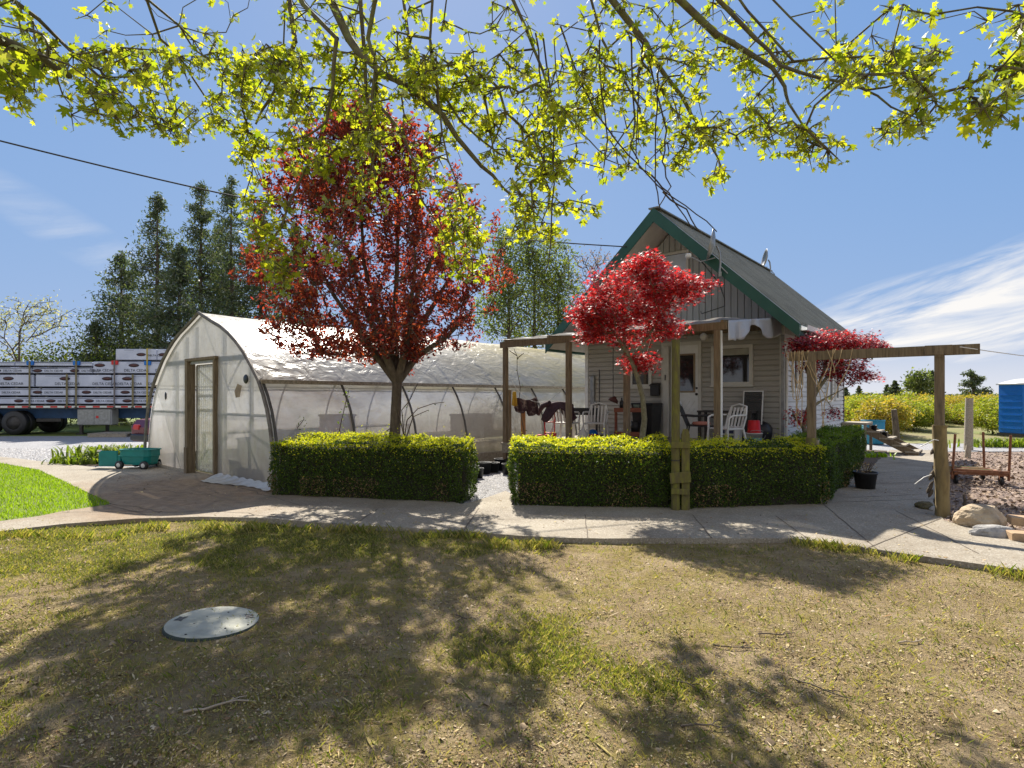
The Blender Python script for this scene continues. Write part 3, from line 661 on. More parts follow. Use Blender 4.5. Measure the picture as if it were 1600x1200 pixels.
# ------------------------------------------------------------------ greenhouse
TH = R(-40)
PROF = [(0, 3.26), (.32, 3.14), (.65, 3.02), (1.0, 2.90), (1.3, 2.76), (1.6, 2.59), (1.9, 2.38), (2.2, 2.11), (2.45, 1.86), (2.62, 1.62), (2.76, 1.36), (2.87, 1.05), (2.95, .7), (3.0, .3), (3.01, 0)]
def arch(u):    # height of the arch at distance u from the ridge line
    u = abs(u)
    for (a, za), (b, zb) in zip(PROF[:-1], PROF[1:]):
        if a <= u <= b and b > a: return za + (zb - za) * (u - a) / (b - a)
    return 0
def greenhouse():
    root = thing('greenhouse', 'long gothic arched plastic greenhouse with a clear corrugated door', 'greenhouse', (-6.26, 11.6, 0), TH)
    FR = filmm('roof_film', (.56, .545, .50), .22, .50, (.28, .24, .16), .75, .32, gl=.13, algae=.9)
    FS = filmm('side_film', (.80, .80, .81), .34, .60, (.38, .33, .25), .5, .25, gl=.12, low=.45)
    FE = filmm('end_film', (.92, .93, .94), .29, .66, (.42, .38, .30), .45, .22, gl=.08, low=.35)
    LEN = 19.0
    full = [(u, z) for u, z in PROF]; right = [(u, z) for u, z in full]; left = [(-u, z) for u, z in reversed(full[1:])]
    topc = [(-u, z) for u, z in reversed(full[1:9])] + full[:9]
    def skin(pts, y0, y1, ny, off, sag):
        b = MB(); n = len(pts)
        vs = []
        for j in range(ny * 4 + 1):
            y = y0 + (y1 - y0) * j / (ny * 4)
            ph = abs(math.sin(math.pi * (y / 1.5)))
            for u, z in pts:
                L = math.hypot(u, z - .9) or 1; o = off - sag * ph + .012 * mnoise.noise(Vector((u * 1.5, y * 1.1, z)))
                vs.append((u + u / L * o, y, z + (z - .9) / L * o))
        fs = [(j * n + i, j * n + i + 1, (j + 1) * n + i + 1, (j + 1) * n + i) for j in range(ny * 4) for i in range(n - 1)]
        return b.add(vs, fs, True)
    skin(topc, -.06, LEN, 13, .035, .02).build('roof_film', FR, root)
    skin(full[8:], 0.0, LEN, 13, -.02, .03).build('side_film', FS, root)
    skin([(-u, z) for u, z in reversed(full[8:])], 0.0, LEN, 13, -.02, .03).build('side_film', FS, root)
    PIPE = pm('hoop_pipe', (.16, .15, .14), (.08, .075, .07), 10, .6, .2, metal=.4)
    allp = [(-u, z) for u, z in reversed(full[1:])] + full
    def hoop(y): return MB().tube([(u, y, z) for u, z in allp], .024, 6)
    first = None
    for k in range(13):
        y = .05 if k == 0 else 1.617 + 1.5 * (k - 1)
        if first is None:
            first = hoop(0).build('hoop', PIPE, root); first.location.y = y
        else:
            c = first.copy(); C.objects.link(c); c.parent = root; c.location.y = y
    # edge trim of the front arch, side battens, base boards
    TRIM = pm('edge_batten', (.20, .18, .16), (.10, .09, .08), 8, .8, .3)
    MB().tube([(u * 1.008, -.05, z + .03) for u, z in allp], .035, 5, smooth=False).build('arch_trim', TRIM, root)
    for sx in (-1, 1):
        b = MB(); b.box((sx * 2.50 - .03, -.03, 1.83), (sx * 2.50 + .05 * sx, LEN, 1.90)); b.build('side_batten', WOODG, root)
        b = MB(); b.box((sx * 2.985, .06, 0), (sx * 3.05, LEN, .28)); b.build('base_board', WOODG, root)
    MB().beam((0, .05, 3.21), (0, LEN, 3.21), .04, .05).build('ridge_pipe', PIPE, root)
    # end wall film around the door
    dx0, dx1, dz = -.60, .66, 2.27
    b = MB()
    xs = sorted(set([-3.0, -2.95, -2.87, -2.76, -2.62, -2.45, -2.2, -1.9, -1.6, -1.3, -1.0, dx0, -.32, 0, .32, dx1, 1.0, 1.3, 1.6, 1.9, 2.2, 2.45, 2.62, 2.76, 2.87, 2.95, 3.0]))
    for x0, x1 in zip(xs[:-1], xs[1:]):
        lo = dz if (x0 >= dx0 - 1e-6 and x1 <= dx1 + 1e-6) else .02
        nz = 10
        def P(u, v, x0=x0, x1=x1, lo=lo):
            x = x0 + (x1 - x0) * u; zt = max(arch(x), lo + .001); z = lo + (zt - lo) * v
            return (x, .02 + .018 * mnoise.noise(Vector((x * 1.7, z * 1.3, 3))), z)
        b.grid(P, 1, nz)
    b.build('end_film', FE, root)
    # the far end
    b = MB(); n = 14
    for i in range(n):
        xa, xb = -3 + 6 * i / n, -3 + 6 * (i + 1) / n; b.add([(xa, LEN, 0), (xb, LEN, 0), (xb, LEN, arch(xb)), (xa, LEN, arch(xa))], [(0, 1, 2, 3)])
    b.build('end_film', FE, root)
    # frame of the end wall
    FRM = pm('end_frame', (.24, .23, .21), (.15, .14, .13), 8, .8, .2)
    def bar(a, c, w=.07): MB().beam((a[0], .055, a[1]), (c[0], .055, c[1]), .045, w).build('end_frame_bar', FRM, root)
    bar((-2.78, 1.27), (dx0 - .06, 1.27), .05); bar((dx1 + .06, 1.27), (2.78, 1.27), .05)
    bar((-1.95, 2.33), (1.95, 2.33), .1)
    for x in (-1.5, 1.93, -.95): 
        MB().box((x - .04, .08, 0), (x + .04, .12, arch(x) - .05)).build('end_frame_stud', FRM, root)
    for x in (-.45, .85): MB().box((x - .035, .08, 2.38), (x + .035, .12, arch(x) - .05)).build('end_frame_stud', FRM, root)
    MB().box((-2.95, -.03, 0), (dx0 - .1, .05, .07)).build('sill_board', WOODG, root)
    # patches and a vent
    MB().lathe([(.0, -.012), (.075, -.012), (.085, .0), (.075, .012), (0, .012)], 14, TM((1.93, -.005, 1.92), R(90))).build('vent_disc', BLACK, root)
    MB().lathe([(.0, -.01), (.05, -.01), (.055, .0), (0, .01)], 12, TM((-1.88, -.005, 1.62), R(90)), sy=1.6).build('vent_disc', BLACK, root)
    T1 = pm('brown_tape', (.32, .24, .15), (.22, .15, .09), 9, .7)
    MB().add([(1.55, -.014, 1.58), (1.72, -.014, 1.6), (1.76, -.016, 1.72), (1.80, -.014, 1.80), (1.62, -.014, 1.84), (1.5, -.014, 1.7)], [(0, 1, 2, 3, 4, 5)]).build('film_patch', T1, root)
    # ground flap of loose film
    b = MB()
    b.grid(lambda u, v: (.8 + 2.2 * u, -.02 - .34 * v * (.6 + .4 * math.sin(u * 5 + 1)) , .022 + .10 * (1 - v) * (1 - v) + .028 * abs(math.sin(u * 23 + v * 4)) * (1 - v * .5)), 40, 8)
    b.build('film_flap', filmm('flap_film', (.55, .54, .50), .05, .2, (.3, .25, .18), .6), root)
    # door
    post = MB(); post.box((dx0 - .10, -.05, 0), (dx0 + .015, .12, dz + .06), bev=.006); post.build('door_post', WOOD, root)
    MB().box((dx1 - .015, -.05, 0), (dx1 + .06, .12, dz + .06), bev=.006).build('door_post', WOOD, root)
    MB().box((dx0 - .12, -.045, dz + .062), (dx1 + .08, .125, dz + .12), bev=.006).build('door_header', WOOD, root)
    MB().box((dx0 - .08, -.075, 0), (dx0 + .04, -.052, .55), bev=.004).build('repair_board', WOOD, root)
    FC = filmm('corrugated_panel', (.66, .68, .65), .42, .5, (.5, .42, .25), .4, .15, 3)
    door = MB(); xa, xb = dx0 - .09, dx1 + .02; nn = 110
    door.grid(lambda u, v: (xa + (xb - xa) * u, .16 + .014 * math.cos(u * 2 * math.pi * 14), .06 + (dz - .08) * v), nn, 1)
    d = door.build('door', FC, root)
    DF = pm('door_frame', (.22, .19, .15), (.14, .12, .09), 8, .8, .2)
    for z in (.09, 1.32, 1.62, dz - .03): MB().box((xa, .185, z - .03), (xb, .215, z + .03)).build('door_rail', DF, d)
    for x in (xa + .03, xb - .03): MB().box((x - .03, .183, .06), (x + .03, .213, dz)).build('door_stile', DF, d)
    MB().beam((xa + .05, .20, dz - .1), (xb - .05, .20, 1.66), .02, .03).build('door_brace', DF, d)
    MB().tube([(xb - .08, .13, 1.13), (xb - .08, .06, 1.12), (xb - .08, .055, .97), (xb - .08, .13, .96)], .012, 6).build('door_handle', BLACK, d)
    return root
gh = greenhouse()
def ghloc(x, y, z=0): return Matrix.Translation((-6.26, 11.6, 0)) @ Matrix.Rotation(TH, 4, 'Z') @ Vector((x, y, z))
# things standing in the greenhouse, seen through the film
def bench(label, x, y, L, w=.7, h=.75):
    p = ghloc(x, y); root = thing('potting_bench', label, 'bench', p, TH, 'benches inside the greenhouse')
    MB().box((-w / 2, 0, h - .05), (w / 2, L, h), bev=.005).build('bench_top', WOODG, root)
    for sx in (-1, 1):
        for yy in (.06, L - .06): MB().box((sx * (w / 2 - .05) - .03, yy - .03, 0), (sx * (w / 2 - .05) + .03, yy + .03, h - .051)).build('leg', WOODG, root)
def crate(name, label, loc, rz, s, mat, cat='box', grp=None):
    root = thing(name, label, cat, loc, rz, grp); x, y, z = s[0] / 2, s[1] / 2, s[2]; t = .018
    b = MB(); b.box((-x, -y, 0), (x, y, t)); b.box((-x, -y, t), (x, -y + t, z)); b.box((-x, y - t, t), (x, y, z)); b.box((-x, -y + t, t), (-x + t, y - t, z)); b.box((x - t, -y + t, t), (x, y - t, z))
    b.build('bin_body', mat, root)
    r_ = MB(); q = .02
    for a, c in (((-x - q, -y - q, z - .04), (x + q, -y - .001, z)), ((-x - q, y + .001, z - .04), (x + q, y + q, z)), ((-x - q, -y, z - .04), (-x - .001, y, z)), ((x + .001, -y, z - .04), (x + q, y, z))): r_.box(a, c)
    r_.build('rim', mat, root); return root
bench('long grey bench inside the greenhouse along its right film wall', 2.2, 1.2, 6.0)
bench('long grey bench inside the greenhouse along its left film wall', -2.2, 1.0, 6.0)
crate('plastic_tote', 'teal tote seen through the greenhouse door', ghloc(.2, 2.6), TH, (1.1, .7, .85), TEAL, 'tote')
crate('plastic_tote', 'dark blue tote blurred behind the right end film', ghloc(1.55, .75), TH, (.8, .5, .95), pm('navy_plastic', (.02, .05, .06)), 'tote')
crate('cardboard_box', 'brown carton on the bench behind the first side film bay', ghloc(2.2, 1.7, .752), TH, (.4, .55, .5), pm('cardboard', (.42, .26, .10), (.34, .2, .08), 8, .9), 'carton')
crate('cardboard_box', 'reddish brown carton behind the side film by the fourth hoop', ghloc(2.15, 5.6, .752), TH, (.5, 1.0, .42), pm('red_carton', (.26, .13, .09), rough=.9), 'carton')
crate('cardboard_box', 'tall brown crate low behind the side film near the fifth hoop', ghloc(2.45, 8.3, 0), TH, (.5, 1.6, .85), pm('brown_crate', (.2, .13, .08), rough=.9), 'crate')
crate('plastic_tote', 'black tote blurred behind the end film right of the door', ghloc(1.1, .55), TH, (.45, .45, .8), BLACK, 'tote')

# ------------------------------------------------------------------ house
HO = Vector((1.97, 15.18, 0))
def hl(x, y, z=0): return Matrix.Translation(HO) @ Matrix.Rotation(TH, 4, 'Z') @ Vector((x, y, z))
def house():
    root = thing('house', 'small grey cabin with a steep green trimmed roof and white side wall', 'house', HO, TH)
    HW, HD = 4.82, 6.4; cx = HW / 2; EZ = 3.02; slope = .945   # roof top surface: z = RZ - slope*|x-cx|
    RZ = 5.80; EV = .56; OF, OB = 1.04, 1.1
    SF = pm('taupe_lap_siding', (.37, .35, .31), (.31, .29, .255), 1.6, .7, .12, 30, stretch=(.4, 1, 4), c3=(.40, .38, .34))
    SW = pm('white_lap_siding', (.62, .64, .66), (.50, .52, .53), 1.6, .6, .12, 30, stretch=(.4, .4, 4))
    GV = pm('grey_vertical_boards', (.35, .355, .33), (.28, .285, .265), 2.2, .75, .2, 30, stretch=(4, 4, .4), c3=(.40, .40, .38))
    TR = pm('cream_trim', (.58, .56, .50), (.48, .46, .41), 4, .6, .08)
    ROOF = pm('green_grey_metal_roof', (.17, .175, .15), (.12, .125, .11), 1.3, .55, .1, 40, metal=.2, stretch=(1, 1, 1), c3=(.21, .21, .185))
    SOF = pm('soffit_board', (.55, .50, .43), (.45, .41, .35), 3, .7, .1)
    # sheathing
    MB().box((.03, .03, .35), (HW - .03, HD - .03, 3.15)).build('wall', GV, root)
    g = MB(); zt = lambda x: RZ - .22 - slope * abs(x - cx)
    g.add([(.03, .03, 3.15), (HW - .03, .03, 3.15), (HW - .03, .03, zt(HW)), (cx, .03, zt(cx)), (.03, .03, zt(0)),
           (.03, HD - .03, 3.15), (HW - .03, HD - .03, 3.15), (HW - .03, HD - .03, zt(HW)), (cx, HD - .03, zt(cx)), (.03, HD - .03, zt(0))],
          [(0, 1, 2, 3, 4), (9, 8, 7, 6, 5), (1, 6, 7, 2), (5, 0, 4, 9)]); g.build('gable_wall', GV, root)
    def lap(p0, p1, z0, z1, n, mat, h=.112, name='siding'):
        p0 = Vector(p0); p1 = Vector(p1); n = Vector(n); b = MB(); k = int((z1 - z0) / h)
        for i in range(k):
            za = z0 + i * h; zb_ = za + h; wv = .002 * math.sin(i * 2.1)
            pr = [(.0, za), (.036 + wv, za + .002), (.030 - wv, za + h * .80), (.006, za + h * .83), (.004, zb_)]
            vs = []
            for o_, z_ in pr:
                q0 = p0 + n * o_; q1 = p1 + n * o_; vs += [(q0.x, q0.y, z_), (q1.x, q1.y, z_)]
            b.add(vs, [(2 * q, 2 * q + 1, 2 * q + 3, 2 * q + 2) for q in range(4)])
        b.build(name, mat, root)
    lap((.05, .028, 0), (HW - .05, .028, 0), .60, 2.96, (0, -1, 0), SF)
    lap((HW - .028, .05, 0), (HW - .028, HD - .05, 0), .38, 2.98, (1, 0, 0), SW)
    lap((.028, HD - .05, 0), (.028, .05, 0), .38, 2.98, (-1, 0, 0), SW)
    # corner boards
    for x in (.0, HW): MB().box((x - .045, -.015, .38), (x + .045, .045, 3.1)).build('corner_board', TR if x else WHITE, root)
    MB().box((HW - .014, .05, .38), (HW + .02, .11, 2.98)).build('corner_board', GALV, root)
    MB().box((HW - .06, HD - .045, .38), (HW + .02, HD + .02, 2.98)).build('corner_board', DARKM, root)
    # vertical boards on the gable (one board and groove sheet)
    b = MB(); w = .145; x = .0
    while x < HW - .01:
        x2 = min(x + w - .014, HW); za, zb_ = zt(x + .001) - .02, zt(x2) - .02
        pts = [(x + .004, 2.98), (x2, 2.98), (x2, zb_)] + ([(cx, zt(cx) - .02)] if x < cx < x2 else []) + [(x, za)]
        n_ = len(pts); b.add([(p[0], -.006, p[1]) for p in pts] + [(p[0], .03, p[1]) for p in pts], [tuple(range(n_))] + [(i, n_ + i, n_ + (i + 1) % n_, (i + 1) % n_) for i in range(n_)])
        x += w
    b.build('gable_cladding', GV, root)
    # roof: two ribbed slopes with thickness, overhanging all round
    for s in (-1, 1):
        b = MB(); half = cx + EV; nr = 34; y0, y1 = -OF, HD + OB
        def rp(u, y, dz=0): return (cx + s * u, y, RZ - slope * u + dz)
        vs = []; fs = []
        prof = []
        for i in range(nr):
            ya = y0 + (y1 - y0) * i / nr; yb = y0 + (y1 - y0) * (i + 1) / nr; st = yb - ya
            prof += [(ya, 0), (yb - .055, 0), (yb - .042, .034), (yb - .012, .034)]
        prof.append((y1, 0))
        for y, h in prof: vs += [rp(0, y, h + .02), rp(half + .02, y, h + .02)]
        for i in range(len(prof) - 1): fs.append((2 * i, 2 * i + 1, 2 * i + 3, 2 * i + 2) if s > 0 else (2 * i, 2 * i + 2, 2 * i + 3, 2 * i + 1))
        b.add(vs, fs)
        b.build('roof', ROOF, root)
        d = MB(); d.add([rp(0, y0 + .03), rp(half, y0 + .03), rp(half, y1 - .03), rp(0, y1 - .03), rp(0, y0 + .03, -.16), rp(half, y0 + .03, -.16), rp(half, y1 - .03, -.16), rp(0, y1 - .03, -.16)],
                        [(0, 1, 2, 3), (4, 7, 6, 5), (0, 4, 5, 1), (1, 5, 6, 2), (2, 6, 7, 3)])
        d.build('soffit', SOF, root)
        for yy in (y0, y1 - .028):   # rake boards
            f = MB(); f.add([rp(-.0, yy, .015), rp(half + .03, yy, .015), rp(half + .03, yy, -.25), rp(0, yy, -.30), rp(0, yy + .028, .015), rp(half + .03, yy + .028, .015), rp(half + .03, yy + .028, -.25), rp(0, yy + .028, -.30)],
                            [(0, 1, 2, 3), (4, 7, 6, 5), (0, 4, 5, 1), (1, 5, 6, 2), (2, 6, 7, 3)]); f.build('rake_fascia', GREENP, root)
        e = MB(); e.add([rp(half + .003, y0 + .03, -.0), rp(half + .003, y1 - .03, 0), rp(half + .003, y1 - .03, -.2), rp(half + .003, y0 + .03, -.2),
                         rp(half + .03, y0 + .03, -.0), rp(half + .03, y1 - .03, 0), rp(half + .03, y1 - .03, -.2), rp(half + .03, y0 + .03, -.2)], [(0, 1, 2, 3), (4, 7, 6, 5), (0, 4, 5, 1), (2, 6, 7, 3), (0, 3, 7, 4)]); e.build('eave_fascia', GREENP, root)
        gx = cx + s * (half + .09); gz = RZ - slope * half - .06
        gt = MB(); pr = [(-.06, .03), (-.06, -.07), (.05, -.07), (.065, .03), (.058, .03), (.044, -.063), (-.053, -.063), (-.053, .03)]
        gt.add([(gx + s * a, y, gz + z) for y in (y0 + .1, y1 - .1) for a, z in pr], [(i, (i + 1) % 8, 8 + (i + 1) % 8, 8 + i) for i in range(8)] + [tuple(range(8)), tuple(range(15, 7, -1))]); gt.build('gutter', WHITE, root)
    MB().box((cx - .12, -OF, RZ + .0), (cx + .12, HD + OB, RZ + .03)).build('ridge_cap', ROOF, root)
    ye = .12
    MB().tube([(HW + EV + .09, -.5, RZ - slope * (cx + EV) - .12), (HW + EV + .05, -.42, 2.72), (HW + .12, .02, 2.62), (HW + .06, .10, 2.5), (HW + .06, .10, .4)], .036, 8).build('downpipe', WHITE, root)
    MB().box((HW - .01, -.03, .6), (HW + .05, .0, 2.9)).build('downpipe', GALV, root)
    # windows
    def window(x0, x1, z0, z1, y=-.03, fr=.075, name='window', mull=None, screen=False):
        f = MB(); f.box((x0, y - .02, z0), (x1, y + .05, z0 + fr)); f.box((x0, y - .02, z1 - fr), (x1, y + .05, z1)); f.box((x0, y - .02, z0 + fr), (x0 + fr, y + .05, z1 - fr)); f.box((x1 - fr, y - .02, z0 + fr), (x1, y + .05, z1 - fr))
        if mull: f.box((x0 + fr, y - .005, mull - .02), (x1 - fr, y + .03, mull + .02))
        o = f.build(name, TR, root)
        MB().box((x0 + fr, y + .012, z0 + fr), (x1 - fr, y + .022, z1 - fr)).build('pane', GLASS, o)
        MB().box((x0 - .02, y - .045, z0 - .03), (x1 + .02, y + .03, z0 - .001)).build('sill', TR, o)
        return o
    w = window(3.33, 4.24, 1.85, 2.74)
    MB().box((3.41, -.02, 2.52), (4.16, -.0195 + .006, 2.66)).build('blind', pm('blind', (.36, .35, .28)), w)
    window(1.28, 1.87, 1.83, 2.60)
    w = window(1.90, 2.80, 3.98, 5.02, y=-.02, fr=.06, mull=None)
    MB().box((1.97, -.0125, 4.05), (2.73, -.009, 4.95)).build('sky_reflection', pm('painted_sky_reflection', (.50, .55, .62), (.40, .45, .52), 3, .5), w)  # pale sheet over the pane, its colour standing in for reflected sky
    # door with glass, crossbuck panel, storm frame
    def door():
        x0, x1, z0, z1 = 2.13, 3.10, .62, 2.88
        t = MB(); t.box((x0, -.05, z0), (x0 + .07, .02, z1)); t.box((x1 - .07, -.05, z0), (x1, .02, z1)); t.box((x0 + .07, -.05, z1 - .08), (x1 - .07, .02, z1)); t.build('door_frame', TR, root)
        d = MB(); d.box((2.36, -.035, z0 + .03), (x1 - .071, .01, z1 - .081)); dd = d.build('door', WHITE, root)
        MB().box((2.201, -.12, z0 + .03), (2.34, -.04, z1 - .09), bev=.01).build('storm_door_edge', TR, dd)
        MB().box((2.255, -.135, 1.99), (2.275, -.121, 2.12)).build('door_handle', BLACK, dd)
        fz0, fz1, fx0, fx1 = 1.70, 2.60, 2.46, 2.96
        f = MB(); BR = pm('glazing_frame', (.27, .2, .12)); 
        f.box((fx0, -.055, fz0), (fx1, -.036, fz0 + .035)); f.box((fx0, -.055, fz1 - .035), (fx1, -.036, fz1)); f.box((fx0, -.055, fz0 + .035), (fx0 + .035, -.036, fz1 - .035)); f.box((fx1 - .035, -.055, fz0 + .035), (fx1, -.036, fz1 - .035))
        f.build('glazing_frame', BR, dd); MB().box((fx0 + .035, -.046, fz0 + .035), (fx1 - .035, -.036, fz1 - .035)).build('pane', GLASS, dd)
        c = MB()
        for a, e in (((2.46, .82), (2.94, 1.50)), ((2.46, 1.50), (2.94, .82)), ((2.46, 1.16), (2.70, 1.50)), ((2.70, .82), (2.94, 1.16)), ((2.58, .82), (2.94, 1.33)), ((2.46, 1.0), (2.82, 1.50))):
            c.beam((a[0], -.04, a[1]), (e[0], -.04, e[1]), .018, .022)
        c.build('crossbuck_moulding', WHITE, dd)
        MB().lathe([(0, 0), (.028, .0), (.03, .03), (.02, .05), (0, .055)], 12, TM((2.995, -.036, 1.66), R(90))).build('door_knob', DARKM, dd)
        MB().lathe([(0, 0), (.025, .0), (.022, .02), (0, .022)], 12, TM((2.995, -.036, 1.80), R(90))).build('lock', DARKM, dd)
    door()
    MB().box((.3, .0, 2.965), (HW - .05, .034, 3.0)).build('band_board', GV, root)
    # porch light
    l = MB().lathe([(0, 0), (.06, 0), (.06, .02), (.03, .03), (.03, .06), (.07, .09), (.085, .14), (.07, .19), (0, .21)], 14, TM((3.2, -.0, 2.96), R(90))); l.build('porch_light', WHITE, root)
    # side wall: two tall windows, vent
    for ya, yb_, z0, z1 in ((.72, 1.12, 1.72, 2.62), (1.28, 1.62, 1.8, 2.62), (4.05, 4.75, 1.45, 2.55), (5.1, 5.55, 1.5, 2.5)):
        f = MB(); x = HW + .0; fr = .07
        f.box((x, ya, z0), (x + .05, yb_, z0 + fr)); f.box((x, ya, z1 - fr), (x + .05, yb_, z1)); f.box((x, ya, z0 + fr), (x + .05, ya + fr, z1 - fr)); f.box((x, yb_ - fr, z0 + fr), (x + .05, yb_, z1 - fr))
        o = f.build('window', WHITE, root); MB().box((x + .005, ya + fr, z0 + fr), (x + .02, yb_ - fr, z1 - fr)).build('pane', GLASS, o)
    MB().box((HW + .0, .25, 1.0), (HW + .05, .38, 1.28)).build('wall_vent', GALV, root)
    MB().box((.15, -.09, .9), (.27, -.01, 2.15), bev=.02).build('conduit_cover', GALV, root)
    b = MB(); b.tube([(.42, -.06, 2.3), (.42, -.06, .7)], .012, 5); b.build('cable', BLACK, root)
    b = MB(); b.tube([(3.15, -.012, 4.62), (2.95, -.012, 4.9), (3.5, -.01, 4.15), (3.62, -.012, 3.8), (3.62, -.012, 3.62), (3.1, -.012, 3.50), (3.08, -.012, 3.56)], .008, 5); b.build('cable', BLACK, root)
    # foundation skirt
    MB().box((.06, .06, -.1), (HW - .06, HD - .06, .36)).build('foundation', GALV, root)
    return root
house()
# mailbox on the wall
t = thing('mailbox', 'black wall mailbox left of the front door', 'mailbox', hl(1.98, -.03, 1.62), TH)
MB().box((-.11, -.1, 0), (.11, 0, .27), bev=.015).build('box_body', BLACK, t); MB().add([(-.12, -.12, .26), (.12, -.12, .26), (.12, 0, .31), (-.12, 0, .31), (-.12, -.12, .245), (.12, -.12, .245), (.12, 0, .272), (-.12, 0, .272)], [(0, 1, 2, 3), (4, 7, 6, 5), (0, 4, 5, 1), (1, 5, 6, 2), (3, 7, 4, 0)]).build('lid', BLACK, t)
# satellite dishes
def dish(label, base, r0, yaw, tilt=R(12), mast=.45, d2=False):
    t = thing('satellite_dish', label, 'satellite dish', base, yaw, 'satellite dishes on the roof')
    MB().tube([(0, 0, -.28), (0, .02, -.05), (0, .0, mast * .6), (0, -.05, mast)], .022, 7).build('mast', GALV, t)
    M = TM((0, -.10, mast + .02), R(90) - tilt)
    MB().lathe([(0, -.0), (r0 * .5, .02), (r0 * .85, .06), (r0, .09), (r0 * 1.01, .085), (r0 * .85, .05), (r0 * .5, .008), (0, -.012)], 26, M, sy=1.1).build('reflector', GALV, t)
    MB().tube([(0, -.08, mast - r0 * .8), (0, -.10 - r0 * .9, mast - r0 * 1.0), (0, -.12 - r0 * 1.5, mast - r0 * .6)], .014, 6).build('feed_arm', GALV, t)
    MB().box((-.07, -.22 - r0 * 1.5, mast - r0 * .68), (.07, -.10 - r0 * 1.5, mast - r0 * .4), bev=.02).build('receiver', PLASTW, t)
    b = MB(); b.tube([(0, .0, -.1), (.0, .16, -.28)], .014, 5); b.box((-.05, -.02, -.34), (.05, .04, -.24)); b.build('bracket', GALV, t)
dish('grey satellite dish on the near green rake of the roof', hl(2.41 + 1.50, -1.10, 4.40), .30, R(-108), mast=.30)
dish('grey satellite dish at the far end of the roof ridge', hl(2.41 + .12, 7.2, 5.92), .30, R(-100), mast=.22)

# ------------------------------------------------------------------ porch
DZ = .60
def porch():
    t = thing('porch_deck', 'raised grey plank deck in front of the cabin door', 'deck', hl(0, -3.42), TH)
    for k in range(23):
        y = .02 + k * .148
        if y + .14 > 3.40: break
        MB().box((-.05, y, DZ - .04), (4.87, y + .14, DZ + .0)).build('deck_board', WOODG, t)
    for y, h in ((.05, .0), (3.3, 0)): MB().box((-.03, y, DZ - .22), (4.85, y + .04, DZ - .041)).build('joist', WOODG, t)
    for x in (.0, 4.8): MB().box((x - .02, .09, DZ - .2), (x + .02, 3.29, DZ - .041)).build('joist', WOODG, t)
    for x in (.1, 1.6, 3.2, 4.7): MB().box((x - .05, .1, -.1), (x + .05, .2, DZ - .22)).build('leg', WOODG, t)
    p = thing('porch_roof', 'low lean-to porch roof of brown beams and thin pale sheeting', 'porch roof', hl(0, -3.32), TH)
    MB().beam((-.12, 0, 2.74), (4.86, 0, 2.78), .05, .13, bev=.005).build('front_beam', WOOD, p)
    SH = filmm('porch_sheet', (.55, .54, .52), .12, .3, (.3, .27, .2), .5)
    b = MB(); b.grid(lambda u, v: (-.16 + 5.04 * u, -.10 + 3.36 * v, 2.845 + .05 * u * (1 - v) + .36 * v + .012 * math.sin(u * 60) + .02 * mnoise.noise(Vector((u * 9, v * 3, 1)))), 160, 10); b.build('roof_sheet', SH, p)
    for k, x in enumerate((.03, 1.2, 2.4, 3.6, 4.78)):
        MB().beam((x, -.03, 2.83 + .01 * k / 4), (x, 3.24, 3.12), .045, .07).build('rafter', WOOD, p)
    MB().box((0, 3.25, 3.02), (4.8, 3.31, 3.14)).build('ledger', WOOD, p)
    for i, (x, w, d, m) in enumerate(((.03, .095, .12, WOOD), (1.70, .10, .10, WOOD), (3.0, .10, .10, WOOD), (4.70, .105, .105, WOOD))):
        b = MB(); z0 = -.1 if i == 0 else DZ + .001
        b.box((x - w / 2, -w / 2, z0), (x + w / 2, w / 2, 2.675 + .04 * x / 4.8), bev=.006); b.build('post', m, p)
    MB().box((.10, -.02, 0), (.16, .05, 1.75), bev=.005).build('side_board', WOOD, p)
    MB().box((4.757, -.035, DZ), (4.772, .02, 2.7)).build('white_edge_strip', WHITE, p)
    # hanging pale tarp at the right end
    FT = filmm('porch_tarp', (.46, .47, .50), .05, .3, (.33, .31, .27), .4, .3)
    b = MB()
    def tp(u, v):
        dpt = (.34 if u < .25 else .34 - .24 * math.sin((u - .25) / .22 * math.pi / 2) if u < .47 else .10 + .30 * math.sin(min(1, (u - .47) / .33) * math.pi / 2)) * (1 if u < .93 else (1 - (u - .93) * 3))
        return (4.88 + .03 * math.sin(u * 26) * v, -.02 + 3.0 * u, 2.86 + .36 * u - dpt * v + .012 * math.sin(u * 50) * v)
    b.grid(tp, 70, 8); b.build('side_tarp', FT, p, solid=.003)
porch()

# ------------------------------------------------------------------ trees
def ell(c, r_, n, r=rng, shell=.0, up=0):
    v = r.normal(size=(n, 3)); v /= np.linalg.norm(v, axis=1, keepdims=True); q = r.random(n) ** (1 / 3 if not shell else shell)
    return np.array(c) + v * q[:, None] * np.array(r_)
def clump(ends, m, sd, r=rng, flat_=1.0):
    P = np.repeat(ends, m, 0); return P + r.normal(size=P.shape) * np.array([sd, sd, sd * flat_])
def mktree(name, label, cat, base, sk, ends_leaf, lmat, tmpl, size, bark=BARK, nrm=(0, 0, .6), jit=.8, group=None, r0=.006, ex=.5, cap=.2, n=5, crown='crown', r=rng, fr=.10):
    root = thing(name, label, cat, base, 0, group); off = np.array(base, float)
    sk.p = [p - off for p in sk.p]
    link('trunk', sk.mesh('trunk', r0, ex, cap, n), bark, root)
    if ends_leaf is not None and len(ends_leaf):
        V, F = leaves(ends_leaf - off, r.uniform(.65, 1.25, len(ends_leaf)) * size, tmpl, np.array([nrm]), jit, r)
        link(crown, np_mesh(crown, V, F), lmat, root)
    return root
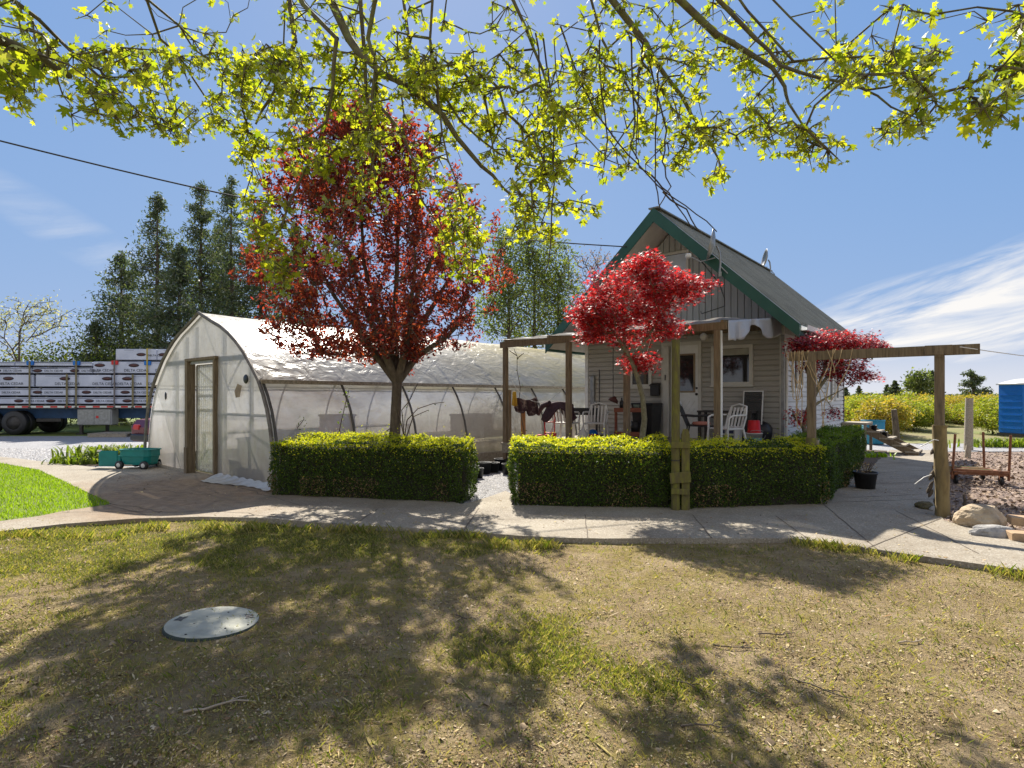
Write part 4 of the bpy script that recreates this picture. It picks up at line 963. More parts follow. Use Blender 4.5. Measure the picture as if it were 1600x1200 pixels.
# purple leaved plum behind the left hedge
PLUMC = leafm('plum_leaf', [(.20, .040, .034), (.31, .070, .038), (.12, .027, .032), (.40, .12, .045), (.06, .017, .026), (.21, .040, .042)], (1.55, 1.05, .7), .55, .35, .12)
def plum():
    r = np.random.default_rng(31); b = Vector((-2.02, 9.98, 0)); bx, by = b.x, b.y
    sk = Skel(); t = sk.path([(bx, by, -.05), (bx + .005, by, .3), (bx - .01, by, .9), (bx + .01, by, 1.4), (bx + .03, by, 1.85)], rs=[.15, .108, .098, .092, .085])
    lim = [[(-.28, -.05, 2.25), (-.62, -.1, 2.75), (-1.0, -.15, 3.3), (-1.35, -.1, 3.9)], [(.0, .05, 2.3), (-.05, .1, 2.9), (0, .1, 3.6), (.02, .1, 4.3), (.05, 0, 5.0)],
           [(.14, .0, 2.3), (.22, .1, 2.9), (.42, .15, 3.6), (.75, .15, 4.3), (.95, .1, 4.9)], [(-.12, .2, 2.4), (-.3, .5, 3.0), (-.5, .8, 3.7)], [(.2, -.2, 2.35), (.35, -.55, 3.0), (.5, -.9, 3.7)],
           [(-.15, -.25, 2.4), (-.4, -.6, 3.1), (-.55, -1.0, 3.9)], [(.35, .1, 2.3), (.85, .2, 2.65), (1.3, .2, 3.1)], [(-.12, 0, 2.4), (-.35, .0, 3.1), (-.55, .05, 3.9), (-.6, 0, 4.8)], [(.2, .4, 2.6), (.6, .8, 3.4), (.9, 1.0, 4.0)]]
    for L_ in lim:
        k = len(L_); sk.path([(bx + x, by + y, z) for x, y, z in L_], t[-1], [.060 * (1 - .62 * i / (k - 1)) for i in range(k)])
    T = []
    while len(T) < 1050:
        z = r.uniform(2.25, 6.35); rr = np.interp(z, [2.25, 2.5, 3.0, 3.6, 4.4, 5.2, 5.9, 6.4], [.9, 1.6, 2.05, 2.2, 2.1, 1.7, 1.05, .35]); a = r.uniform(0, 6.283); q = r.random() ** .5
        wob_ = 1 + .22 * mnoise.noise(Vector((math.cos(a) * 1.6, math.sin(a) * 1.6, z * 1.1)))
        x, y = q * rr * wob_ * math.cos(a), q * rr * .85 * wob_ * math.sin(a)
        if z < 3.0 and (x * .766 - y * .643) < -1.2: continue
        if mnoise.noise(Vector((x * 1.1, y * 1.1, z * 1.1))) < -.12 and r.random() < .9: continue
        T.append((bx - .42 + x, by + y, z))
    ends = sk.grow(T, .22, .14, .35, r)
    P = np.array(sk.p)[ends]; par = np.array(sk.par)[ends]; Q = np.array(sk.p)[par]; d = P - Q; d /= np.maximum(np.linalg.norm(d, axis=1, keepdims=True), 1e-6)
    # leafy shoots run on past each twig end, upward and outward
    m = 43; D = d * .5 + np.array([0, 0, .55]) + r.normal(size=d.shape) * .3; D /= np.linalg.norm(D, axis=1, keepdims=True)
    s = r.random((len(P), m)); ln = r.uniform(.18, .5, len(P)); L_ = P[:, None] + D[:, None] * (s * ln[:, None])[..., None] + r.normal(size=(len(P), m, 3)) * .045
    for i in range(len(P)): sk.add(P[i] + D[i] * ln[i] * .85, int(ends[i]))
    return mktree('plum_tree', 'purple red leaved plum tree with a forked dark trunk behind the left hedge', 'tree', b, sk, L_.reshape(-1, 3), PLUMC, T_LEAF, .074, BARK, (0, 0, .3), 1.0, r0=.0042, ex=.47, cap=.10, n=6, r=r)
plum()
JMC = leafm('japanese_maple_leaf', [(.38, .014, .024), (.54, .024, .034), (.20, .008, .018), (.62, .07, .05), (.09, .005, .012), (.48, .02, .03), (.62, .06, .05)], (1.4, 1.0, 1.0), .5, .35, .12)
JMD = leafm('dark_japanese_maple_leaf', [(.46, .025, .035), (.32, .014, .028), (.58, .06, .045), (.16, .010, .02), (.10, .008, .018)], (1.4, 1.0, 1.0), .5, .35, .1)
def jmaple(label, base, trunk, rs, limbs, blobs, n, m, size, seed, mat, drop=.03):
    r = np.random.default_rng(seed); sk = Skel(); t = sk.path(trunk, rs=rs)
    for at, L_, r0 in limbs:
        k = len(L_); sk.path(L_, t[at], [r0 * (1 - .6 * i / max(1, k - 1)) for i in range(k)])
    T = np.concatenate([ell(c, rr, int(n * w), r, .45) for c, rr, w in blobs]); ends = sk.grow(T, .3, .16, .25, r, 0.05)
    P = np.array(sk.p)[ends]
    q = r.random((len(P), m)) * 2 * np.pi; rad = r.random((len(P), m)) ** .5 * .17
    L_ = P[:, None] + np.stack([np.cos(q) * rad, np.sin(q) * rad, -rad * .5 + r.normal(size=(len(P), m)) * .035 - r.random((len(P), m)) * drop + .02], 2)
    return mktree('japanese_maple', label, 'tree', base, sk, L_.reshape(-1, 3), mat, T_JMAPLE, size, BARKJ, (0, -.1, .9), .42, r0=.0035, ex=.5, cap=.05, n=6, r=r)
BARKJ = pm('smooth_grey_green_bark', (.16, .14, .085), (.08, .07, .05), 16, .85, .4, 50, c3=(.24, .22, .15))
Yj = 9.45; jp = lambda px, py, dy=0: tuple(P3(px, py, Yj + dy))
jmaple('bright red japanese maple with a curved trunk in front of the porch', (PX(1003, Yj), Yj, 0),
       [(PX(1003, Yj), Yj, 0), jp(1003, 690), jp(1007, 655), jp(1004, 620), jp(996, 590), jp(986, 562), jp(976, 545)], [.065, .055, .047, .043, .04, .036, .03],
       [(5, [jp(960, 520, -.2), jp(935, 490, -.2), jp(915, 470, -.1)], .022), (6, [jp(975, 500, .2), jp(970, 460, .3), jp(985, 420, .2)], .022), (5, [jp(1010, 530, 0), jp(1035, 490, .1), jp(1060, 455, 0)], .024),
        (4, [jp(1010, 560, .4), jp(1020, 520, .7)], .02), (6, [jp(950, 530, .5), jp(930, 505, .7)], .018)],
       [(jp(1000, 450), (.85, .75, .55), .26), (jp(1010, 413), (.34, .4, .22), .10), (jp(1045, 448), (.55, .5, .30), .14), (jp(1087, 440, -.1), (.28, .25, .12), .04), (jp(935, 480, 0), (.42, .5, .33), .14), (jp(975, 505, 0), (.72, .7, .36), .18), (jp(925, 515), (.34, .4, .18), .06),
        (jp(1000, 560, .1), (.28, .3, .16), .06), (jp(915, 492), (.22, .3, .2), .04), (jp(1035, 510, .2), (.38, .4, .2), .06)], 560, 26, .062, 51, JMC)
Yk = 10.85; kp = lambda px, py, dy=0: tuple(P3(px, py, Yk + dy))
jmaple('second red japanese maple between the side wall and the beam posts', (PX(1262, Yk), Yk, 0),
       [(PX(1262, Yk), Yk, 0), kp(1262, 690), kp(1256, 668), kp(1262, 640), kp(1276, 612), kp(1290, 592)], [.05, .045, .042, .04, .034, .028],
       [(5, [kp(1310, 575), kp(1335, 560), kp(1355, 548)], .018), (4, [kp(1262, 585, .2), kp(1250, 555, .2)], .018), (4, [kp(1290, 570), kp(1300, 545)], .016), (3, [kp(1290, 622), kp(1310, 612), kp(1328, 603)], .014), (2, [kp(1240, 650), kp(1238, 640)], .014)],
       [(kp(1290, 532), (.62, .55, .24), .28), (kp(1340, 535), (.5, .5, .22), .22), (kp(1262, 545, .1), (.35, .4, .16), .12), (kp(1305, 565), (.6, .5, .26), .22), (kp(1320, 582), (.4, .4, .16), .08), (kp(1250, 534, .1), (.25, .3, .12), .05), (kp(1350, 585), (.22, .25, .1), .04), (kp(1370, 538), (.2, .22, .07), .04), (kp(1245, 648, -.1), (.16, .2, .2), .04), (kp(1300, 640), (.15, .15, .15), .02)], 420, 22, .055, 52, JMD)

# big leaf maple overhead: trunk behind the camera, limbs reaching out over the lawn
MLF = leafm('maple_leaf', [(.30, .33, .03), (.42, .42, .045), (.21, .27, .03), (.50, .46, .06), (.14, .20, .025), (.36, .36, .06), (.24, .30, .035)], (1.5, 1.55, .4), .58, .4, .10)
def bigmaple():
    r = np.random.default_rng(77)
    def dep(px): return float(np.interp(px, [-100, 0, 200, 330, 450, 620, 900, 1150, 1300, 1450, 1600, 1700], [4.6, 4.8, 6.3, 8.6, 8.0, 6.9, 7.4, 7.4, 6.6, 5.8, 5.2, 5.0]))
    sk = Skel(); base = (1.2, -3.4, 0)
    t = sk.path([(1.2, -3.4, -.1), (1.2, -3.4, 1.2), (1.1, -3.3, 2.6), (1.0, -3.1, 4.2), (.9, -2.8, 5.6), (.7, -2.4, 7.0)], rs=[.42, .34, .30, .28, .24, .20])
    def limb(pts, r0, r1, via=None, at=4, dy=0):
        w = []
        for px, py in pts:
            Y = dep(px) + dy; w.append(np.array([PX(px, Y), Y, PZ(py, Y)]))
        s_ = np.array(sk.p[t[at]]); e = w[0]; mid = []
        for q in (.25, .5, .75):
            m_ = s_ * (1 - q) + e * q; m_[2] += 1.5 * math.sin(math.pi * q) * (1 - .2 * q); mid.append(m_)
        # bends between drawn nodes
        full = mid + [w[0]]
        for a, b in zip(w[:-1], w[1:]):
            full.append((a + b) / 2 + r.normal(size=3) * .03 * np.linalg.norm(b - a)); full.append(b)
        k = len(full); rs = [r0 * 1.7, r0 * 1.5, r0 * 1.2] + [r0 + (r1 - r0) * (i / (k - 4)) for i in range(k - 3)]
        return sk.path([tuple(p) for p in full], t[at], rs)
    limb([(470, -60), (545, 60), (581, 99), (620, 125), (692, 180), (737, 242), (770, 274), (802, 307)], .060, .014)
    limb([(440, -60), (526, 60), (520, 141), (510, 190), (478, 213)], .034, .010, at=5, dy=-.2)
    limb([(430, -80), (461, 64), (448, 109), (425, 150), (400, 193)], .042, .016, at=5, dy=.3)
    limb([(560, -60), (570, 90), (581, 196), (588, 229), (562, 300), (520, 352)], .030, .007, dy=.2)
    limb([(600, -50), (575, 60), (581, 154), (627, 206), (650, 261), (659, 313), (705, 385)], .030, .007, at=5)
    limb([(620, -70), (640, 70), (680, 130), (720, 190), (780, 240), (850, 262), (900, 300)], .022, .006, at=5, dy=.2)
    limb([(900, -80), (1008, 67), (1021, 92), (1066, 151), (1102, 206), (1122, 248)], .048, .008)
    limb([(960, -90), (1120, 55), (1144, 67), (1206, 105), (1226, 135), (1232, 161), (1281, 216)], .050, .008, at=5)
    limb([(1000, -120), (1180, 60), (1219, 102), (1280, 122), (1346, 138), (1392, 167), (1440, 187)], .030, .006, at=5, dy=-.15)
    limb([(1100, -80), (1240, 96), (1300, 90), (1395, 91), (1440, 82)], .018, .005, dy=.2)
    limb([(1150, -60), (1353, 141), (1427, 122), (1470, 76)], .014, .005, at=5, dy=-.1)
    limb([(1720, -40), (1640, 80), (1600, 109), (1541, 144), (1509, 190)], .022, .005)
    limb([(-260, -40), (-60, 40), (20, 70), (65, 89), (107, 118)], .050, .030)
    limb([(-100, -80), (60, 30), (123, 92), (156, 109), (211, 170)], .022, .006, at=5)
    limb([(120, -100), (280, 40), (330, 95), (380, 90), (440, 66)], .018, .006, dy=.3)
    limb([(760, -90), (820, 40), (848, 110), (860, 150), (900, 200), (940, 240)], .024, .006, at=5)
    limb([(680, -60), (672, 60), (685, 150), (700, 250), (735, 330), (722, 390)], .018, .005, dy=-.3)
    limb([(200, -90), (250, 60), (300, 120), (350, 190), (395, 250), (425, 320)], .020, .005, at=5, dy=.4)
    limb([(880, -90), (940, 60), (1000, 170), (960, 230), (930, 260)], .020, .006, dy=.3)
    E = [(40, 95, 60, 28, 26), (30, 130, 28, 18, 8), (140, 150, 48, 42, 20), (110, 88, 60, 18, 12), (205, 150, 36, 42, 16), (195, 82, 60, 12, 9), (245, 110, 36, 34, 14), (258, 185, 28, 18, 8), (300, 180, 50, 28, 16), (330, 95, 80, 26, 18), (270, 90, 40, 18, 8),
         (380, 110, 55, 40, 26), (370, 170, 50, 38, 18), (420, 120, 55, 55, 30), (398, 235, 30, 34, 12), (430, 190, 55, 50, 26), (500, 110, 75, 45, 46), (520, 180, 75, 50, 40), (480, 240, 60, 28, 18),
         (415, 330, 40, 36, 14), (430, 385, 45, 45, 26), (445, 425, 30, 24, 8), (395, 290, 20, 26, 5), (500, 350, 40, 50, 7), (560, 280, 50, 50, 12), (600, 110, 75, 45, 48), (600, 200, 60, 50, 22), (640, 250, 50, 50, 9), (680, 110, 60, 40, 32), (720, 160, 75, 50, 40), (775, 110, 60, 45, 28),
         (800, 210, 50, 55, 30), (850, 280, 55, 48, 34), (865, 220, 50, 55, 28), (885, 150, 55, 55, 26), (690, 230, 40, 35, 7), (718, 345, 40, 36, 20), (725, 395, 35, 38, 22), (705, 300, 30, 25, 6), (835, 335, 45, 30, 16), (860, 365, 20, 14, 5), (905, 320, 26, 22, 6),
         (945, 110, 85, 45, 36), (955, 180, 75, 48, 26), (975, 245, 45, 32, 10), (1030, 210, 50, 40, 12), (1050, 110, 65, 42, 30), (1085, 175, 50, 38, 16), (1100, 222, 45, 28, 10), (1108, 268, 26, 16, 6), (1055, 250, 18, 18, 4),
         (1125, 90, 50, 22, 14), (1168, 190, 35, 26, 9), (1185, 135, 30, 40, 7), (1235, 100, 45, 30, 12), (1235, 190, 50, 26, 14), (1275, 222, 35, 22, 12), (1255, 240, 12, 14, 3), (1190, 215, 24, 20, 5), (1320, 100, 50, 26, 13), (1330, 125, 30, 20, 4), (1385, 85, 45, 16, 10), (1425, 98, 45, 28, 16), (1445, 150, 28, 30, 9), (1420, 185, 36, 20, 10), (1385, 205, 10, 9, 3),
         (1290, 75, 60, 12, 5), (1450, 75, 30, 10, 4), (1570, 90, 35, 18, 9), (1530, 150, 24, 26, 8), (1592, 130, 26, 26, 8), (1560, 172, 26, 12, 5),
         (300, 25, 380, 42, 34), (800, 25, 360, 42, 46), (1250, 25, 260, 40, 18), (1600, 40, 60, 40, 12), (-40, 60, 60, 60, 14)]
    T = []; S = []
    for cx, cy, rx, ry, n in E:
        for _ in range(int(n * 1.0)):
            a = r.uniform(0, 6.283); q = r.random() ** .5; px = cx + rx * q * math.cos(a); py = cy + ry * q * math.sin(a)
            # depth grows smoothly with noise so that leafy sprays hang together
            Y = dep(px) + 1.0 * mnoise.noise(Vector((px / 120, py / 120, 4))) + r.normal() * .28
            if py < 60: Y += r.uniform(-.5, 1.5)
            if 430 < px < 800 and py > 200: Y = min(Y, 7.5)
            T.append((PX(px, Y), Y, PZ(py, Y)))
    T = np.array(T); ends = sk.grow(T, .18, .22, .28, r, .04)
    P = np.array(sk.p)[ends]; m = 10
    near = np.interp(P[:, 1], [4.5, 6, 7, 9], [1.05, .9, .82, 1.05]); L_ = np.repeat(P, m, 0) + r.normal(size=(len(P) * m, 3)) * np.array([.075, .075, .06]) + np.array([0, 0, -.05])
    size = np.repeat(near, m) * r.choice([.055, .072, .095, .125], len(L_), p=[.28, .32, .26, .14])
    q4 = L_.reshape(-1, m, 3)
    for i in range(len(P)):
        for j in range(4): sk.add(q4[i, j], int(ends[i]), .0022)
    root = thing('maple_tree', 'big maple reaching overhead with mossy dark limbs and bright yellow green spring leaves', 'tree', base)
    off = np.array(base); sk.p = [p - off for p in sk.p]
    link('trunk', sk.mesh('trunk', .0034, .47, .05, 6), BARKM, root)
    V, F = leaves(L_ - off, size, T_MAPLE, np.array([[0, -.15, .55]]), .75, r); link('crown', np_mesh('crown', V, F), MLF, root)
    # hanging dead vines
    vm = pm('vine_bark', (.08, .06, .045), (.04, .03, .025), 20, .9, .3)
    vines = [[(875, 40), (900, 110), (930, 174), (982, 242), (1027, 291), (1073, 323), (1120, 362)], [(985, 60), (992, 190), (985, 228), (1000, 262), (1016, 273)], [(1030, 100), (1028, 150), (1024, 205), (1024, 287), (1033, 330)], [(1016, 273), (1045, 300), (1082, 358)], [(1035, 300), (1073, 330), (1095, 364)],
             [(849, 60), (862, 167), (865, 287), (862, 385), (852, 424)], [(1005, 62), (1000, 120), (996, 190), (994, 248)], [(936, 60), (940, 150), (950, 220), (940, 286)], [(1012, 90), (1040, 205), (1035, 250), (1046, 290), (1030, 322)], [(838, 50), (845, 140), (838, 210), (848, 250)]]
    for vp in vines:
        pts = []
        for i, (px, py) in enumerate(vp):
            Y = 7.0 + .1 * math.sin(i * 1.7); pts.append(Vector((PX(px, Y), Y, PZ(py, Y))) - Vector(base))
        fine = []
        for a, b in zip(pts[:-1], pts[1:]):
            for q in (0, .33, .66): fine.append(a.lerp(b, q) + Vector((r.normal(), r.normal(), r.normal())) * .010)
        fine.append(pts[-1]); k = len(fine)
        MB().tube(fine, [.011 - .005 * i / k for i in range(k)], 6).build('hanging_vine', vm, root)
bigmaple()

# tall cedars beyond the drive
CED = leafm('cedar_spray', [(.06, .088, .052), (.085, .115, .06), (.11, .14, .065), (.16, .17, .075), (.065, .088, .06)], (1.3, 1.4, .7), .32, .5, .15)
CEDP = []
def cedar(label, px, topy, Y, wbase, seed, dens=1.0, shape=0):
    r = np.random.default_rng(seed); H = PZ(topy, Y); X = PX(px, Y)
    sk = Skel(); t = sk.path([(0, 0, -.2)] + [(r.normal() * .03, r.normal() * .03, H * k / 12) for k in range(1, 12)] + [(0, 0, H)], rs=[.28] + [.26 * (1 - k / 12.5) for k in range(1, 12)] + [.012])
    L_ = []; N_ = []; nb = int(165 * dens)
    for i in range(nb):
        f = r.random() ** .8; z = H * (.06 + .92 * f); w = 1.2 * wbase * (1 - f) ** .85 * r.uniform(.45, 1.15) + .18; a = r.uniform(0, 6.283)
        ti = t[min(12, max(1, int(z / H * 12)))]; p0 = np.array([0, 0, z]); k = 5; ids = None; prev = sk.add(p0, ti, .012 + .02 * (1 - f))
        dx, dy = math.cos(a), math.sin(a)
        for j in range(1, k + 1):
            u = j / k; zz = z + w * (.10 * u - .42 * u * u + .30 * u ** 3) ; q = np.array([dx * w * u, dy * w * u, zz]) + r.normal(size=3) * .05
            prev = sk.add(q, prev, (.018 + .02 * (1 - f)) * (1 - u * .8))
            m = int((4 + 8 * u) * (.5 + w * .5)); sp = .12 + .10 * w * u
            if u > .1: L_.append(q + r.normal(size=(m, 3)) * np.array([sp, sp, sp * .75]) + np.array([0, 0, -.12]))
    m = 60; L_.append(np.c_[r.normal(size=(m, 2)) * .12, H - r.exponential(.5, m)])
    L_ = np.concatenate(L_)
    return mktree('cedar_tree', label, 'tree', (X, Y, 0), shifted(sk, (X, Y, 0)), L_ + np.array([X, Y, 0]), CED, T_SPRAY, .23, BARK, (0, 0, .1), 1.0, 'tall cedars beyond the drive', cap=.3, r=r)
def shifted(sk, o): sk.p = [p + np.array(o) for p in sk.p]; return sk
cedar('short bushy cedar at the left end of the cedar row', 190, 392, 37, 3.4, 1, 1.1)
cedar('cedar with a pointed top second from the left of the cedar row', 246, 300, 36, 3.2, 2, 1.15)
cedar('tall thin topped cedar just left of the middle of the row', 314, 282, 37, 3.0, 3, 1.1)
cedar('tall cedar crossing the overhead cable right of the middle', 362, 274, 36, 2.8, 4, 1.1)
cedar('cedar standing behind the yellow maple leaves over the greenhouse', 408, 312, 38, 3.0, 5, 1.1)
cedar('low wide cedar behind the left roof edge of the greenhouse', 280, 380, 33, 2.9, 6, 1.1)
cedar('dark cedar between the two tallest cedars', 340, 350, 40, 3.2, 9, 1.0)
cedar('cedar mostly hidden behind the purple red crown', 462, 350, 38, 3.0, 7, .9)
cedar('small low cedar just right of the light spring tree', 150, 500, 34, 1.7, 8, .5)
# hedge-like shrubs behind the trailer
SHR = leafm('shrub_leaf', [(.05, .08, .02), (.09, .12, .025), (.14, .17, .04), (.20, .21, .07), (.04, .06, .02)], (1.3, 1.4, .5), .4, .5, .12)
def bush(name, label, cat, px, Y, h, w, seed, mat, size=.14, n=70, m=26, group=None, z0=.0):
    r = np.random.default_rng(seed); X = PX(px, Y); sk = Skel(); b0 = sk.path([(X, Y, z0 - .1), (X, Y, z0 + h * .15)], rs=[.06, .05])
    T = ell((X, Y, z0 + h * .52), (w, w, h * .5), n, r, .45); ends = sk.grow(T, .2, .15, .8, r); P = np.array(sk.p)[ends]
    return mktree(name, label, cat, (X, Y, z0), sk, clump(P, m, .26 * h / 3 + .06, r), mat, T_LEAF, size, BARK, (0, 0, .3), 1.0, group, r=r, crown='foliage')
for i, (px, Y, h, w, lb) in enumerate(((8, 31, 4.3, 1.5, 'dense green shrub behind the left end of the lumber load'), (62, 32, 4.5, 1.5, 'olive shrub behind the load beneath the light spring tree'), (100, 30, 4.7, 1.3, 'dark round shrub behind the load between two cargo straps'),
                                      (128, 33, 4.9, 1.2, 'mottled shrub behind the load beside the small low cedar'), (176, 33, 5.2, 1.8, 'shrub at the foot of the cedars behind the highest lumber packs'), (225, 32, 5.0, 1.9, 'dark shrub between the cedars and the greenhouse peak'))):
    bush('shrub', lb, 'shrub', px, Y, h, w, 100 + i, SHR, .17, 90, 22, 'shrubs behind the loaded trailer')
# light spring tree on the left, tall green trees behind the greenhouse, bare brown tree
def airy(label, px, topy, Y, blobs, n, m, mat, size, seed, trunk_r=.1, group=None, lean=0, up=.3, fork=3, name='spring_tree', z0=0):
    r = np.random.default_rng(seed); X = PX(px, Y); H = PZ(topy, Y); sk = Skel()
    t = sk.path([(X, Y, -.1), (X + lean * .2, Y, H * .15), (X + lean * .5, Y, H * .3), (X + lean, Y, H * .45), (X + lean, Y, H * .7)], rs=[trunk_r, trunk_r * .85, trunk_r * .75, trunk_r * .55, trunk_r * .3])
    T = np.concatenate([ell(P3(a, b, Y), (rx, rx, rz), int(n * w), r, .5) for a, b, rx, rz, w in blobs]); ends = sk.grow(T, up, .12, .9, r)
    P = np.array(sk.p)[ends]
    return mktree(name, label, 'tree', (X, Y, 0), sk, clump(P, m, .20, r), mat, T_LEAF, size, BARK, (0, 0, .3), 1.0, group, r=r, r0=.011, ex=.48, cap=trunk_r * .8)
LT = leafm('pale_spring_leaf', [(.30, .30, .12), (.42, .40, .22), (.22, .25, .08), (.5, .48, .34)], (1.3, 1.3, .7), .45)
GT = leafm('fresh_tree_leaf', [(.07, .10, .035), (.115, .145, .04), (.17, .19, .06), (.055, .075, .03), (.23, .235, .10)], (1.4, 1.6, .5), .5)
BT = leafm('brown_bud_leaf', [(.20, .14, .10), (.28, .19, .14), (.16, .15, .07)], (1.3, 1.1, .8), .45)
airy('light sparse spring tree with pale blossom left of the cedars', 30, 455, 29, [(35, 500, 1.9, 1.3, .6), (80, 490, 1.1, 1.0, .25), (10, 520, 1.5, 1.2, .3)], 170, 7, LT, .12, 201, .11)
for i, (px, ty, Y, bl, lb) in enumerate(((795, 352, 29, [(793, 400, .9, 1.8, .5), (795, 460, 1.5, 2.2, .7), (770, 490, 1.3, 1.6, .4)], 'slender green tree right behind the greenhouse ridge beside the red crown'),
                                         (835, 335, 30, [(830, 380, 1.1, 2.0, .5), (838, 450, 1.5, 2.4, .8), (825, 520, 1.5, 1.4, .4)], 'tallest slender green tree behind the porch corner'),
                                         (872, 372, 31, [(868, 420, 1.2, 1.8, .5), (872, 480, 1.5, 2.0, .7), (890, 520, 1.3, 1.2, .3)], 'loose green tree next to the bare brown tree'))):
    airy(lb, px, ty, Y, bl, 190, 20, GT, .15, 210 + i, .16, 'slender green trees behind the greenhouse', name='poplar_tree')
airy('nearly bare brown tree behind the left slope of the cabin roof', 925, 378, 33, [(922, 430, 2.0, 1.8, .6), (910, 480, 1.8, 2.0, .5), (945, 420, 1.4, 1.2, .3)], 260, 4, BT, .12, 220, .16, name='bare_tree')
for i, (px, Y, h, w, lb) in enumerate(((560, 40, 5.4, 3.2, 'dark shrubs seen under the purple red crown'), (690, 40, 5.0, 3.4, 'green shrub beyond the greenhouse ridge, left of the slender trees'), (800, 36, 4.8, 3.0, 'green shrub at the feet of the slender trees'), (900, 37, 4.5, 2.4, 'green shrub just left of the cabin roof eave'))):
    bush('shrub', lb, 'shrub', px, Y, h, w, 120 + i, SHR, .2, 110, 24)

# ------------------------------------------------------------------ blueberry field
BLU = leafm('blueberry_leaf', [(.36, .29, .045), (.46, .36, .06), (.28, .27, .04), (.52, .36, .10), (.20, .23, .04)], (1.3, 1.25, .5), .45, .5, .1)
BLG = leafm('green_blueberry_leaf', [(.24, .30, .03), (.32, .35, .04), (.14, .20, .03), (.40, .36, .06)], (1.3, 1.35, .5), .45, .5, .1)
def bmesh_(seed, mat, n, m, size, h=1.9, w=1.15):
    r = np.random.default_rng(seed); sk = Skel(); sk.path([(0, 0, -.1), (0, 0, .1)], rs=[.04, .04])
    T = ell((0, 0, h * .54), (w, w, h * .46), n, r, .5); ends = sk.grow(T, .1, .1, .5, r); P = clump(np.array(sk.p)[ends], m, .13, r)
    V, F = leaves(P, r.uniform(.7, 1.3, len(P)) * size, T_LEAF, np.array([[0, 0, .3]]), 1.0, r)
    return sk.mesh('stems', .006, .45, .03, 4), np_mesh('foliage', V, F)
BV = []
for k, (mt, n, m, s_) in enumerate(((BLU, 110, 60, .10), (BLG, 120, 60, .10), (BLU, 100, 60, .11))):
    a, f = bmesh_(300 + k, mt, n, m, s_); a.materials.append(BARK); f.materials.append(mt); BV.append((a, f))
# rows run away from the house, parallel to it; individuals nearby, one mass farther off
dvec = Vector((.30, .954)); nvec = Vector((.954, -.30)); cnt = 0
r = np.random.default_rng(5); NEAR = []; FAR = []
for row in range(-8, 46):
    for k in range(0, 100):
        p = Vector((13.5, 25.5)) + nvec * (row * 2.7) + dvec * (k * 1.3); px = 800 + p.x / p.y * 900
        if px < 1270 or px > 1680 or p.y < 24.5: continue
        if 1438 < px < 1535 and p.y < 34 and row > 1: 
            if p.y < 31 or abs(px - 1490) < 26: continue
        (NEAR if p.y < 44 else FAR).append((p.x + r.normal() * .12, p.y + r.normal() * .12))
for x, y in NEAR[:280]:
    k = int(r.integers(0, 3)) if y > 33 or r.random() < .4 else 1
    o = thing('blueberry_bush', 'waist high yellow green blueberry bush standing in its row of the field behind the cabin', 'bush', (x, y, -.1), r.uniform(0, 6.28), 'blueberry bushes in the field')
    s = r.uniform(.85, 1.15) * (1.0 if y > 28 else .98); o.scale = (s, s, s * r.uniform(.86, 1.0) * (.84 if y < 36 else .92))
    a, f = BV[k]; link('stems', a, None, o); link('foliage', f, None, o)
fp = np.array(FAR) if FAR else np.zeros((0, 2))
L_ = []
for x, y in FAR:
    if y < 44: continue
    m = 90 if y < 80 else 45; L_.append(ell((x, y, .85), (1.0, 1.0, .85), m, r, .6))
L_ = np.concatenate(L_); sz = np.interp(L_[:, 1], [44, 100, 160], [.22, .42, .6]) * r.uniform(.7, 1.2, len(L_))
V, F = leaves(L_, sz, T_LEAF, np.array([[0, 0, .3]]), 1.0, r)
tag(link('blueberry_field', np_mesh('blueberry_field', V, F), BLU), 'far rows of the yellow green blueberry field fading to the horizon', 'crop rows', kind='stuff')
# far trees on the horizon
def conif(label, px, topy, Y, w, seed, mat=CED, m=1500, name='fir_tree', size=.9, flatv=False):
    r = np.random.default_rng(seed); X = PX(px, Y); H = PZ(topy, Y); root = thing(name, label, 'tree', (X, Y, 0))
    MB().tube([(0, 0, -.2), (0, 0, H * .5), (0, 0, H)], [.4, .25, .04], 6).build('trunk', BARK, root)
    f = r.random(m) ** .75; a = r.uniform(0, 6.28, m); lay = .55 + .45 * np.sin(f * 34 + np.sin(a * 2) * 2)
    q = (w * (1 - f) ** .8 + .15) * (r.random(m) ** .5) * lay; P = np.c_[np.cos(a) * q, np.sin(a) * q, H * (.14 + .86 * f) - q * .1]
    V, F = leaves(P, r.uniform(.6, 1.2, m) * size, T_SPRAY, np.array([[0, 0, .8]]), .6, r); link('crown', np_mesh('crown', V, F), mat, root)
conif('dark far fir left of the round far tree on the horizon', 1398, 596, 150, 3.2, 401)
conif('tiny far fir just left of the dark far firs', 1386, 602, 155, 2.0, 402, m=700)
conif('dark far fir right behind the round far tree', 1456, 580, 150, 4.0, 403)
conif('tiny dark far tree right above the blue drum', 1342, 604, 170, 2.0, 404, m=600)
conif('small dark far tree near the white wall corner', 1322, 606, 180, 1.8, 405, m=500)
r = np.random.default_rng(406); Xr = PX(1434, 145); sk = Skel(); sk.path([(Xr, 145, 0), (Xr, 145, 2.5)], rs=[.5, .4])
T = ell((Xr, 145, 4.9), (3.6, 3.6, 3.1), 120, r, .5); e_ = sk.grow(T, .2, .2, 2, r)
mktree('round_tree', 'light green round tree far off on the horizon', 'tree', (Xr, 145, 0), sk, clump(np.array(sk.p)[e_], 16, .6, r), GT, T_LEAF, .8, BARK, crown='crown', r0=.03, r=r)
r = np.random.default_rng(407); Xr = PX(1521, 75); sk = Skel(); sk.path([(Xr, 75, 0), (Xr + .1, 75, 2.0), (Xr, 75, 3.4), (Xr - .5, 75, 4.6)], rs=[.25, .22, .18, .1])
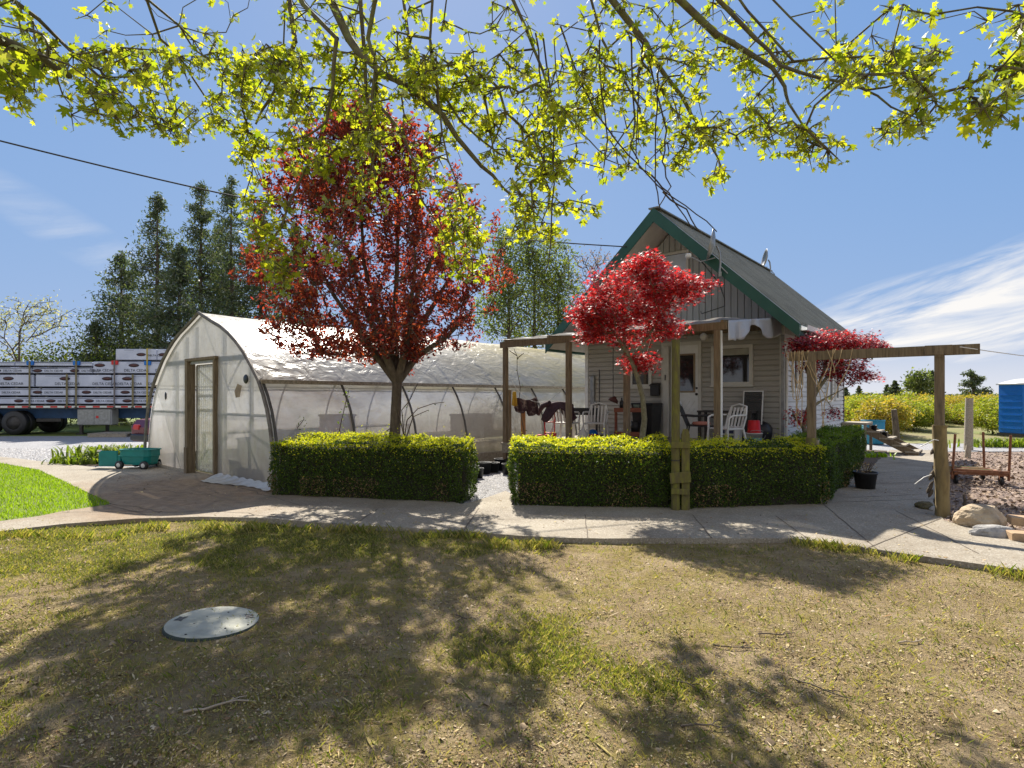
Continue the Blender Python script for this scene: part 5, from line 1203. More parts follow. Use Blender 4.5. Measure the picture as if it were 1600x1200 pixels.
T = np.concatenate([ell((Xr - .6, 75, 4.6), (.5, .5, .35), 12, r), ell((Xr + .9, 75, 3.9), (.7, .5, .25), 12, r), ell((Xr - .3, 75, 3.3), (1.3, 1, .4), 26, r), ell((Xr + .3, 75, 2.3), (1.9, 1.3, .5), 36, r), ell((Xr, 75, 3.9), (.5, .5, .5), 12, r)]); e_ = sk.grow(T, .2, .15, .5, r)
mktree('wind_shaped_tree', 'ragged wind shaped dark tree beyond the bushes', 'tree', (Xr, 75, 0), sk, clump(np.array(sk.p)[e_], 22, .16, r), CED, T_LEAF, .3, BARK, r0=.02, r=r)
# low dark far treeline
r = np.random.default_rng(9); n = 15000; X = r.uniform(-420, 420, n); Y = 360 + r.normal(size=n) * 6; hh = 3.0 + 2.6 * np.array([fbm(x, 0, .03, 3) for x in X]); Z = r.random(n) * np.maximum(hh, 1.0)
V, F = leaves(np.c_[X, Y, Z], r.uniform(1.2, 2.6, n), T_LEAF, np.array([[0, 0, .2]]), 1.0, r)
tag(link('far_treeline', np_mesh('far_treeline', V, F), CED), 'low dark line of far woods along the horizon', 'woods', kind='stuff')

# ------------------------------------------------------------------ posts, beam, cart, rocks on the right
def mossy_post():
    x, y = 2.30, 8.10
    t = thing('gate_post', 'tall mossy green post with three short planks nailed to it at the hedge', 'post', (x, y, 0))
    MB().tube([(0, 0, -.1), (0, 0, 1.1), (.005, 0, 2.40)], [.062, .060, .056], 14).build('post', MOSSW, t)
    b = MB(); b.box((.075, -.05, .0), (.185, -.015, 1.07)); b.add([(.075, -.05, 1.07), (.185, -.05, 1.07), (.16, -.05, 1.15), (.10, -.05, 1.15), (.075, -.015, 1.07), (.185, -.015, 1.07), (.16, -.015, 1.15), (.10, -.015, 1.15)], [(0, 1, 2, 3), (7, 6, 5, 4), (1, 5, 6, 2), (2, 6, 7, 3), (3, 7, 4, 0)])
    b.build('picket', MOSSW, t)
    for z, h, rz, x0, x1 in ((.93, .09, .02, -.08, .18), (.47, .15, -.07, -.10, .19), (.28, .08, .04, -.08, .17)):
        MB().box((x0, -.018, -h / 2), (x1, .0, h / 2), M=TM((0, -.068, z), 0, rz, 0), bev=.004).build('cross_plank', MOSSW, t)
    MB().tube([(0, 0, .70), (0, 0, .72)], .0645, 14).build('wire_band', DARKM, t)
mossy_post()
def right_posts():
    fx, fy = .766, -.643
    p2 = Vector((5.73, 7.72, 0)); p1 = Vector((4.53, 8.71, 0))
    t = thing('garden_post', 'square brown post rising from the side hedge corner under the beam', 'post', p1, TH)
    MB().box((-.055, -.055, -.1), (.055, .055, 2.145), bev=.006).build('post', WOOD, t); MB().lathe([(.088, 0), (.095, .4), (.085, .98), (0, .99)], 9).build('sleeve_stump', MOSSW, t)
    MB().box((.06, -.03, .6), (.10, .03, .95)).build('side_block', WOODG, t)
    t = thing('garden_post', 'rough round post with a square upper half at the path edge by the rocks', 'post', p2, TH)
    MB().box((-.055, -.055, 1.0), (.055, .055, 2.145), bev=.006).build('post', WOOD, t)
    r = np.random.default_rng(3); b = MB()
    b.grid(lambda u, v: ((.082 + .012 * mnoise.noise(Vector((math.cos(u * 6.283) * 2, math.sin(u * 6.283) * 2, v * 5)))) * math.cos(u * 6.283) + .01 * math.sin(v * 5) - .02 * v + .03, (.082 + .012 * mnoise.noise(Vector((math.cos(u * 6.283) * 2, math.sin(u * 6.283) * 2, v * 5)))) * math.sin(u * 6.283) - .02, -.1 + 1.32 * v), 18, 16)
    b.tube([(.01, -.02, 1.20), (.01, -.02, 1.222)], .085, 12); b.build('round_post', pm('old_round_post', (.19, .14, .06), (.08, .06, .035), 8, .95, .8, 30, c3=(.27, .21, .10), stretch=(1, 1, .3)), t)
    for z, s in ((.88, .04), (.55, .05), (.42, .035), (.36, .045), (.30, .04)):
        MB().lathe([(0, -s), (s * .8, -s * .6), (s, 0), (s * .7, s * .6), (0, s)], 7, TM((-.085 + r.normal() * .01, -.03, z), .4, .3, r.random() * 3) @ Matrix.Diagonal((.6, .6, 1.8, 1)), False).build('bracket_fungus', pm('dark_bark_lump', (.11, .085, .06), (.05, .04, .03), 20, .95, .8), t)
    for a in (((.0, -.11, 1.02), (-.05, -.12, 1.03), (-.14, -.14, .97), (-.2, -.15, .93)), ((-.08, -.09, .56), (-.16, -.12, .52), (-.26, -.14, .42))):
        MB().tube(a, .006, 5).build('loose_string', PLASTW, t)
    t = thing('overhead_beam', 'long grey brown beam lying across the two garden posts', 'beam', (p2 + p1) / 2 + Vector((0, 0, 2.15)), TH)
    MB().beam((-1.10, 0, .07), (1.20, 0, .07), .05, .135, bev=.004).build('beam', WOOD, t); MB().beam((.62, -.052, .075), (.92, -.052, .073), .05, .128, bev=.004).build('splice_board', WOOD, t)
    for x in (-.76, .78): MB().box((x - .056, -.062, -.02), (x + .056, -.0275, .12)).build('post_cap', WOOD, t)
    T = thing('straw_twine', 'loops of pale twine and dry vine hanging from the beam', 'twine', p1 + Vector((0, 0, 2.29)), TH)
    TW = pm('twine', (.45, .33, .18), (.33, .23, .12), 20, .9); r = np.random.default_rng(8)
    for i, (xa, xb, d) in enumerate(((-.34, -.02, .5), (-.12, .32, .55), (-.15, -.22, .75), (.22, .42, .35), (-.05, .55, .78), (-.28, -.1, 1.0), (.05, .3, 1.15), (-.18, -.12, 1.2))):
        pts = []
        for k in range(15):
            u = k / 14; pts.append((xa + (xb - xa) * u + r.normal() * .008 + .05 * math.sin(u * 6.28), -.045 - .04 * math.sin(u * 3.14), .012 - d * math.sin(u * math.pi) ** .7))
        MB().tube(pts, .006, 5).build('twine_loop', TW, T)
    t = thing('wire_line', 'thin grey wire running right from the beam end', 'wire', P3(1500, 542, 7.35))
    a = Vector((0, 0, 0)); e = Vector((5.2, 1.6, .05)); MB().tube([a.lerp(e, k / 10) + Vector((0, 0, -.16 * math.sin(math.pi * k / 10))) for k in range(11)], .006, 5).build('wire', PLASTW, t)
right_posts()
def cart():
    x0, y0 = G(1494, 758); t = thing('flat_cart', 'rusty steel flat cart with three upright stakes on the wood chips', 'cart', (x0 + .0, y0 + .1, 0), R(-20))
    w, d, z = .84, .95, .20
    for x in (0, w): MB().beam((x, 0, z), (x, d, z), .05, .06).build('side_rail', RUST, t)
    for i, y in enumerate((.0, .2, .4, .6, .8, .95)): MB().beam((0.026, y, z + .012), (w - .026, y, z + .012), .07, .045).build('deck_bar', RUST if i % 2 == 0 else MOSSW, t)
    MB().beam((0, -.03, z + .07), (w, -.03, z + .05), .05, .05).build('front_bar', RUST, t)
    for x, y, lx in ((0.0, .0, .05), (w, 0, .03), (w - .02, d, -.02), ): MB().tube([(x, y, .1), (x + lx, y, .92)], .022, 8).build('stake', RUST, t)
    for x, y in ((.08, .08), (w - .08, .08), (.08, d - .08), (w - .08, d - .08)):
        MB().lathe([(0, -.025), (.07, -.025), (.085, -.015), (.085, .015), (.07, .025), (0, .025)], 14, TM((x, y, .085), 0, R(90))).build('wheel', BLACK, t); MB().box((x - .03, y - .03, .10), (x + .03, y + .03, .20)).build('caster_fork', RUST, t)
cart()
def rock(label, px, py, s, seed, mat, rz=0, dz=0):
    x, y = G(px, py); t = bpy.data.meshes.new('rock'); b = MB(); n = 20
    def f(u, v):
        a = u * 6.28318; e = (v - .5) * math.pi; p = Vector((math.cos(a) * math.cos(e), math.sin(a) * math.cos(e), math.sin(e)))
        q = 1 + .30 * mnoise.noise(p * 1.3 + Vector((seed, 0, 0))) + .12 * mnoise.noise(p * 3.5 + Vector((0, seed, 0))) + .05 * mnoise.noise(p * 9 + Vector((0, seed, 3)))
        # faceting
        for dd in ((.8, .3, .5), (-.6, -.5, .6), (.1, -.9, .4), (-.3, .8, .5), (0, 0, 1)):
            dv = Vector(dd).normalized(); k = p.dot(dv) * q
            if k > .78: q *= .78 / k * .6 + .4
        return (p.x * q * s[0], p.y * q * s[1], max(-.02, p.z * q * s[2] + s[2] * .55))
    b.grid(f, 40, 26, False); o = b.build('rock', mat); o.location = (x, y, dz); o.rotation_euler = (0, 0, rz)
    tag(o, label, 'rock', 'rocks beside the path')
RK1 = pm('tan_rock', (.42, .33, .22), (.26, .20, .13), 5, .9, .8, 30, c3=(.5, .42, .30), bdist=.02); RK2 = pm('grey_rock', (.33, .32, .30), (.20, .19, .18), 7, .9, .8, 30, c3=(.45, .43, .40), bdist=.02)
rock('large tan rock at the path edge next to the rough post', 1530, 822, (.26, .24, .19), 1.3, RK1, .4)
rock('low grey rock in front of the large tan rock', 1552, 838, (.24, .13, .09), 5.3, RK2, -.2)
rock('small tan stone between the rough post and the large rock', 1497, 812, (.10, .08, .06), 9.1, RK1, 1)
rock('dark mossy stone on the path side of the rough post', 1445, 795, (.13, .12, .075), 2.1, pm('mossy_rock', (.12, .10, .04), (.06, .05, .03), 9, .95, .8), 1)
rock('small grey stone touching the foot of the rough post', 1461, 799, (.07, .07, .05), 4.1, RK2, 2)
BRK = pm('tan_brick', (.42, .29, .17), (.33, .22, .13), 9, .9, .4, 60)
for px, py, z, w, rz, l in ((1612, 846, 0, .42, -.35, 'long low brown brick at the right edge'), (1604, 834, .10, .32, -.5, 'upper tan brick resting on the brown brick at the right edge'), (1640, 820, 0, .4, .8, 'tan brick behind the other two at the right edge')):
    x, y = G(px, py); o = MB().box((-w / 2, -.1, 0), (w / 2, .1, .095), bev=.008).build('brick', BRK); o.location = (x, y, z + .002); o.rotation_euler.z = rz; tag(o, l, 'brick', 'garden bricks')
x, y = G(1498, 800); o = MB().tube([(0, 0, -.05), (.005, 0, .12), (-.02, 0, .2)], [.022, .02, .014], 7).build('wooden_stub', BARK); o.location = (x + .28, y + .25, 0); tag(o, 'short dark stick standing in the chips behind the large rock', 'stick')
def fpost(label, px, py, top, Y=None, lean=0, r=.07, mat=WOODG):
    x, y = G(px, py); h = PZ(top, y); o = MB().tube([(0, 0, -.1), (lean * .5, 0, h * .5), (lean, 0, h)], [r * 1.1, r, r * .9], 10).build('fence_post', mat); o.location = (x, y, 0); tag(o, label, 'post', 'old posts behind the path')
fpost('dark thin wooden post in front of the green bush at the field edge', 1402, 690, 640, lean=-.12, r=.10, mat=BARK)
fpost('grey round wooden post between the beam post and the blue toilet', 1513, 703, 622, lean=.03, r=.11)
fpost('broken stub leaning at the foot of the grey round post', 1511, 716, 696, lean=.05, r=.07)
# portable toilet
def toilet():
    x, y = G(1583, 683); t = thing('portable_toilet', 'blue portable toilet with a pale domed roof at the right edge', 'portable toilet', (x + .92, y, .0), R(4))
    w = 1.1; h = 2.12
    MB().box((-w / 2 - .03, -.03, 0), (w / 2 + .03, w + .03, .12)).build('skid_base', BLACK, t)
    b = MB(); b.box((-w / 2, 0, .12), (w / 2, w, h), bev=.03); 
    for k in range(6): b.box((-w / 2 + .08, -.012, .30 + .27 * k), (w / 2 - .08, .0, .34 + .27 * k))
    for k in range(6): b.box((-w / 2 - .012, .08, .30 + .27 * k), (-w / 2, w - .08, .34 + .27 * k))
    b.build('cabin', BLUEP, t)
    MB().box((-.36, -.03, .18), (.36, -.013, 1.98), bev=.01).build('door', BLUEP, t)
    for k in range(4): MB().box((-w / 2 + .12 + k * .22, -.014, 2.0), (-w / 2 + .26 + k * .22, -.002, 2.05)).build('vent', PLASTW, t)
    b = MB(); b.grid(lambda u, v: (-w / 2 - .04 + (w + .08) * u, -.04 + (w + .08) * v, h + .02 + .20 * (math.sin(u * math.pi) ** .6) * (math.sin(v * math.pi) ** .6)), 18, 18)
    b.box((-w / 2 - .05, -.05, h - .03), (w / 2 + .05, w + .05, h + .019)); b.build('roof', PLASTW, t)
toilet()
# blue half drum, back stairs
x, y = G(1364, 694); t = thing('blue_drum', 'cut open blue plastic drum beside the back stairs', 'drum', (x, y, 0))
DR = pm('drum_blue', (.03, .22, .33), (.02, .17, .27), 4, .5, .1); MB().lathe([(0, .02), (.32, .02), (.335, .06), (.34, .4), (.35, .42), (.34, .44), (.345, .80), (.335, .80), (.33, .44), (.325, .06), (0, .05)], 22).build('drum_body', DR, t); MB().lathe([(.345, .78), (.36, .79), (.36, .82), (.335, .82)], 22).build('rim', DR, t)
def stairs():
    t = thing('back_stairs', 'worn wooden steps and landing at the back corner of the cabin', 'stairs', hl(4.84, 6.0), TH)
    MB().box((.0, 0, .80), (.62, 1.1, .86)).build('landing', WOODG, t); MB().box((.0, -.0, .3), (.04, 1.1, .79)).build('landing_skirt', WOODG, t)
    for i, (x, z) in enumerate(((.62, .64), (.92, .46), (1.22, .28), (1.52, .12))): MB().box((x, .02, z - .045), (x + .31, 1.06, z)).build('tread', WOODG, t)
    for y in (.06, 1.0): b = MB(); b.beam((.55, y, .68), (1.8, y, .0), .045, .18); b.build('stringer', WOOD, t)
    for x in (.05, .58):
        for y in (.04, 1.04): MB().box((x - .035, y - .035, 0), (x + .035, y + .035, .799)).build('leg', WOODG, t)
    for i, (x, y, z) in enumerate(((.70, .15, .641), (.95, .2, .461))):
        q = thing('flower_pot', ('small dark pot on the top back stair', 'small dark pot on the second back stair')[i], 'pot', t.matrix_basis @ Vector((x + .08, y, z))); MB().lathe([(0, 0), (.06, 0), (.085, .14), (.09, .14), (.09, .16), (.075, .16), (.065, .02), (0, .02)], 12).build('pot_body', BLACK, q)
stairs()
# little leafy weeds by the stairs and iris clump left
def spiky(name, label, cat, x, y, rx, ry, n, h, mat, seed, z=0):
    r = np.random.default_rng(seed); root = thing(name, label, cat, (x, y, z)); P = r.normal(size=(n, 2)) * .5; P = np.c_[P[:, 0] * rx, P[:, 1] * ry, np.zeros(n)]
    a = r.uniform(0, 6.28, n); ln = r.uniform(.15, .6, n) * h; hh = r.uniform(.6, 1.1, n) * h; w = r.uniform(.018, .034, n)
    d = np.c_[np.cos(a), np.sin(a), 0 * a]; u = np.c_[-np.sin(a), np.cos(a), 0 * a] * w[:, None]; Vs = []; k = 5
    for j in range(k + 1):
        q = j / k; c = P + d * (ln * q ** 1.8)[:, None] + np.array([0, 0, 1.]) * (hh * (q - .38 * q ** 3))[:, None]; ww = (1 - q ** 2.5) + .05; Vs += [c - u * ww, c + u * ww]
    V = np.stack(Vs, 1); F = np.stack([np.arange(n) * 2 * (k + 1) + o for o in range(0, 1)], 1)
    f = np.array([(2 * j, 2 * j + 1, 2 * j + 3, 2 * j + 2) for j in range(k)]); F = (np.arange(n)[:, None, None] * 2 * (k + 1) + f[None]).reshape(-1, 4)
    link('foliage', np_mesh('foliage', V.reshape(-1, 3), F), mat, root); return root
IRIS = leafm('iris_leaf', [(.12, .17, .02), (.17, .21, .03), (.09, .14, .02), (.22, .25, .06)], (1.3, 1.4, .5), .45, .5, .04)
spiky('iris_clump', 'clump of arching green iris leaves behind the teal wagon', 'plant', -9.9, 14.3, 1.0, .45, 420, .62, IRIS, 61)
spiky('iris_clump', 'low leafy green edge of the plant bed left of the teal wagon', 'plant', -10.25, 13.75, .6, .3, 200, .3, IRIS, 62)
spiky('onion_plants', 'pale green strappy plants in front of the blue toilet', 'plant', PX(1580, 18.4), 18.4, 1.4, .4, 260, .45, IRIS, 63)
spiky('weed_clump', 'small green weeds on the soil beside the back stairs', 'plant', 9.3, 15.3, .6, .5, 160, .22, GBR, 64)
# pots
def pot(label, px, py, r_, h, mat=BLACK, grp=None, plant=False, z=0):
    x, y = G(px, py, z); t = thing('plant_pot', label, 'pot', (x, y, z), 0, grp)
    MB().lathe([(0, 0), (r_ * .78, 0), (r_ * .97, h * .88), (r_ * 1.04, h * .88), (r_ * 1.06, h), (r_ * .96, h), (r_ * .9, h * .85), (0, h * .80)], 20).build('pot_body', mat, t)
    MB().lathe([(r_ * .9, h * .86), (r_ * .5, h * .88), (0, h * .89)], 16).build('soil', SOILD, t)
    if plant:
        r = np.random.default_rng(int(px)); n = 90; V, F = leaves(np.c_[r.normal(size=(n, 2)) * r_ * .5, h * .95 + r.random(n) * h * .55], .035, T_RHOMB, None, 1, r); link('dry_plant', np_mesh('dry_plant', V, F), LIT, t)
        b = MB()
        for k in range(14): a = r.uniform(0, 6.28); b.tube([(0, 0, h * .8), (math.cos(a) * r_ * .6, math.sin(a) * r_ * .6, h * (1.2 + .5 * r.random()))], .004, 4)
        b.build('stems', BARK, t)
pot('large black pot of dry stems at the end of the side hedge', 1352, 764, .185, .30, plant=True)
for px, py, r_, h, l in ((737, 750, .14, .28, 'black nursery pot nearest the left hedge in the gap'), (748, 747, .10, .20, 'small black nursery pot second in the row in the gap'), (757, 740, .15, .24, 'wide black nursery pot with a pale rim behind the row'), (771, 738, .13, .21, 'black nursery pot near the right end of the row'), (783, 735, .15, .26, 'black nursery pot furthest back beside the porch post'), (793, 741, .12, .22, 'black nursery pot half behind the middle hedge')):
    pot(l, px, py, r_, h, grp='black nursery pots in the gap')
# lid in the lawn
def lid():
    x, y = G(332, 966); t = thing('tank_lid', 'round grey green plastic tank lid lying in the worn lawn', 'lid', (x, y, -.078), R(20))
    LM = pm('faded_green_plastic', (.36, .36, .30), (.26, .265, .22), 5, .9, .2, 40, c3=(.41, .41, .35), spec=.1); LS = pm('dark_green_plastic', (.06, .075, .065), (.04, .05, .045), 5, .8, spec=.1)
    T = Matrix.Rotation(R(3), 4, 'Y')
    MB().lathe([(.305, .055), (.29, .062), (.25, .060), (.12, .064), (0, .066)], 64, T).build('lid_top', LM, t)
    MB().lathe([(.300, -.02), (.312, .0), (.314, .045), (.305, .055)], 64, T).build('rim', LS, t)
    for a, rr in ((160, .235), (8, .24)):
        M = T @ TM((rr * math.cos(R(a)), rr * math.sin(R(a)), .0625), 0, 0, R(a)); b = MB(); b.prism([(-.03, -.045), (.0, -.03), (.028, -.04), (.024, .0), (.03, .035), (0, .028), (-.03, .045), (-.02, 0)], 0, .002, M); b.build('handle_slot', BLACK, t)
    for a, rr in ((120, .1), (200, .12), (60, .17), (300, .2), (240, .27), (330, .28)): MB().lathe([(0, 0), (.008, 0), (.006, .004), (0, .005)], 8, T @ TM((rr * math.cos(R(a)), rr * math.sin(R(a)), .062))).build('screw', BLACK, t)
lid()
# sticks lying on the lawn
r = np.random.default_rng(12)
for i, (px, py, L_, a, l) in enumerate(((640 + 80, 955, .18, 2.8, 'bare crooked stick lying right of the tank lid'), (1285, 1065, .30, -.7, 'forked dark twig low in the right half of the lawn'), (1215, 985, .26, .05, 'straight dark stick on the bare ground right of centre'), (1150, 1003, .28, -.3, 'thin forked twig left of the straight dark stick'), (345, 1098, .34, .25, 'exposed pale root near the bottom left'), (205, 1000, .12, -1, 'short dark stick left of the tank lid'), (1075, 1060, .18, -.6, 'dark twig left of the forked dark twig'), (1105, 1125, .26, .1, 'thin straight twig at the bottom, right of centre'), (1425, 995, .2, .3, 'pale bent stick in the right half of the lawn'))):
    x, y = G(px, py); z = lawn_z(x, y) + .008; rr = .008 if 'root' in l else .0055; pts = [(L_ * (u - .5), .02 * math.sin(u * 5 + i) + r.normal() * .004, .006 * math.sin(u * 3) + r.random() * .006) for u in np.linspace(0, 1, 8)]
    b = MB(); b.tube(pts, [rr * (1 - .5 * k / 7) for k in range(8)], 6); b.tube([pts[4], (pts[4][0] + L_ * .16, pts[4][1] + L_ * .12, .012), (pts[4][0] + L_ * .26, pts[4][1] + L_ * .14, .01)], [rr * .6, rr * .5, rr * .3], 5)
    o = b.build('fallen_stick', pm('pale_stick', (.40, .32, .23)) if 'pale' in l else BARK); o.location = (x, y, z); o.rotation_euler.z = a; tag(o, l, 'stick', 'sticks on the lawn')

# ------------------------------------------------------------------ teal wagon, shrubs on greenhouse side
def wagon():
    x, y = G(212, 734); t = thing('garden_wagon', 'teal plastic garden wagon with pale wheels by the greenhouse', 'wagon', (x - .05, y + .25, 0), R(-8))
    b = MB(); L, w, h, z0 = .74, .46, .32, .10
    def rr(s, z, g=0): 
        a, c = L / 2 * s + g, w / 2 * s + g; k = .10
        return [(-a + k, -c, z), (a - k, -c, z), (a - .02, -c + .05, z), (a, -c + k, z), (a, c - k, z), (a - k, c, z), (-a + k, c, z), (-a, c - k, z), (-a, -c + k, z), (-a + .03, -c + .04, z)]
    rings = [rr(.86, z0), rr(.90, z0 + .04), rr(.97, z0 + h * .55), rr(.97, z0 + h * .58, .012), rr(1, z0 + h), rr(1, z0 + h, .02), rr(1, z0 + h + .02, .02), rr(1, z0 + h + .02, -.02), rr(.92, z0 + .07, -.02)]
    vs = [p for q in rings for p in q]; n = 10; fs = [(k * n + i, k * n + (i + 1) % n, (k + 1) * n + (i + 1) % n, (k + 1) * n + i) for k in range(len(rings) - 1) for i in range(n)] + [tuple(range(n - 1, -1, -1)), tuple(range((len(rings) - 1) * n, len(rings) * n))]
    b.add(vs, fs).build('tub', TEAL, t)
    b = MB(); b.box((-.92, -.16, .05), (-.44, -.12, .40), bev=.02); b.box((-.46, -.14, .12), (-.38, .0, .3), bev=.015); b.build('tailgate', TEAL, t); MB().box((-.95, -.165, .37), (-.86, -.115, .41), bev=.005).build('latch', PLASTW, t)
    for sx in (-1, 1):
        for sy in (-1, 1):
            M = TM((sx * .30 - .02, sy * .235, .095), R(90)); w_ = MB().lathe([(.045, -.035), (.085, -.035), (.095, -.02), (.095, .02), (.085, .035), (.045, .035)], 20, M).build('wheel', BLACK, t); MB().lathe([(0, -.040), (.04, -.040), (.05, -.034), (.05, .034), (.04, .04), (0, .04)], 14, M).build('hub', PLASTW, w_)
    MB().tube([(.3, -.23, .095), (.3, .23, .095)], .01, 6).build('axle', DARKM, t); MB().tube([(-.34, -.23, .095), (-.34, .23, .095)], .01, 6).build('axle', DARKM, t)
wagon()
def shrublet(name, label, cat, base, stems, leaf_m, size, seed, n=12, mat=BARK, lf=True, sd=.05):
    r = np.random.default_rng(seed); sk = Skel(); E = []
    for pts in stems:
        k = len(pts); ids = sk.path([tuple(Vector(base) + Vector(p)) for p in pts], rs=[max(.004, .011 * (1 - .6 * i / k)) for i in range(k)]); E += [sk.p[i] for i in ids[1:]] + [(np.array(sk.p[a]) + np.array(sk.p[b])) / 2 for a, b in zip(ids[1:-1], ids[2:])]
    return mktree(name, label, cat, base, sk, clump(np.array(E), n, sd, r) if lf else None, leaf_m, T_LEAF, size, mat, crown='foliage', r=r)
Yc = 10.25
def rel(px, py, bpx, Y=Yc): return (PX(px, Y) - PX(bpx, Y), 0, PZ(py, Y))
shrublet('climbing_sapling', 'thin leafy shoot against the greenhouse side above the left hedge', 'sapling', (PX(527, Yc), Yc, 0), [[rel(527, 765, 527), rel(527, 690, 527), rel(533, 660, 527), rel(540, 630, 527), rel(545, 610, 527)]], GT, .055, 71, 6)
shrublet('climbing_sapling', 'small leafy shoot low on the greenhouse corner above the hedge', 'sapling', (PX(462, Yc), Yc - .1, 0), [[rel(462, 765, 462), rel(462, 690, 462), rel(468, 668, 462), rel(478, 655, 462)], [(0, 0, .9), rel(454, 675, 462)]], GT, .05, 72, 7)
shrublet('bare_shoots', 'bare dark shoots sprouting from the foot of the red leaved tree', 'shoots', (PX(632, 9.9), 9.9, 0), [[(0, 0, 0), (0, 0, .85), rel(628, 640, 632), rel(640, 625, 632), rel(652, 600, 632)], [(0, 0, .9), rel(636, 655, 632), rel(652, 638, 632), rel(676, 630, 632), rel(692, 628, 632)], [(0, 0, .8), rel(645, 650, 632), rel(668, 640, 632)], [(0, 0, .8), rel(610, 668, 632), rel(588, 685, 632)], [(0, 0, .9), rel(622, 640, 632), rel(621, 610, 632)]], GT, .04, 73, 1)
shrublet('porch_vine', 'thin bare vine trunk climbing beside the left porch post', 'vine', (PX(822, 12.5), 12.5, 0), [[(0, 0, 0), rel(822, 690, 822, 12.5), rel(815, 655, 822, 12.5), rel(811, 625, 822, 12.5), rel(813, 605, 822, 12.5), rel(808, 580, 822, 12.5), rel(808, 556, 822, 12.5), rel(803, 545, 822, 12.5)], [rel(808, 560, 822, 12.5), rel(818, 552, 822, 12.5)], [rel(808, 556, 822, 12.5), rel(796, 548, 822, 12.5)]], GT, .05, 74, 1)
t = thing('wood_offcut', 'rough orange brown plank leaning behind the left porch post', 'plank', hl(.28, -3.0), TH); MB().beam((0, 0, 0), (-.06, .05, 1.45), .07, .10, bev=.008).build('plank', pm('orange_wood', (.34, .17, .06), (.2, .1, .04), 6, .85, .4, stretch=(4, 4, .6)), t)

# ------------------------------------------------------------------ things on the porch
def plastic_chair(label, loc, rz, s=1.0):
    t = thing('plastic_chair', label, 'chair', loc, rz, 'white plastic chairs on the porch'); m = PLASTW
    MB().grid(lambda u, v: ((u - .5) * (.44 - .04 * v), -.22 + .44 * v, .42 - .02 * math.sin(u * 3.14) * math.sin(v * 3.14)), 8, 8).build('seat', m, t, solid=.02)
    b = MB()
    for k in range(5):
        x = (-.15 + .075 * k); b.beam((x, .21, .44), (x * 1.05, .32, .80), .035, .012, up=(0, 1, 0))
    b.tube([(-.20, .20, .42), (-.21, .27, .62), (-.17, .335, .82), (0, .345, .86), (.17, .335, .82), (.21, .27, .62), (.20, .20, .42)], .018, 7); b.build('backrest', m, t)
    for sx in (-1, 1):
        MB().tube([(sx * .24, -.24, .0), (sx * .225, -.22, .42), (sx * .245, -.20, .62), (sx * .25, -.12, .655), (sx * .25, .05, .66), (sx * .23, .25, .66)], [.022, .02, .02, .02, .02, .018], 7).build('armrest', m, t)
        MB().tube([(sx * .24, .30, 0), (sx * .20, .20, .42)], .022, 7).build('leg', m, t); MB().tube([(sx * .215, -.21, .41), (sx * .2, .2, .41)], .016, 6).build('side_rail', m, t)
    return t
dk = lambda px, Y: (PX(px, Y), Y, DZ + .001)
plastic_chair('white plastic chair with a dark jacket over its back by the second post', dk(884, 12.9), R(150))
plastic_chair('white plastic chair in front of the black table legs', dk(931, 12.7), R(-20))
plastic_chair('white plastic chair just right of the right porch post', dk(1135, 10.6), R(-62))
# jacket
JK = pm('dark_purple_cloth', (.055, .028, .035), (.03, .016, .022), 14, .9, .5, 40)
t = thing('jacket', 'dark purple jacket draped over the back of a white chair', 'jacket', dk(884, 12.9), R(150))
def jk(u, v):
    a = (v - .5) * 2; x = (u - .5) * .62; dr = abs(a) ** 1.1
    return (x * (1 + .25 * dr) + .02 * math.sin(v * 9), .335 + .10 * a, .89 - .40 * dr * (.7 + .35 * math.sin(u * 7 + v * 2)) - .06 * (2 * (u - .5)) ** 2)
MB().grid(jk, 22, 22).build('jacket_body', JK, t, solid=.02)
MB().tube([(.22, .36, .86), (.42, .30, .80), (.55, .22, .68), (.60, .18, .60)], [.06, .06, .05, .045], 9).build('sleeve', JK, t)
# black table
t = thing('black_table', 'black side table with a deep drawer box behind the white chairs', 'table', dk(914, 13.4), TH + R(28)); MB().box((-.33, -.2, .70), (.33, .2, .74), bev=.006).build('tabletop', BLACK, t); MB().box((-.30, -.17, .58), (.30, .17, .699)).build('drawer_box', BLACK, t)
for x in (-.27, .27):
    for y in (-.14, .14): MB().box((x - .016, y - .016, 0), (x + .016, y + .016, .579)).build('leg', PLASTW if x < 0 else DARKM, t)
# jug, ball, small items
t = thing('plastic_jug', 'grey white plastic jug between the white chairs', 'jug', dk(911, 12.4)); MB().lathe([(0, 0), (.10, 0), (.11, .03), (.11, .2), (.07, .27), (.03, .3), (.03, .34), (0, .34)], 16).build('jug_body', PLASTW, t); MB().tube([(.06, 0, .28), (.1, 0, .3), (.11, 0, .2)], .012, 6).build('handle', PLASTW, t)
t = thing('toy_ball', 'blue and red toy ball under the second white chair', 'ball', (PX(926, 13.1), 13.1, DZ + .001)); b = MB(); b.lathe([(.13 * math.sin(a), .13 - .13 * math.cos(a)) for a in np.linspace(0, R(100), 9)], 18); b.build('ball_bottom', REDP, t); b = MB(); b.lathe([(.13 * math.sin(a), .13 - .13 * math.cos(a)) for a in np.linspace(R(100), R(180), 8)], 18); b.build('ball_top', BLUEP, t)
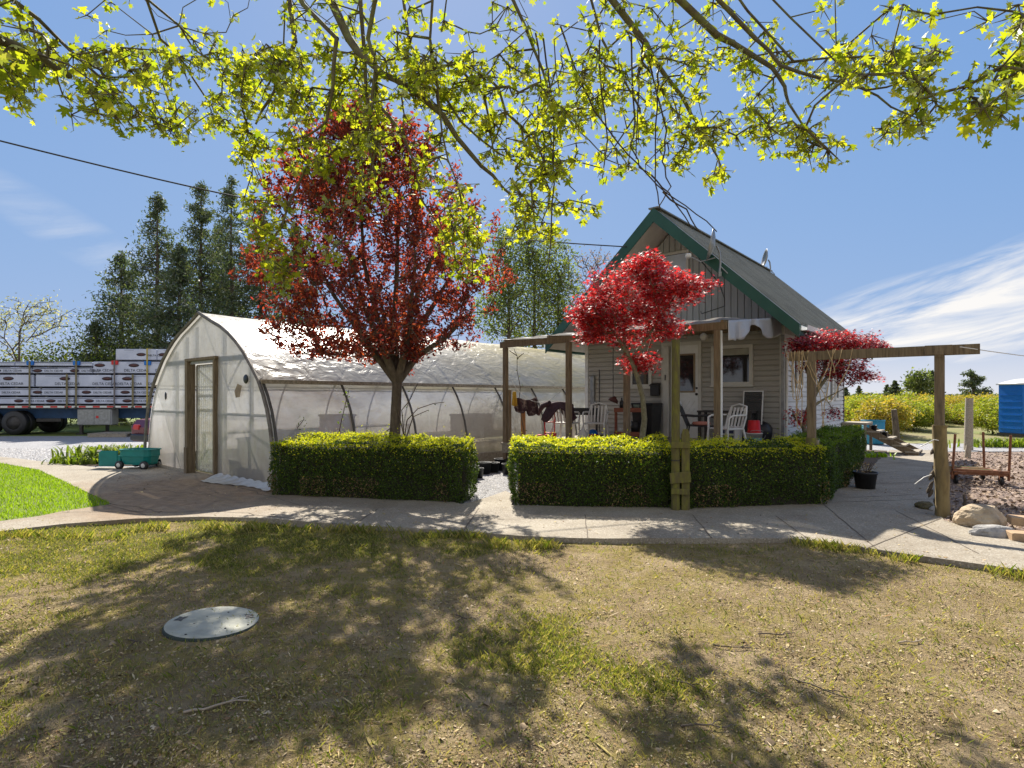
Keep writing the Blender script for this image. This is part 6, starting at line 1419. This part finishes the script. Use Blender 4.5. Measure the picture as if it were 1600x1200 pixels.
# scooter
t = thing('kick_scooter', 'black kick scooter standing by the wall beside the table', 'scooter', (PX(933, 13.9), 13.9, DZ), TH + R(60))
MB().tube([(0, 0, .1), (-.05, 0, .80)], .017, 7).build('stem', BLACK, t); MB().tube([(-.05, -.17, .82), (-.05, .17, .82)], .016, 7).build('handlebar', BLACK, t); MB().box((0, -.055, .06), (.55, .055, .085), bev=.008).build('footboard', BLACK, t); MB().lathe([(0, 0), (.02, 0), (.02, .05), (0, .05)], 8, TM((-.05, 0, .83))).build('stem_cap', PLASTW, t)
for x in (0, .6): MB().lathe([(0, -.012), (.045, -.012), (.055, 0), (.045, .012), (0, .012)], 14, TM((x, 0, .055), R(90))).build('wheel', BLACK, t)
# hanging lamp
p = P3(958, 624, 13.2); t = thing('hanging_lamp', 'dark red hanging lamp shade on a long black cord under the porch roof', 'lamp', p); MB().tube([(0, 0, .05), (0, 0, 1.32)], .008, 5).build('cord', BLACK, t)
MB().lathe([(0, .07), (.03, .07), (.05, .04), (.10, .0), (.12, -.06), (.112, -.06), (.09, -.01), (.0, .05)], 16, TM((.02, 0, 0), 0, R(25))).build('lamp_shade', pm('dark_red_enamel', (.09, .025, .02)), t)
# red wood shelf with bits
t = thing('wooden_shelf', 'low red brown wooden shelf stand behind the third post', 'shelf', (PX(984, 13.1), 13.1, DZ), TH + R(25)); RW = pm('red_brown_wood', (.26, .085, .045), (.17, .05, .03), 6, .7, .3, stretch=(1, 8, 8))
for z in (.16, .70): MB().box((-.34, -.16, z), (.34, .16, z + .035)).build('shelf_board', RW, t); MB().box((-.34, -.175, z - .045), (.34, -.16, z + .05)).build('apron', RW, t)
for x in (-.31, .31):
    for y in (-.13, .13): MB().box((x - .02, y - .02, 0), (x + .02, y + .02, .69)).build('leg', RW, t)
def on(tt, x, y, z): return tt.matrix_basis @ Vector((x, y, z))
for i, (x, y, z, r_, h, m, l) in enumerate(((-.18, 0, .736, .05, .24, BLACK, 'tall black bottle on top of the red brown shelf'), (-.07, .02, .736, .045, .28, pm('dark_green_glass', (.01, .03, .02)), 'dark green bottle on top of the red brown shelf'), (.15, 0, .736, .07, .09, pm('grey_green_pot', (.15, .18, .14)), 'low grey green jar on the right of the shelf top'), (-.2, 0, .196, .05, .10, PLASTW, 'small white cup on the lower shelf board, left'), (-.05, 0, .196, .05, .10, PLASTW, 'small white cup on the lower shelf board, middle'), (.12, 0, .196, .10, .25, BLACK, 'black tin on the lower shelf board'))):
    q = thing('bottle' if 'bottle' in l else 'jar', l, 'bottle' if 'bottle' in l else 'jar', on(t, x, y, z)); pr = [(0, 0), (r_, 0), (r_, h * .55), (r_ * .4, h * .8), (r_ * .35, h), (0, h)] if 'bottle' in l else [(0, 0), (r_ * .9, 0), (r_, h), (r_ * .85, h), (r_ * .8, .01), (0, .01)]
    MB().lathe(pr, 14).build('jar_body', m, q)
# black bin
t = thing('wheelie_bin', 'tall black bin standing against the wall left of the door', 'bin', hl(1.98, -.50, DZ), TH)
b = MB(); b.add([(-.21, -.2, .04), (.21, -.2, .04), (.21, .2, .04), (-.21, .2, .04), (-.26, -.27, .80), (.26, -.27, .80), (.26, .27, .80), (-.26, .27, .80)], [(0, 3, 2, 1), (4, 5, 6, 7), (0, 1, 5, 4), (1, 2, 6, 5), (2, 3, 7, 6), (3, 0, 4, 7)]); b.build('bin_body', BLACK, t)
MB().box((-.28, -.30, .801), (.28, .29, .86), bev=.03).build('lid', BLACK, t); MB().tube([(-.2, .3, .8), (.2, .3, .8)], .018, 6).build('handle', BLACK, t)
for x in (-.22, .22): MB().lathe([(0, -.02), (.07, -.02), (.08, 0), (.07, .02), (0, .02)], 14, TM((x, .2, .08), 0, R(90))).build('wheel', BLACK, t)
# black metal patio chair with pink cushion
t = thing('patio_chair', 'black metal patio rocker with a pink cushion in front of the door', 'chair', dk(1094, 11.3), R(68))
MB().grid(lambda u, v: ((u - .5) * .5, -.24 + .46 * v, .42 + .02 * v), 4, 4).build('seat', BLACK, t, solid=.02)
MB().grid(lambda u, v: ((u - .5) * .5, .22 + .26 * v, .44 + .62 * v), 4, 6).build('backrest', pm('black_mesh', (.03, .03, .03)), t, solid=.015)
for sx in (-1, 1):
    MB().tube([(sx * .27, -.32, .0), (sx * .27, -.34, .35), (sx * .27, -.30, .58), (sx * .27, -.18, .64), (sx * .27, .1, .62), (sx * .27, .34, .64)], .016, 7).build('armrest', BLACK, t)
    MB().tube([(sx * .26, .50, 1.10), (sx * .26, .22, .42), (sx * .26, .30, .0)], .016, 7).build('leg', BLACK, t); MB().tube([(sx * .27, -.34, .02), (sx * .27, .3, .02)], .016, 7).build('runner', BLACK, t)
c = thing('cushion', 'faded pink cushion on the black patio chair seat', 'cushion', t.matrix_basis @ Vector((0, -.02, .447)), R(68)); MB().lathe([(0, 0), (.17, 0), (.20, .025), (.17, .06), (0, .075)], 20, sy=.9).build('cushion_cover', pm('pink_cloth', (.48, .20, .15), (.36, .14, .1), 12, .9), c)
c = thing('towel', 'white cloth hung over the top of the black patio chair', 'towel', t.matrix_basis @ Vector((0, 0, 0)), R(68)); MB().grid(lambda u, v: (-.26 + .18 * u, .50 + (.04 if v > .5 else -.06) - .22 * abs(v - .5), 1.12 - .60 * abs(v - .5)), 5, 12).build('cloth', pm('pale_blue_white_cloth', (.6, .62, .64)), c, solid=.008)
# dark bench at the wall, white drawer stool, pails, screen, bag
t = thing('wall_bench', 'dark work bench against the wall under the front window', 'bench', hl(3.85, -.38, DZ), TH); DK = pm('dark_wood', (.04, .033, .028)); MB().box((-.62, -.22, .66), (.55, .22, .70)).build('bench_top', DK, t)
for x in (-.58, .1, .5):
    for y in (-.18, .18): MB().box((x - .025, y - .025, 0), (x + .025, y + .025, .659)).build('leg', DK, t)
t = thing('drawer_tower', 'white plastic drawer stool behind the right white chair', 'drawers', dk(1140, 11.3), TH)
MB().box((-.17, -.15, .0), (.17, .15, .42), bev=.01).build('drawer_case', PLASTW, t)
for z in (.05, .17, .29): MB().box((-.13, -.158, z), (.13, -.151, z + .08)).build('drawer_front', pm('dark_blue_plastic', (.04, .05, .1)), t)
def pail(label, x, y, z, r_, h, m, flip=False, stripe=None):
    t = thing('pail', label, 'pail', (x, y, z)); pr = [(0, 0), (r_ * .84, 0), (r_, h), (r_ * 1.05, h), (r_ * 1.05, h - .02), (r_ * .97, h - .02)]
    M = TM((0, 0, h), R(180)) if flip else None
    MB().lathe(pr if flip else [(0, 0), (r_ * .84, 0), (r_, h * .93), (r_ * 1.05, h * .93), (r_ * 1.05, h), (r_ * .96, h), (r_ * .9, h * .2), (0, .03)], 22, M).build('pail_body', m, t)
    if stripe: MB().lathe([(r_ * .90, h * .28), (r_ * .965, h * .68)], 22, TM((0, 0, 0), sc_=1.012)).build('label_band', stripe, t)
    MB().tube([(r_ * math.cos(a), -r_ * 1.02, (h * .86 - .10 * math.sin(a)) if not flip else (.03 + .02 * math.sin(a))) for a in np.linspace(0, math.pi, 9)], .005, 5).build('handle', GALV, t)
xb, yb = PX(1178, 11.2), 11.2
pail('white pail with a green and blue label on the porch edge', xb, yb, DZ + .001, .155, .30, PLASTW, stripe=pm('green_blue_label', (.10, .33, .28), (.12, .25, .45), 9, .5))
pail('red pail turned upside down on the white pail', xb + .0, yb, DZ + .302, .125, .24, REDP, flip=True)
t = thing('window_screen', 'black window screen with a thin white frame leaning on the wall', 'screen', hl(4.32, -.42, DZ), TH); M = TM((0, 0, .02), R(-9))
f = MB(M); w_, h_ = .205, 1.12; f.box((-w_, -.01, 0), (w_, .01, .02)); f.box((-w_, -.01, h_ - .02), (w_, .01, h_)); f.box((-w_, -.01, .02), (-w_ + .02, .01, h_ - .02)); f.box((w_ - .02, -.01, .02), (w_, .01, h_ - .02)); f.build('screen_frame', WHITE, t)
MS = bpy.data.materials.new('screen_mesh'); nt, b_, N_, L__ = nodes(MS); b_.inputs['Base Color'].default_value = (.02, .02, .02, 1); b_.inputs['Alpha'].default_value = .62; MB(M).box((-w_ + .02, -.002, .02), (w_ - .02, .002, h_ - .02)).build('mesh_panel', MS, t)
t = thing('refuse_bag', 'black refuse bag slumped in the corner of the porch behind the screen', 'bag', hl(4.45, -.25, DZ))
b = MB()
def bg(u, v):
    a = u * 6.283; e = v * math.pi; k = 1 + .18 * mnoise.noise(Vector((math.cos(a) * 2, math.sin(a) * 2, v * 4))); return (.26 * math.cos(a) * math.sin(e) ** .7 * k, .2 * math.sin(a) * math.sin(e) ** .7 * k, .24 - .24 * math.cos(e) * k if v > .5 else .24 - .24 * math.cos(e))
b.grid(bg, 24, 14).build('bag_body', BLACK, t); MB().tube([(0, 0, .44), (.02, 0, .52), (.05, .02, .56)], [.05, .025, .04], 8).build('tied_neck', BLACK, t)
# clothes line with shorts and a yellow cloth
t = thing('clothes_line', 'thin white line slung from the left porch post', 'line', P3(796, 590, 12.5)); a = Vector((0, 0, 0)); e = P3(880, 605, 12.2) - P3(796, 590, 12.5)
MB().tube([a.lerp(e, k / 12) + Vector((0, 0, -.42 * math.sin(math.pi * min(1, k / 12)) ** .8)) for k in range(13)], .006, 5).build('line', PLASTW, t)
Ys = 12.4
def poly_px(pts, Y, th=.012, ripple=.02):
    n = len(pts); c = np.mean([(p[0], p[1]) for p in pts], 0)
    return [(PX(px, Y), PZ(py, Y)) for px, py in pts]
def cloth(name, label, cat, pts, Y, mat, anchor):
    P = poly_px(pts, Y); cx = sum(p[0] for p in P) / len(P); t = thing(name, label, cat, (cx, Y, PZ(anchor, Y)))
    n = len(P); zc = PZ(anchor, Y); r1 = [(x - cx, .03 * math.sin(x * 22), z - zc) for x, z in P]
    xs = [p[0] for p in r1]; zs = [p[2] for p in r1]
    # fill by scan columns so that the cloth can ripple
    cols = 26; b = MB(); x0, x1 = min(xs), max(xs); prev = None
    for i in range(cols + 1):
        x = x0 + (x1 - x0) * (i / cols * .998 + .001); hit = []
        for k in range(n):
            (xa, _, za), (xb_, _, zb_) = r1[k], r1[(k + 1) % n]
            if (xa > x) != (xb_ > x): hit.append(za + (zb_ - za) * (x - xa) / (xb_ - xa))
        if len(hit) < 2: continue
        hi, lo = max(hit), min(hit); col = [(x, .03 * math.sin(x * 30 + k * .4) + .012 * math.sin(x * 75), lo + (hi - lo) * k / 8) for k in range(9)]
        if prev: b.add(prev + col, [(k, k + 1, 10 + k, 9 + k) for k in range(8)], True)
        prev = col
    b.build('cloth', mat, t, solid=.012); return t
SHT = pm('brown_floral_cloth', (.05, .022, .025), (.035, .016, .018), 9, .9, .4, c3=(.30, .22, .18), bdist=.01)
cloth('hanging_shorts', 'dark brown flowered shorts drying on the line', 'shorts', [(808, 621), (815, 623), (822, 625), (830, 624), (838, 620), (840, 632), (842, 645), (832, 650), (825, 650), (822, 641), (818, 646), (811, 645), (806, 643), (803, 636)], Ys, SHT, 622)
cloth('hanging_cloth', 'small mustard yellow cloth drying beside the porch post', 'cloth', [(801, 612), (806, 612), (808, 634), (804, 635), (800, 633)], Ys - .05, pm('mustard_cloth', (.55, .33, .04), (.42, .24, .03), 8, .9), 612)
# red toys at the porch's left
t = thing('wire_rack', 'small red wire rack standing behind the red toy cart', 'rack', dk(859, 12.8)); b = MB()
for x in (-.11, .11):
    for y in (-.06, .06): MB().tube([(x, y, 0), (x, y, .68 if x > 0 else .46)], .008, 5).build('leg', REDP, t)
for z in (.2, .44, .66): MB().tube([(-.11, -.06, z), (.11, -.06, z), (.11, .06, z), (-.11, .06, z), (-.11, -.06, z)], .009, 5).build('wire_shelf', REDP, t)
t = thing('toy_cart', 'low red plastic toy cart behind the middle hedge', 'toy', dk(851, 12.5)); MB().box((-.17, -.1, .08), (.13, .1, .18), bev=.03).build('cart_tub', REDP, t)
for x in (-.12, .1):
    for y in (-.1, .1): MB().lathe([(0, -.015), (.045, -.015), (.05, 0), (.045, .015), (0, .015)], 12, TM((x, y, .05), R(90))).build('wheel', BLACK, t)
t = thing('red_vase', 'tapered red plastic vase beside the toy cart', 'vase', dk(865, 12.35)); MB().lathe([(0, 0), (.035, 0), (.065, .22), (.06, .22), (.03, .02), (0, .02)], 14).build('vase_body', REDP, t)
t = thing('wash_tub', 'round tub with a white rim behind the middle hedge', 'tub', dk(835, 12.2)); MB().lathe([(0, 0), (.17, 0), (.21, .13), (.22, .14), (.22, .155), (.2, .155), (.16, .02), (0, .02)], 24).build('tub_body', pm('brown_plastic', (.12, .05, .035)), t); MB().lathe([(.205, .155), (.225, .15), (.228, .168), (.205, .17)], 24).build('rim', PLASTW, t)

# ------------------------------------------------------------------ trailer with lumber
def text_mesh(body, size, name='lettering', bold=0.0):
    cu = bpy.data.curves.new('txt', 'FONT'); cu.body = body; cu.size = size; cu.align_x = 'CENTER'; cu.offset = bold; cu.resolution_u = 2
    ob = bpy.data.objects.new('txt', cu); C.objects.link(ob); dg = bpy.context.evaluated_depsgraph_get(); me = bpy.data.meshes.new_from_object(ob.evaluated_get(dg)); me.name = name
    bpy.data.objects.remove(ob); bpy.data.curves.remove(cu); return me
TYB = Vector((-21.3, 24.0, 0)); TRZ = R(3.0)
def tl(x, y, z=0): return Matrix.Translation(TYB) @ Matrix.Rotation(TRZ, 4, 'Z') @ Vector((x, y, z))
WRAP = pm('white_lumber_wrap', (.44, .47, .58), (.35, .38, .49), 1.4, .4, .5, 3, c3=(.52, .55, .66), bdist=.03)
INK = pm('dark_ink', (.045, .05, .07), rough=.6); OV = pm('logo_brown', (.09, .035, .03), rough=.6)
TX1, TX2 = text_mesh('DELTA CEDAR', .155, bold=.002), text_mesh('DELTA CEDAR', .115, bold=.002)
TX1.materials.append(INK); TX2.materials.append(INK)
def trailer():
    t = thing('flatbed_trailer', 'long flatbed trailer with a blue frame and red white tape, loaded with lumber', 'trailer', TYB, TRZ)
    FB = pm('trailer_blue', (.03, .085, .20), (.02, .06, .14), 3, .6, .2); L0, L1 = -9.0, 12.0
    MB().box((L0, -.02, 1.12), (L1, 2.5, 1.23)).build('bed', WOODG, t)
    MB().box((L0, -.06, 1.13), (L1, -.021, 1.235)).build('side_rail', GALV, t)
    b1 = MB(); b2 = MB(); x = L0 + .2; k = 0
    while x < L1 - .3: 
        (b1 if k % 2 == 0 else b2).box((x, -.066, 1.15), (x + .28, -.061, 1.215)); x += .285; k += 1
    b1.build('reflective_tape', REDP, t); b2.build('reflective_tape', WHITE, t)
    MB().box((L0, .55, .68), (L1, .68, 1.119)).build('frame_beam', FB, t); MB().box((L0, 1.8, .68), (L1, 1.93, 1.119)).build('frame_beam', FB, t)
    tb = MB().box((3.05, .02, .42), (4.45, .5, 1.08), bev=.02).build('toolbox', pm('grey_toolbox', (.36, .37, .38), (.3, .3, .31)), t)
    MB().box((3.09, .0, .46), (3.74, .019, 1.04)).build('door', GALV, tb); MB().box((3.76, .0, .46), (4.41, .019, 1.04)).build('door', GALV, tb); MB().box((3.83, -.01, .70), (3.93, -.001, .80)).build('latch', REDP, tb)
    for y in (.3, 2.0): MB().box((2.95, y, .0), (3.05, y + .12, 1.1)).build('landing_leg', DARKM, t); MB().box((2.85, y - .08, 0), (3.15, y + .2, .04)).build('foot', DARKM, t)
    for x in (.5, -.75, -6.0):
        for y in (.0, .3, 1.9, 2.2):
            w_ = MB().lathe([(.28, -.13), (.48, -.13), (.51, -.09), (.51, .09), (.48, .13), (.28, .13)], 26, TM((x, y + .13, .51), R(90))).build('wheel', BLACK, t)
            MB().lathe([(0, -.05), (.1, -.06), (.12, -.02), (.27, -.02), (.285, -.12), (.29, .12), (0, .1)], 20, TM((x, y + .13, .51), R(90))).build('rim', DARKM, w_)
        MB().tube([(x, .1, .51), (x, 2.4, .51)], .07, 8).build('axle', DARKM, t)
    MB().box((1.2, .3, .55), (2.2, .42, .68)).build('spare_bracket', DARKM, t)
trailer()
def pack(label, x0, x1, z0, z1, y0=0.0, y1=1.15, texts=(), big=True):
    p = tl(x0, y0, z0); t = thing('lumber_pack', label, 'lumber pack', p, TRZ, 'wrapped lumber packs on the trailer'); h = z1 - z0; w = x1 - x0
    for z_ in (.25, .75): pass
    b = MB(); b.box((0, 0, .05), (w, y1 - y0, h), bev=.02); b.build('wrapped_boards', WRAP, t)
    b = MB(); r = np.random.default_rng(int(x0 * 10 + z0 * 100) % 999)
    x = .15
    while x < w - .1: b.box((x, -.01 + .02, -.005), (x + .09, y1 - y0 - .01, .049)); x += 1.15
    b.build('bearer', DARKM, t)
    d = MB(); d.box((.0, -.004, .052), (w, -.0005, .078)); d.box((w * .1 + .3 * r.random(), -.003, h * .9), (w * (.4 + .3 * r.random()), -.0005, h * .9 + .012)); 
    if h < .4: d.box((.0, -.004, h - .05), (w, -.0005, h - .028))
    d.build('dark_stripe', INK, t)
    for tx in texts:
        xx = tx - x0
        if xx < .05 or xx > w - .05: continue
        o = link('lettering', TX1 if big else TX2, None, t)
        if big: o.location = (xx, -.005, h * .24); oz, ox, rr_ = h * .72, xx + (.1 if int(tx * 7) % 2 else -.1), .19
        else: o.location = (xx + .2, -.005, h * .42); oz, ox, rr_ = h * .56, xx - .45, .17
        o.rotation_euler = (R(90), 0, 0)
        MB().lathe([(0, .0), (1, 0), (1, .004), (0, .006)], 24, TM((ox, -.001, oz), R(90)) @ Matrix.Diagonal((rr_ * 1.15, rr_ * .42, 1, 1))).build('logo_rim', INK, t)
        MB().lathe([(0, .0), (1, 0), (1, .002), (0, .003)], 24, TM((ox, -.0075, oz), R(90)) @ Matrix.Diagonal((rr_ * .95, rr_ * .30, 1, 1))).build('logo', OV, t)
lx = lambda px: (px * 24 / 900)           # along the bed from photo's left edge
rows = [(1.24, 1.58, [(-200, 110), (111, 300)], (-60, 44, 92, 150, 208, 262), False, 'bottom row'), (1.59, 1.95, [(-200, 60), (60.5, 112), (113, 300)], (-40, 8, 72, 146, 205, 255), False, 'second row'),
        (1.96, 2.52, [(-200, 49), (52, 167), (168, 300)], (-40, 15, 100, 157, 195, 242), True, 'third row'), (2.53, 2.82, [(-200, 46), (47, 138)], (-50, 10, 72, 128), False, 'thin fourth row'), (2.83, 3.06, [(-200, 20), (21, 138)], (), False, 'thin top row'),
        (2.53, 3.08, [(139, 171), (171.5, 300)], (153, 205, 253, 290), True, 'fourth row'), (3.09, 3.62, [(172, 235), (235.5, 300)], (228, 262), False, 'highest row')]
pos = ['at the left edge', 'in the middle', 'next to the greenhouse']
for ri, (z0, z1, segs, tx, big, nm) in enumerate(rows):
    for si, (a, b_) in enumerate(segs):
        where = ('running out of the left edge' if a < 0 else ('reaching behind the greenhouse' if b_ >= 299 else 'in the middle of the row'))
        pack('white wrapped lumber pack, %s of the load, %s' % (nm, where), lx(a), lx(b_) - .01, z0, z1, 0.0 if ri != 6 else .06, texts=[lx(v) for v in tx], big=big)
        pass
pack('plain white lumber pack on the far side of the trailer bed', lx(-200), lx(300), 1.24, 2.9, 1.2, 2.35)
STR = pm('olive_strap', (.20, .17, .09), (.13, .11, .06), 9, .8); STY = pm('yellow_strap', (.42, .32, .05)); STG = pm('grey_strap', (.14, .12, .12))
for i, (px, ztop, m, cm, w_, l) in enumerate(((45, 3.075, STR, 'b', .07, 'olive cargo strap with blue corners at the left'), (115, 3.075, STR, 'b', .07, 'olive cargo strap with blue corners left of the toolbox'), (173, 3.10, STG, 'r', .06, 'grey cargo strap with red corners'), (223, 3.63, STY, 'b', .06, 'yellow cargo strap over the highest packs'), (101, 2.53, STR, None, .08, 'short olive cargo strap ending under the third row'), (201, 2.53, STR, None, .08, 'short olive cargo strap above the red white plate'))):
    t = thing('cargo_strap', l, 'cargo strap', tl(lx(px), -.02, 1.13), TRZ, 'cargo straps over the load'); dz = ztop - 1.13
    MB().box((-w_ / 2, -.055, .0), (w_ / 2, -.045, dz + .01)).build('webbing', m, t)
    if cm: MB().box((-w_ / 2, -.044, dz + .002), (w_ / 2, 1.2, dz + .012)).build('webbing_top', m, t)
    MB().box((-w_ / 2 - .01, -.08, -.04), (w_ / 2 + .01, -.04, .05)).build('ratchet', DARKM, t)
    if cm:
        cc = BLUEP if cm == 'b' else REDP; zz = dz if px != 223 else 3.085 - 1.13
        for sx in (-1, 1): MB().box((sx * (w_ / 2 + .003), -.045, zz - .15), (sx * (w_ / 2 + .10), .02, zz + .02), bev=.005).build('corner_protector', cc, t)
t = thing('pallet', 'flat wooden pallet lying under the trailer on the verge', 'pallet', (PX(182, 23.5), 23.5, -.004), R(2))
for k in range(6): MB().box((-.75 + k * .25, -.6, .12), (-.55 + k * .25, .6, .145)).build('deck_board', WOODG, t)
for y in (-.55, 0, .55): MB().box((-.75, y - .04, .0), (.75, y + .04, .119)).build('stringer', WOODG, t)
# maroon car half behind the greenhouse
def car():
    t = thing('parked_car', 'maroon car mostly hidden behind the left side of the greenhouse', 'car', (-8.95, 17.7, 0), R(62)); M_ = pm('maroon_paint', (.13, .02, .035), (.11, .015, .03), 3, .3, .02, metal=.3)
    prof = [(-2.1, .35), (-2.15, .75), (-2.0, .95), (-1.1, 1.05), (-.45, 1.5), (.9, 1.52), (1.6, 1.1), (2.1, 1.0), (2.2, .7), (2.15, .35)]
    b = MB(); n = len(prof); vs = []
    for y, s in ((-.82, .9), (-.86, 1), (.86, 1), (.82, .9)):
        vs += [(x, (y if z < 1.0 else y * (.85 if z > 1.3 else .97)), z if s == 1 else .6 + (z - .6) * .97) for x, z in prof]
    fs = [(k * n + i, k * n + (i + 1) % n, (k + 1) * n + (i + 1) % n, (k + 1) * n + i) for k in range(3) for i in range(n)] + [tuple(range(n)), tuple(range(4 * n - 1, 3 * n - 1, -1))]
    b.add(vs, fs).build('body', M_, t)
    for s in (-1, 1):
        g = MB(); y = s * .845; g.add([(-.95, y, 1.08), (1.35, y, 1.10), (.85, y * .88, 1.44), (-.4, y * .88, 1.43), (-.95, y + s * .012, 1.08), (1.35, y + s * .012, 1.10), (.85, y * .88 + s * .012, 1.44), (-.4, y * .88 + s * .012, 1.43)], [(0, 1, 2, 3), (4, 7, 6, 5), (0, 4, 5, 1), (2, 6, 7, 3)]); g.build('side_window', GLASS, t)
        for x in (-1.35, 1.35):
            w_ = MB().lathe([(.2, -.1), (.31, -.1), (.33, -.06), (.33, .06), (.31, .1), (.2, .1)], 22, TM((x, s * .80, .33), R(90))).build('wheel', BLACK, t); MB().lathe([(0, -.1), (.19, -.09), (.2, .09), (0, .1)], 16, TM((x, s * .8, .33), R(90))).build('rim', GALV, w_)
    for y in (-.6, .6): MB().box((-2.17, y - .14, .68), (-2.1, y + .14, .82), bev=.02).build('tail_light', REDP, t)
    MB().box((-2.22, -.8, .38), (-2.08, .8, .56), bev=.03).build('bumper', BLACK, t)
car()
# overhead cable
p0 = P3(-60, 205, 9.0); p1 = P3(985, 386, 13.3); t = thing('overhead_cable', 'black service cable running from the left edge to the cabin gable', 'cable', p0)
d = p1 - p0; MB().tube([d * (k / 40) + Vector((0, 0, -.38 * math.sin(math.pi * k / 40))) for k in range(41)], .013, 6).build('cable', BLACK, t)
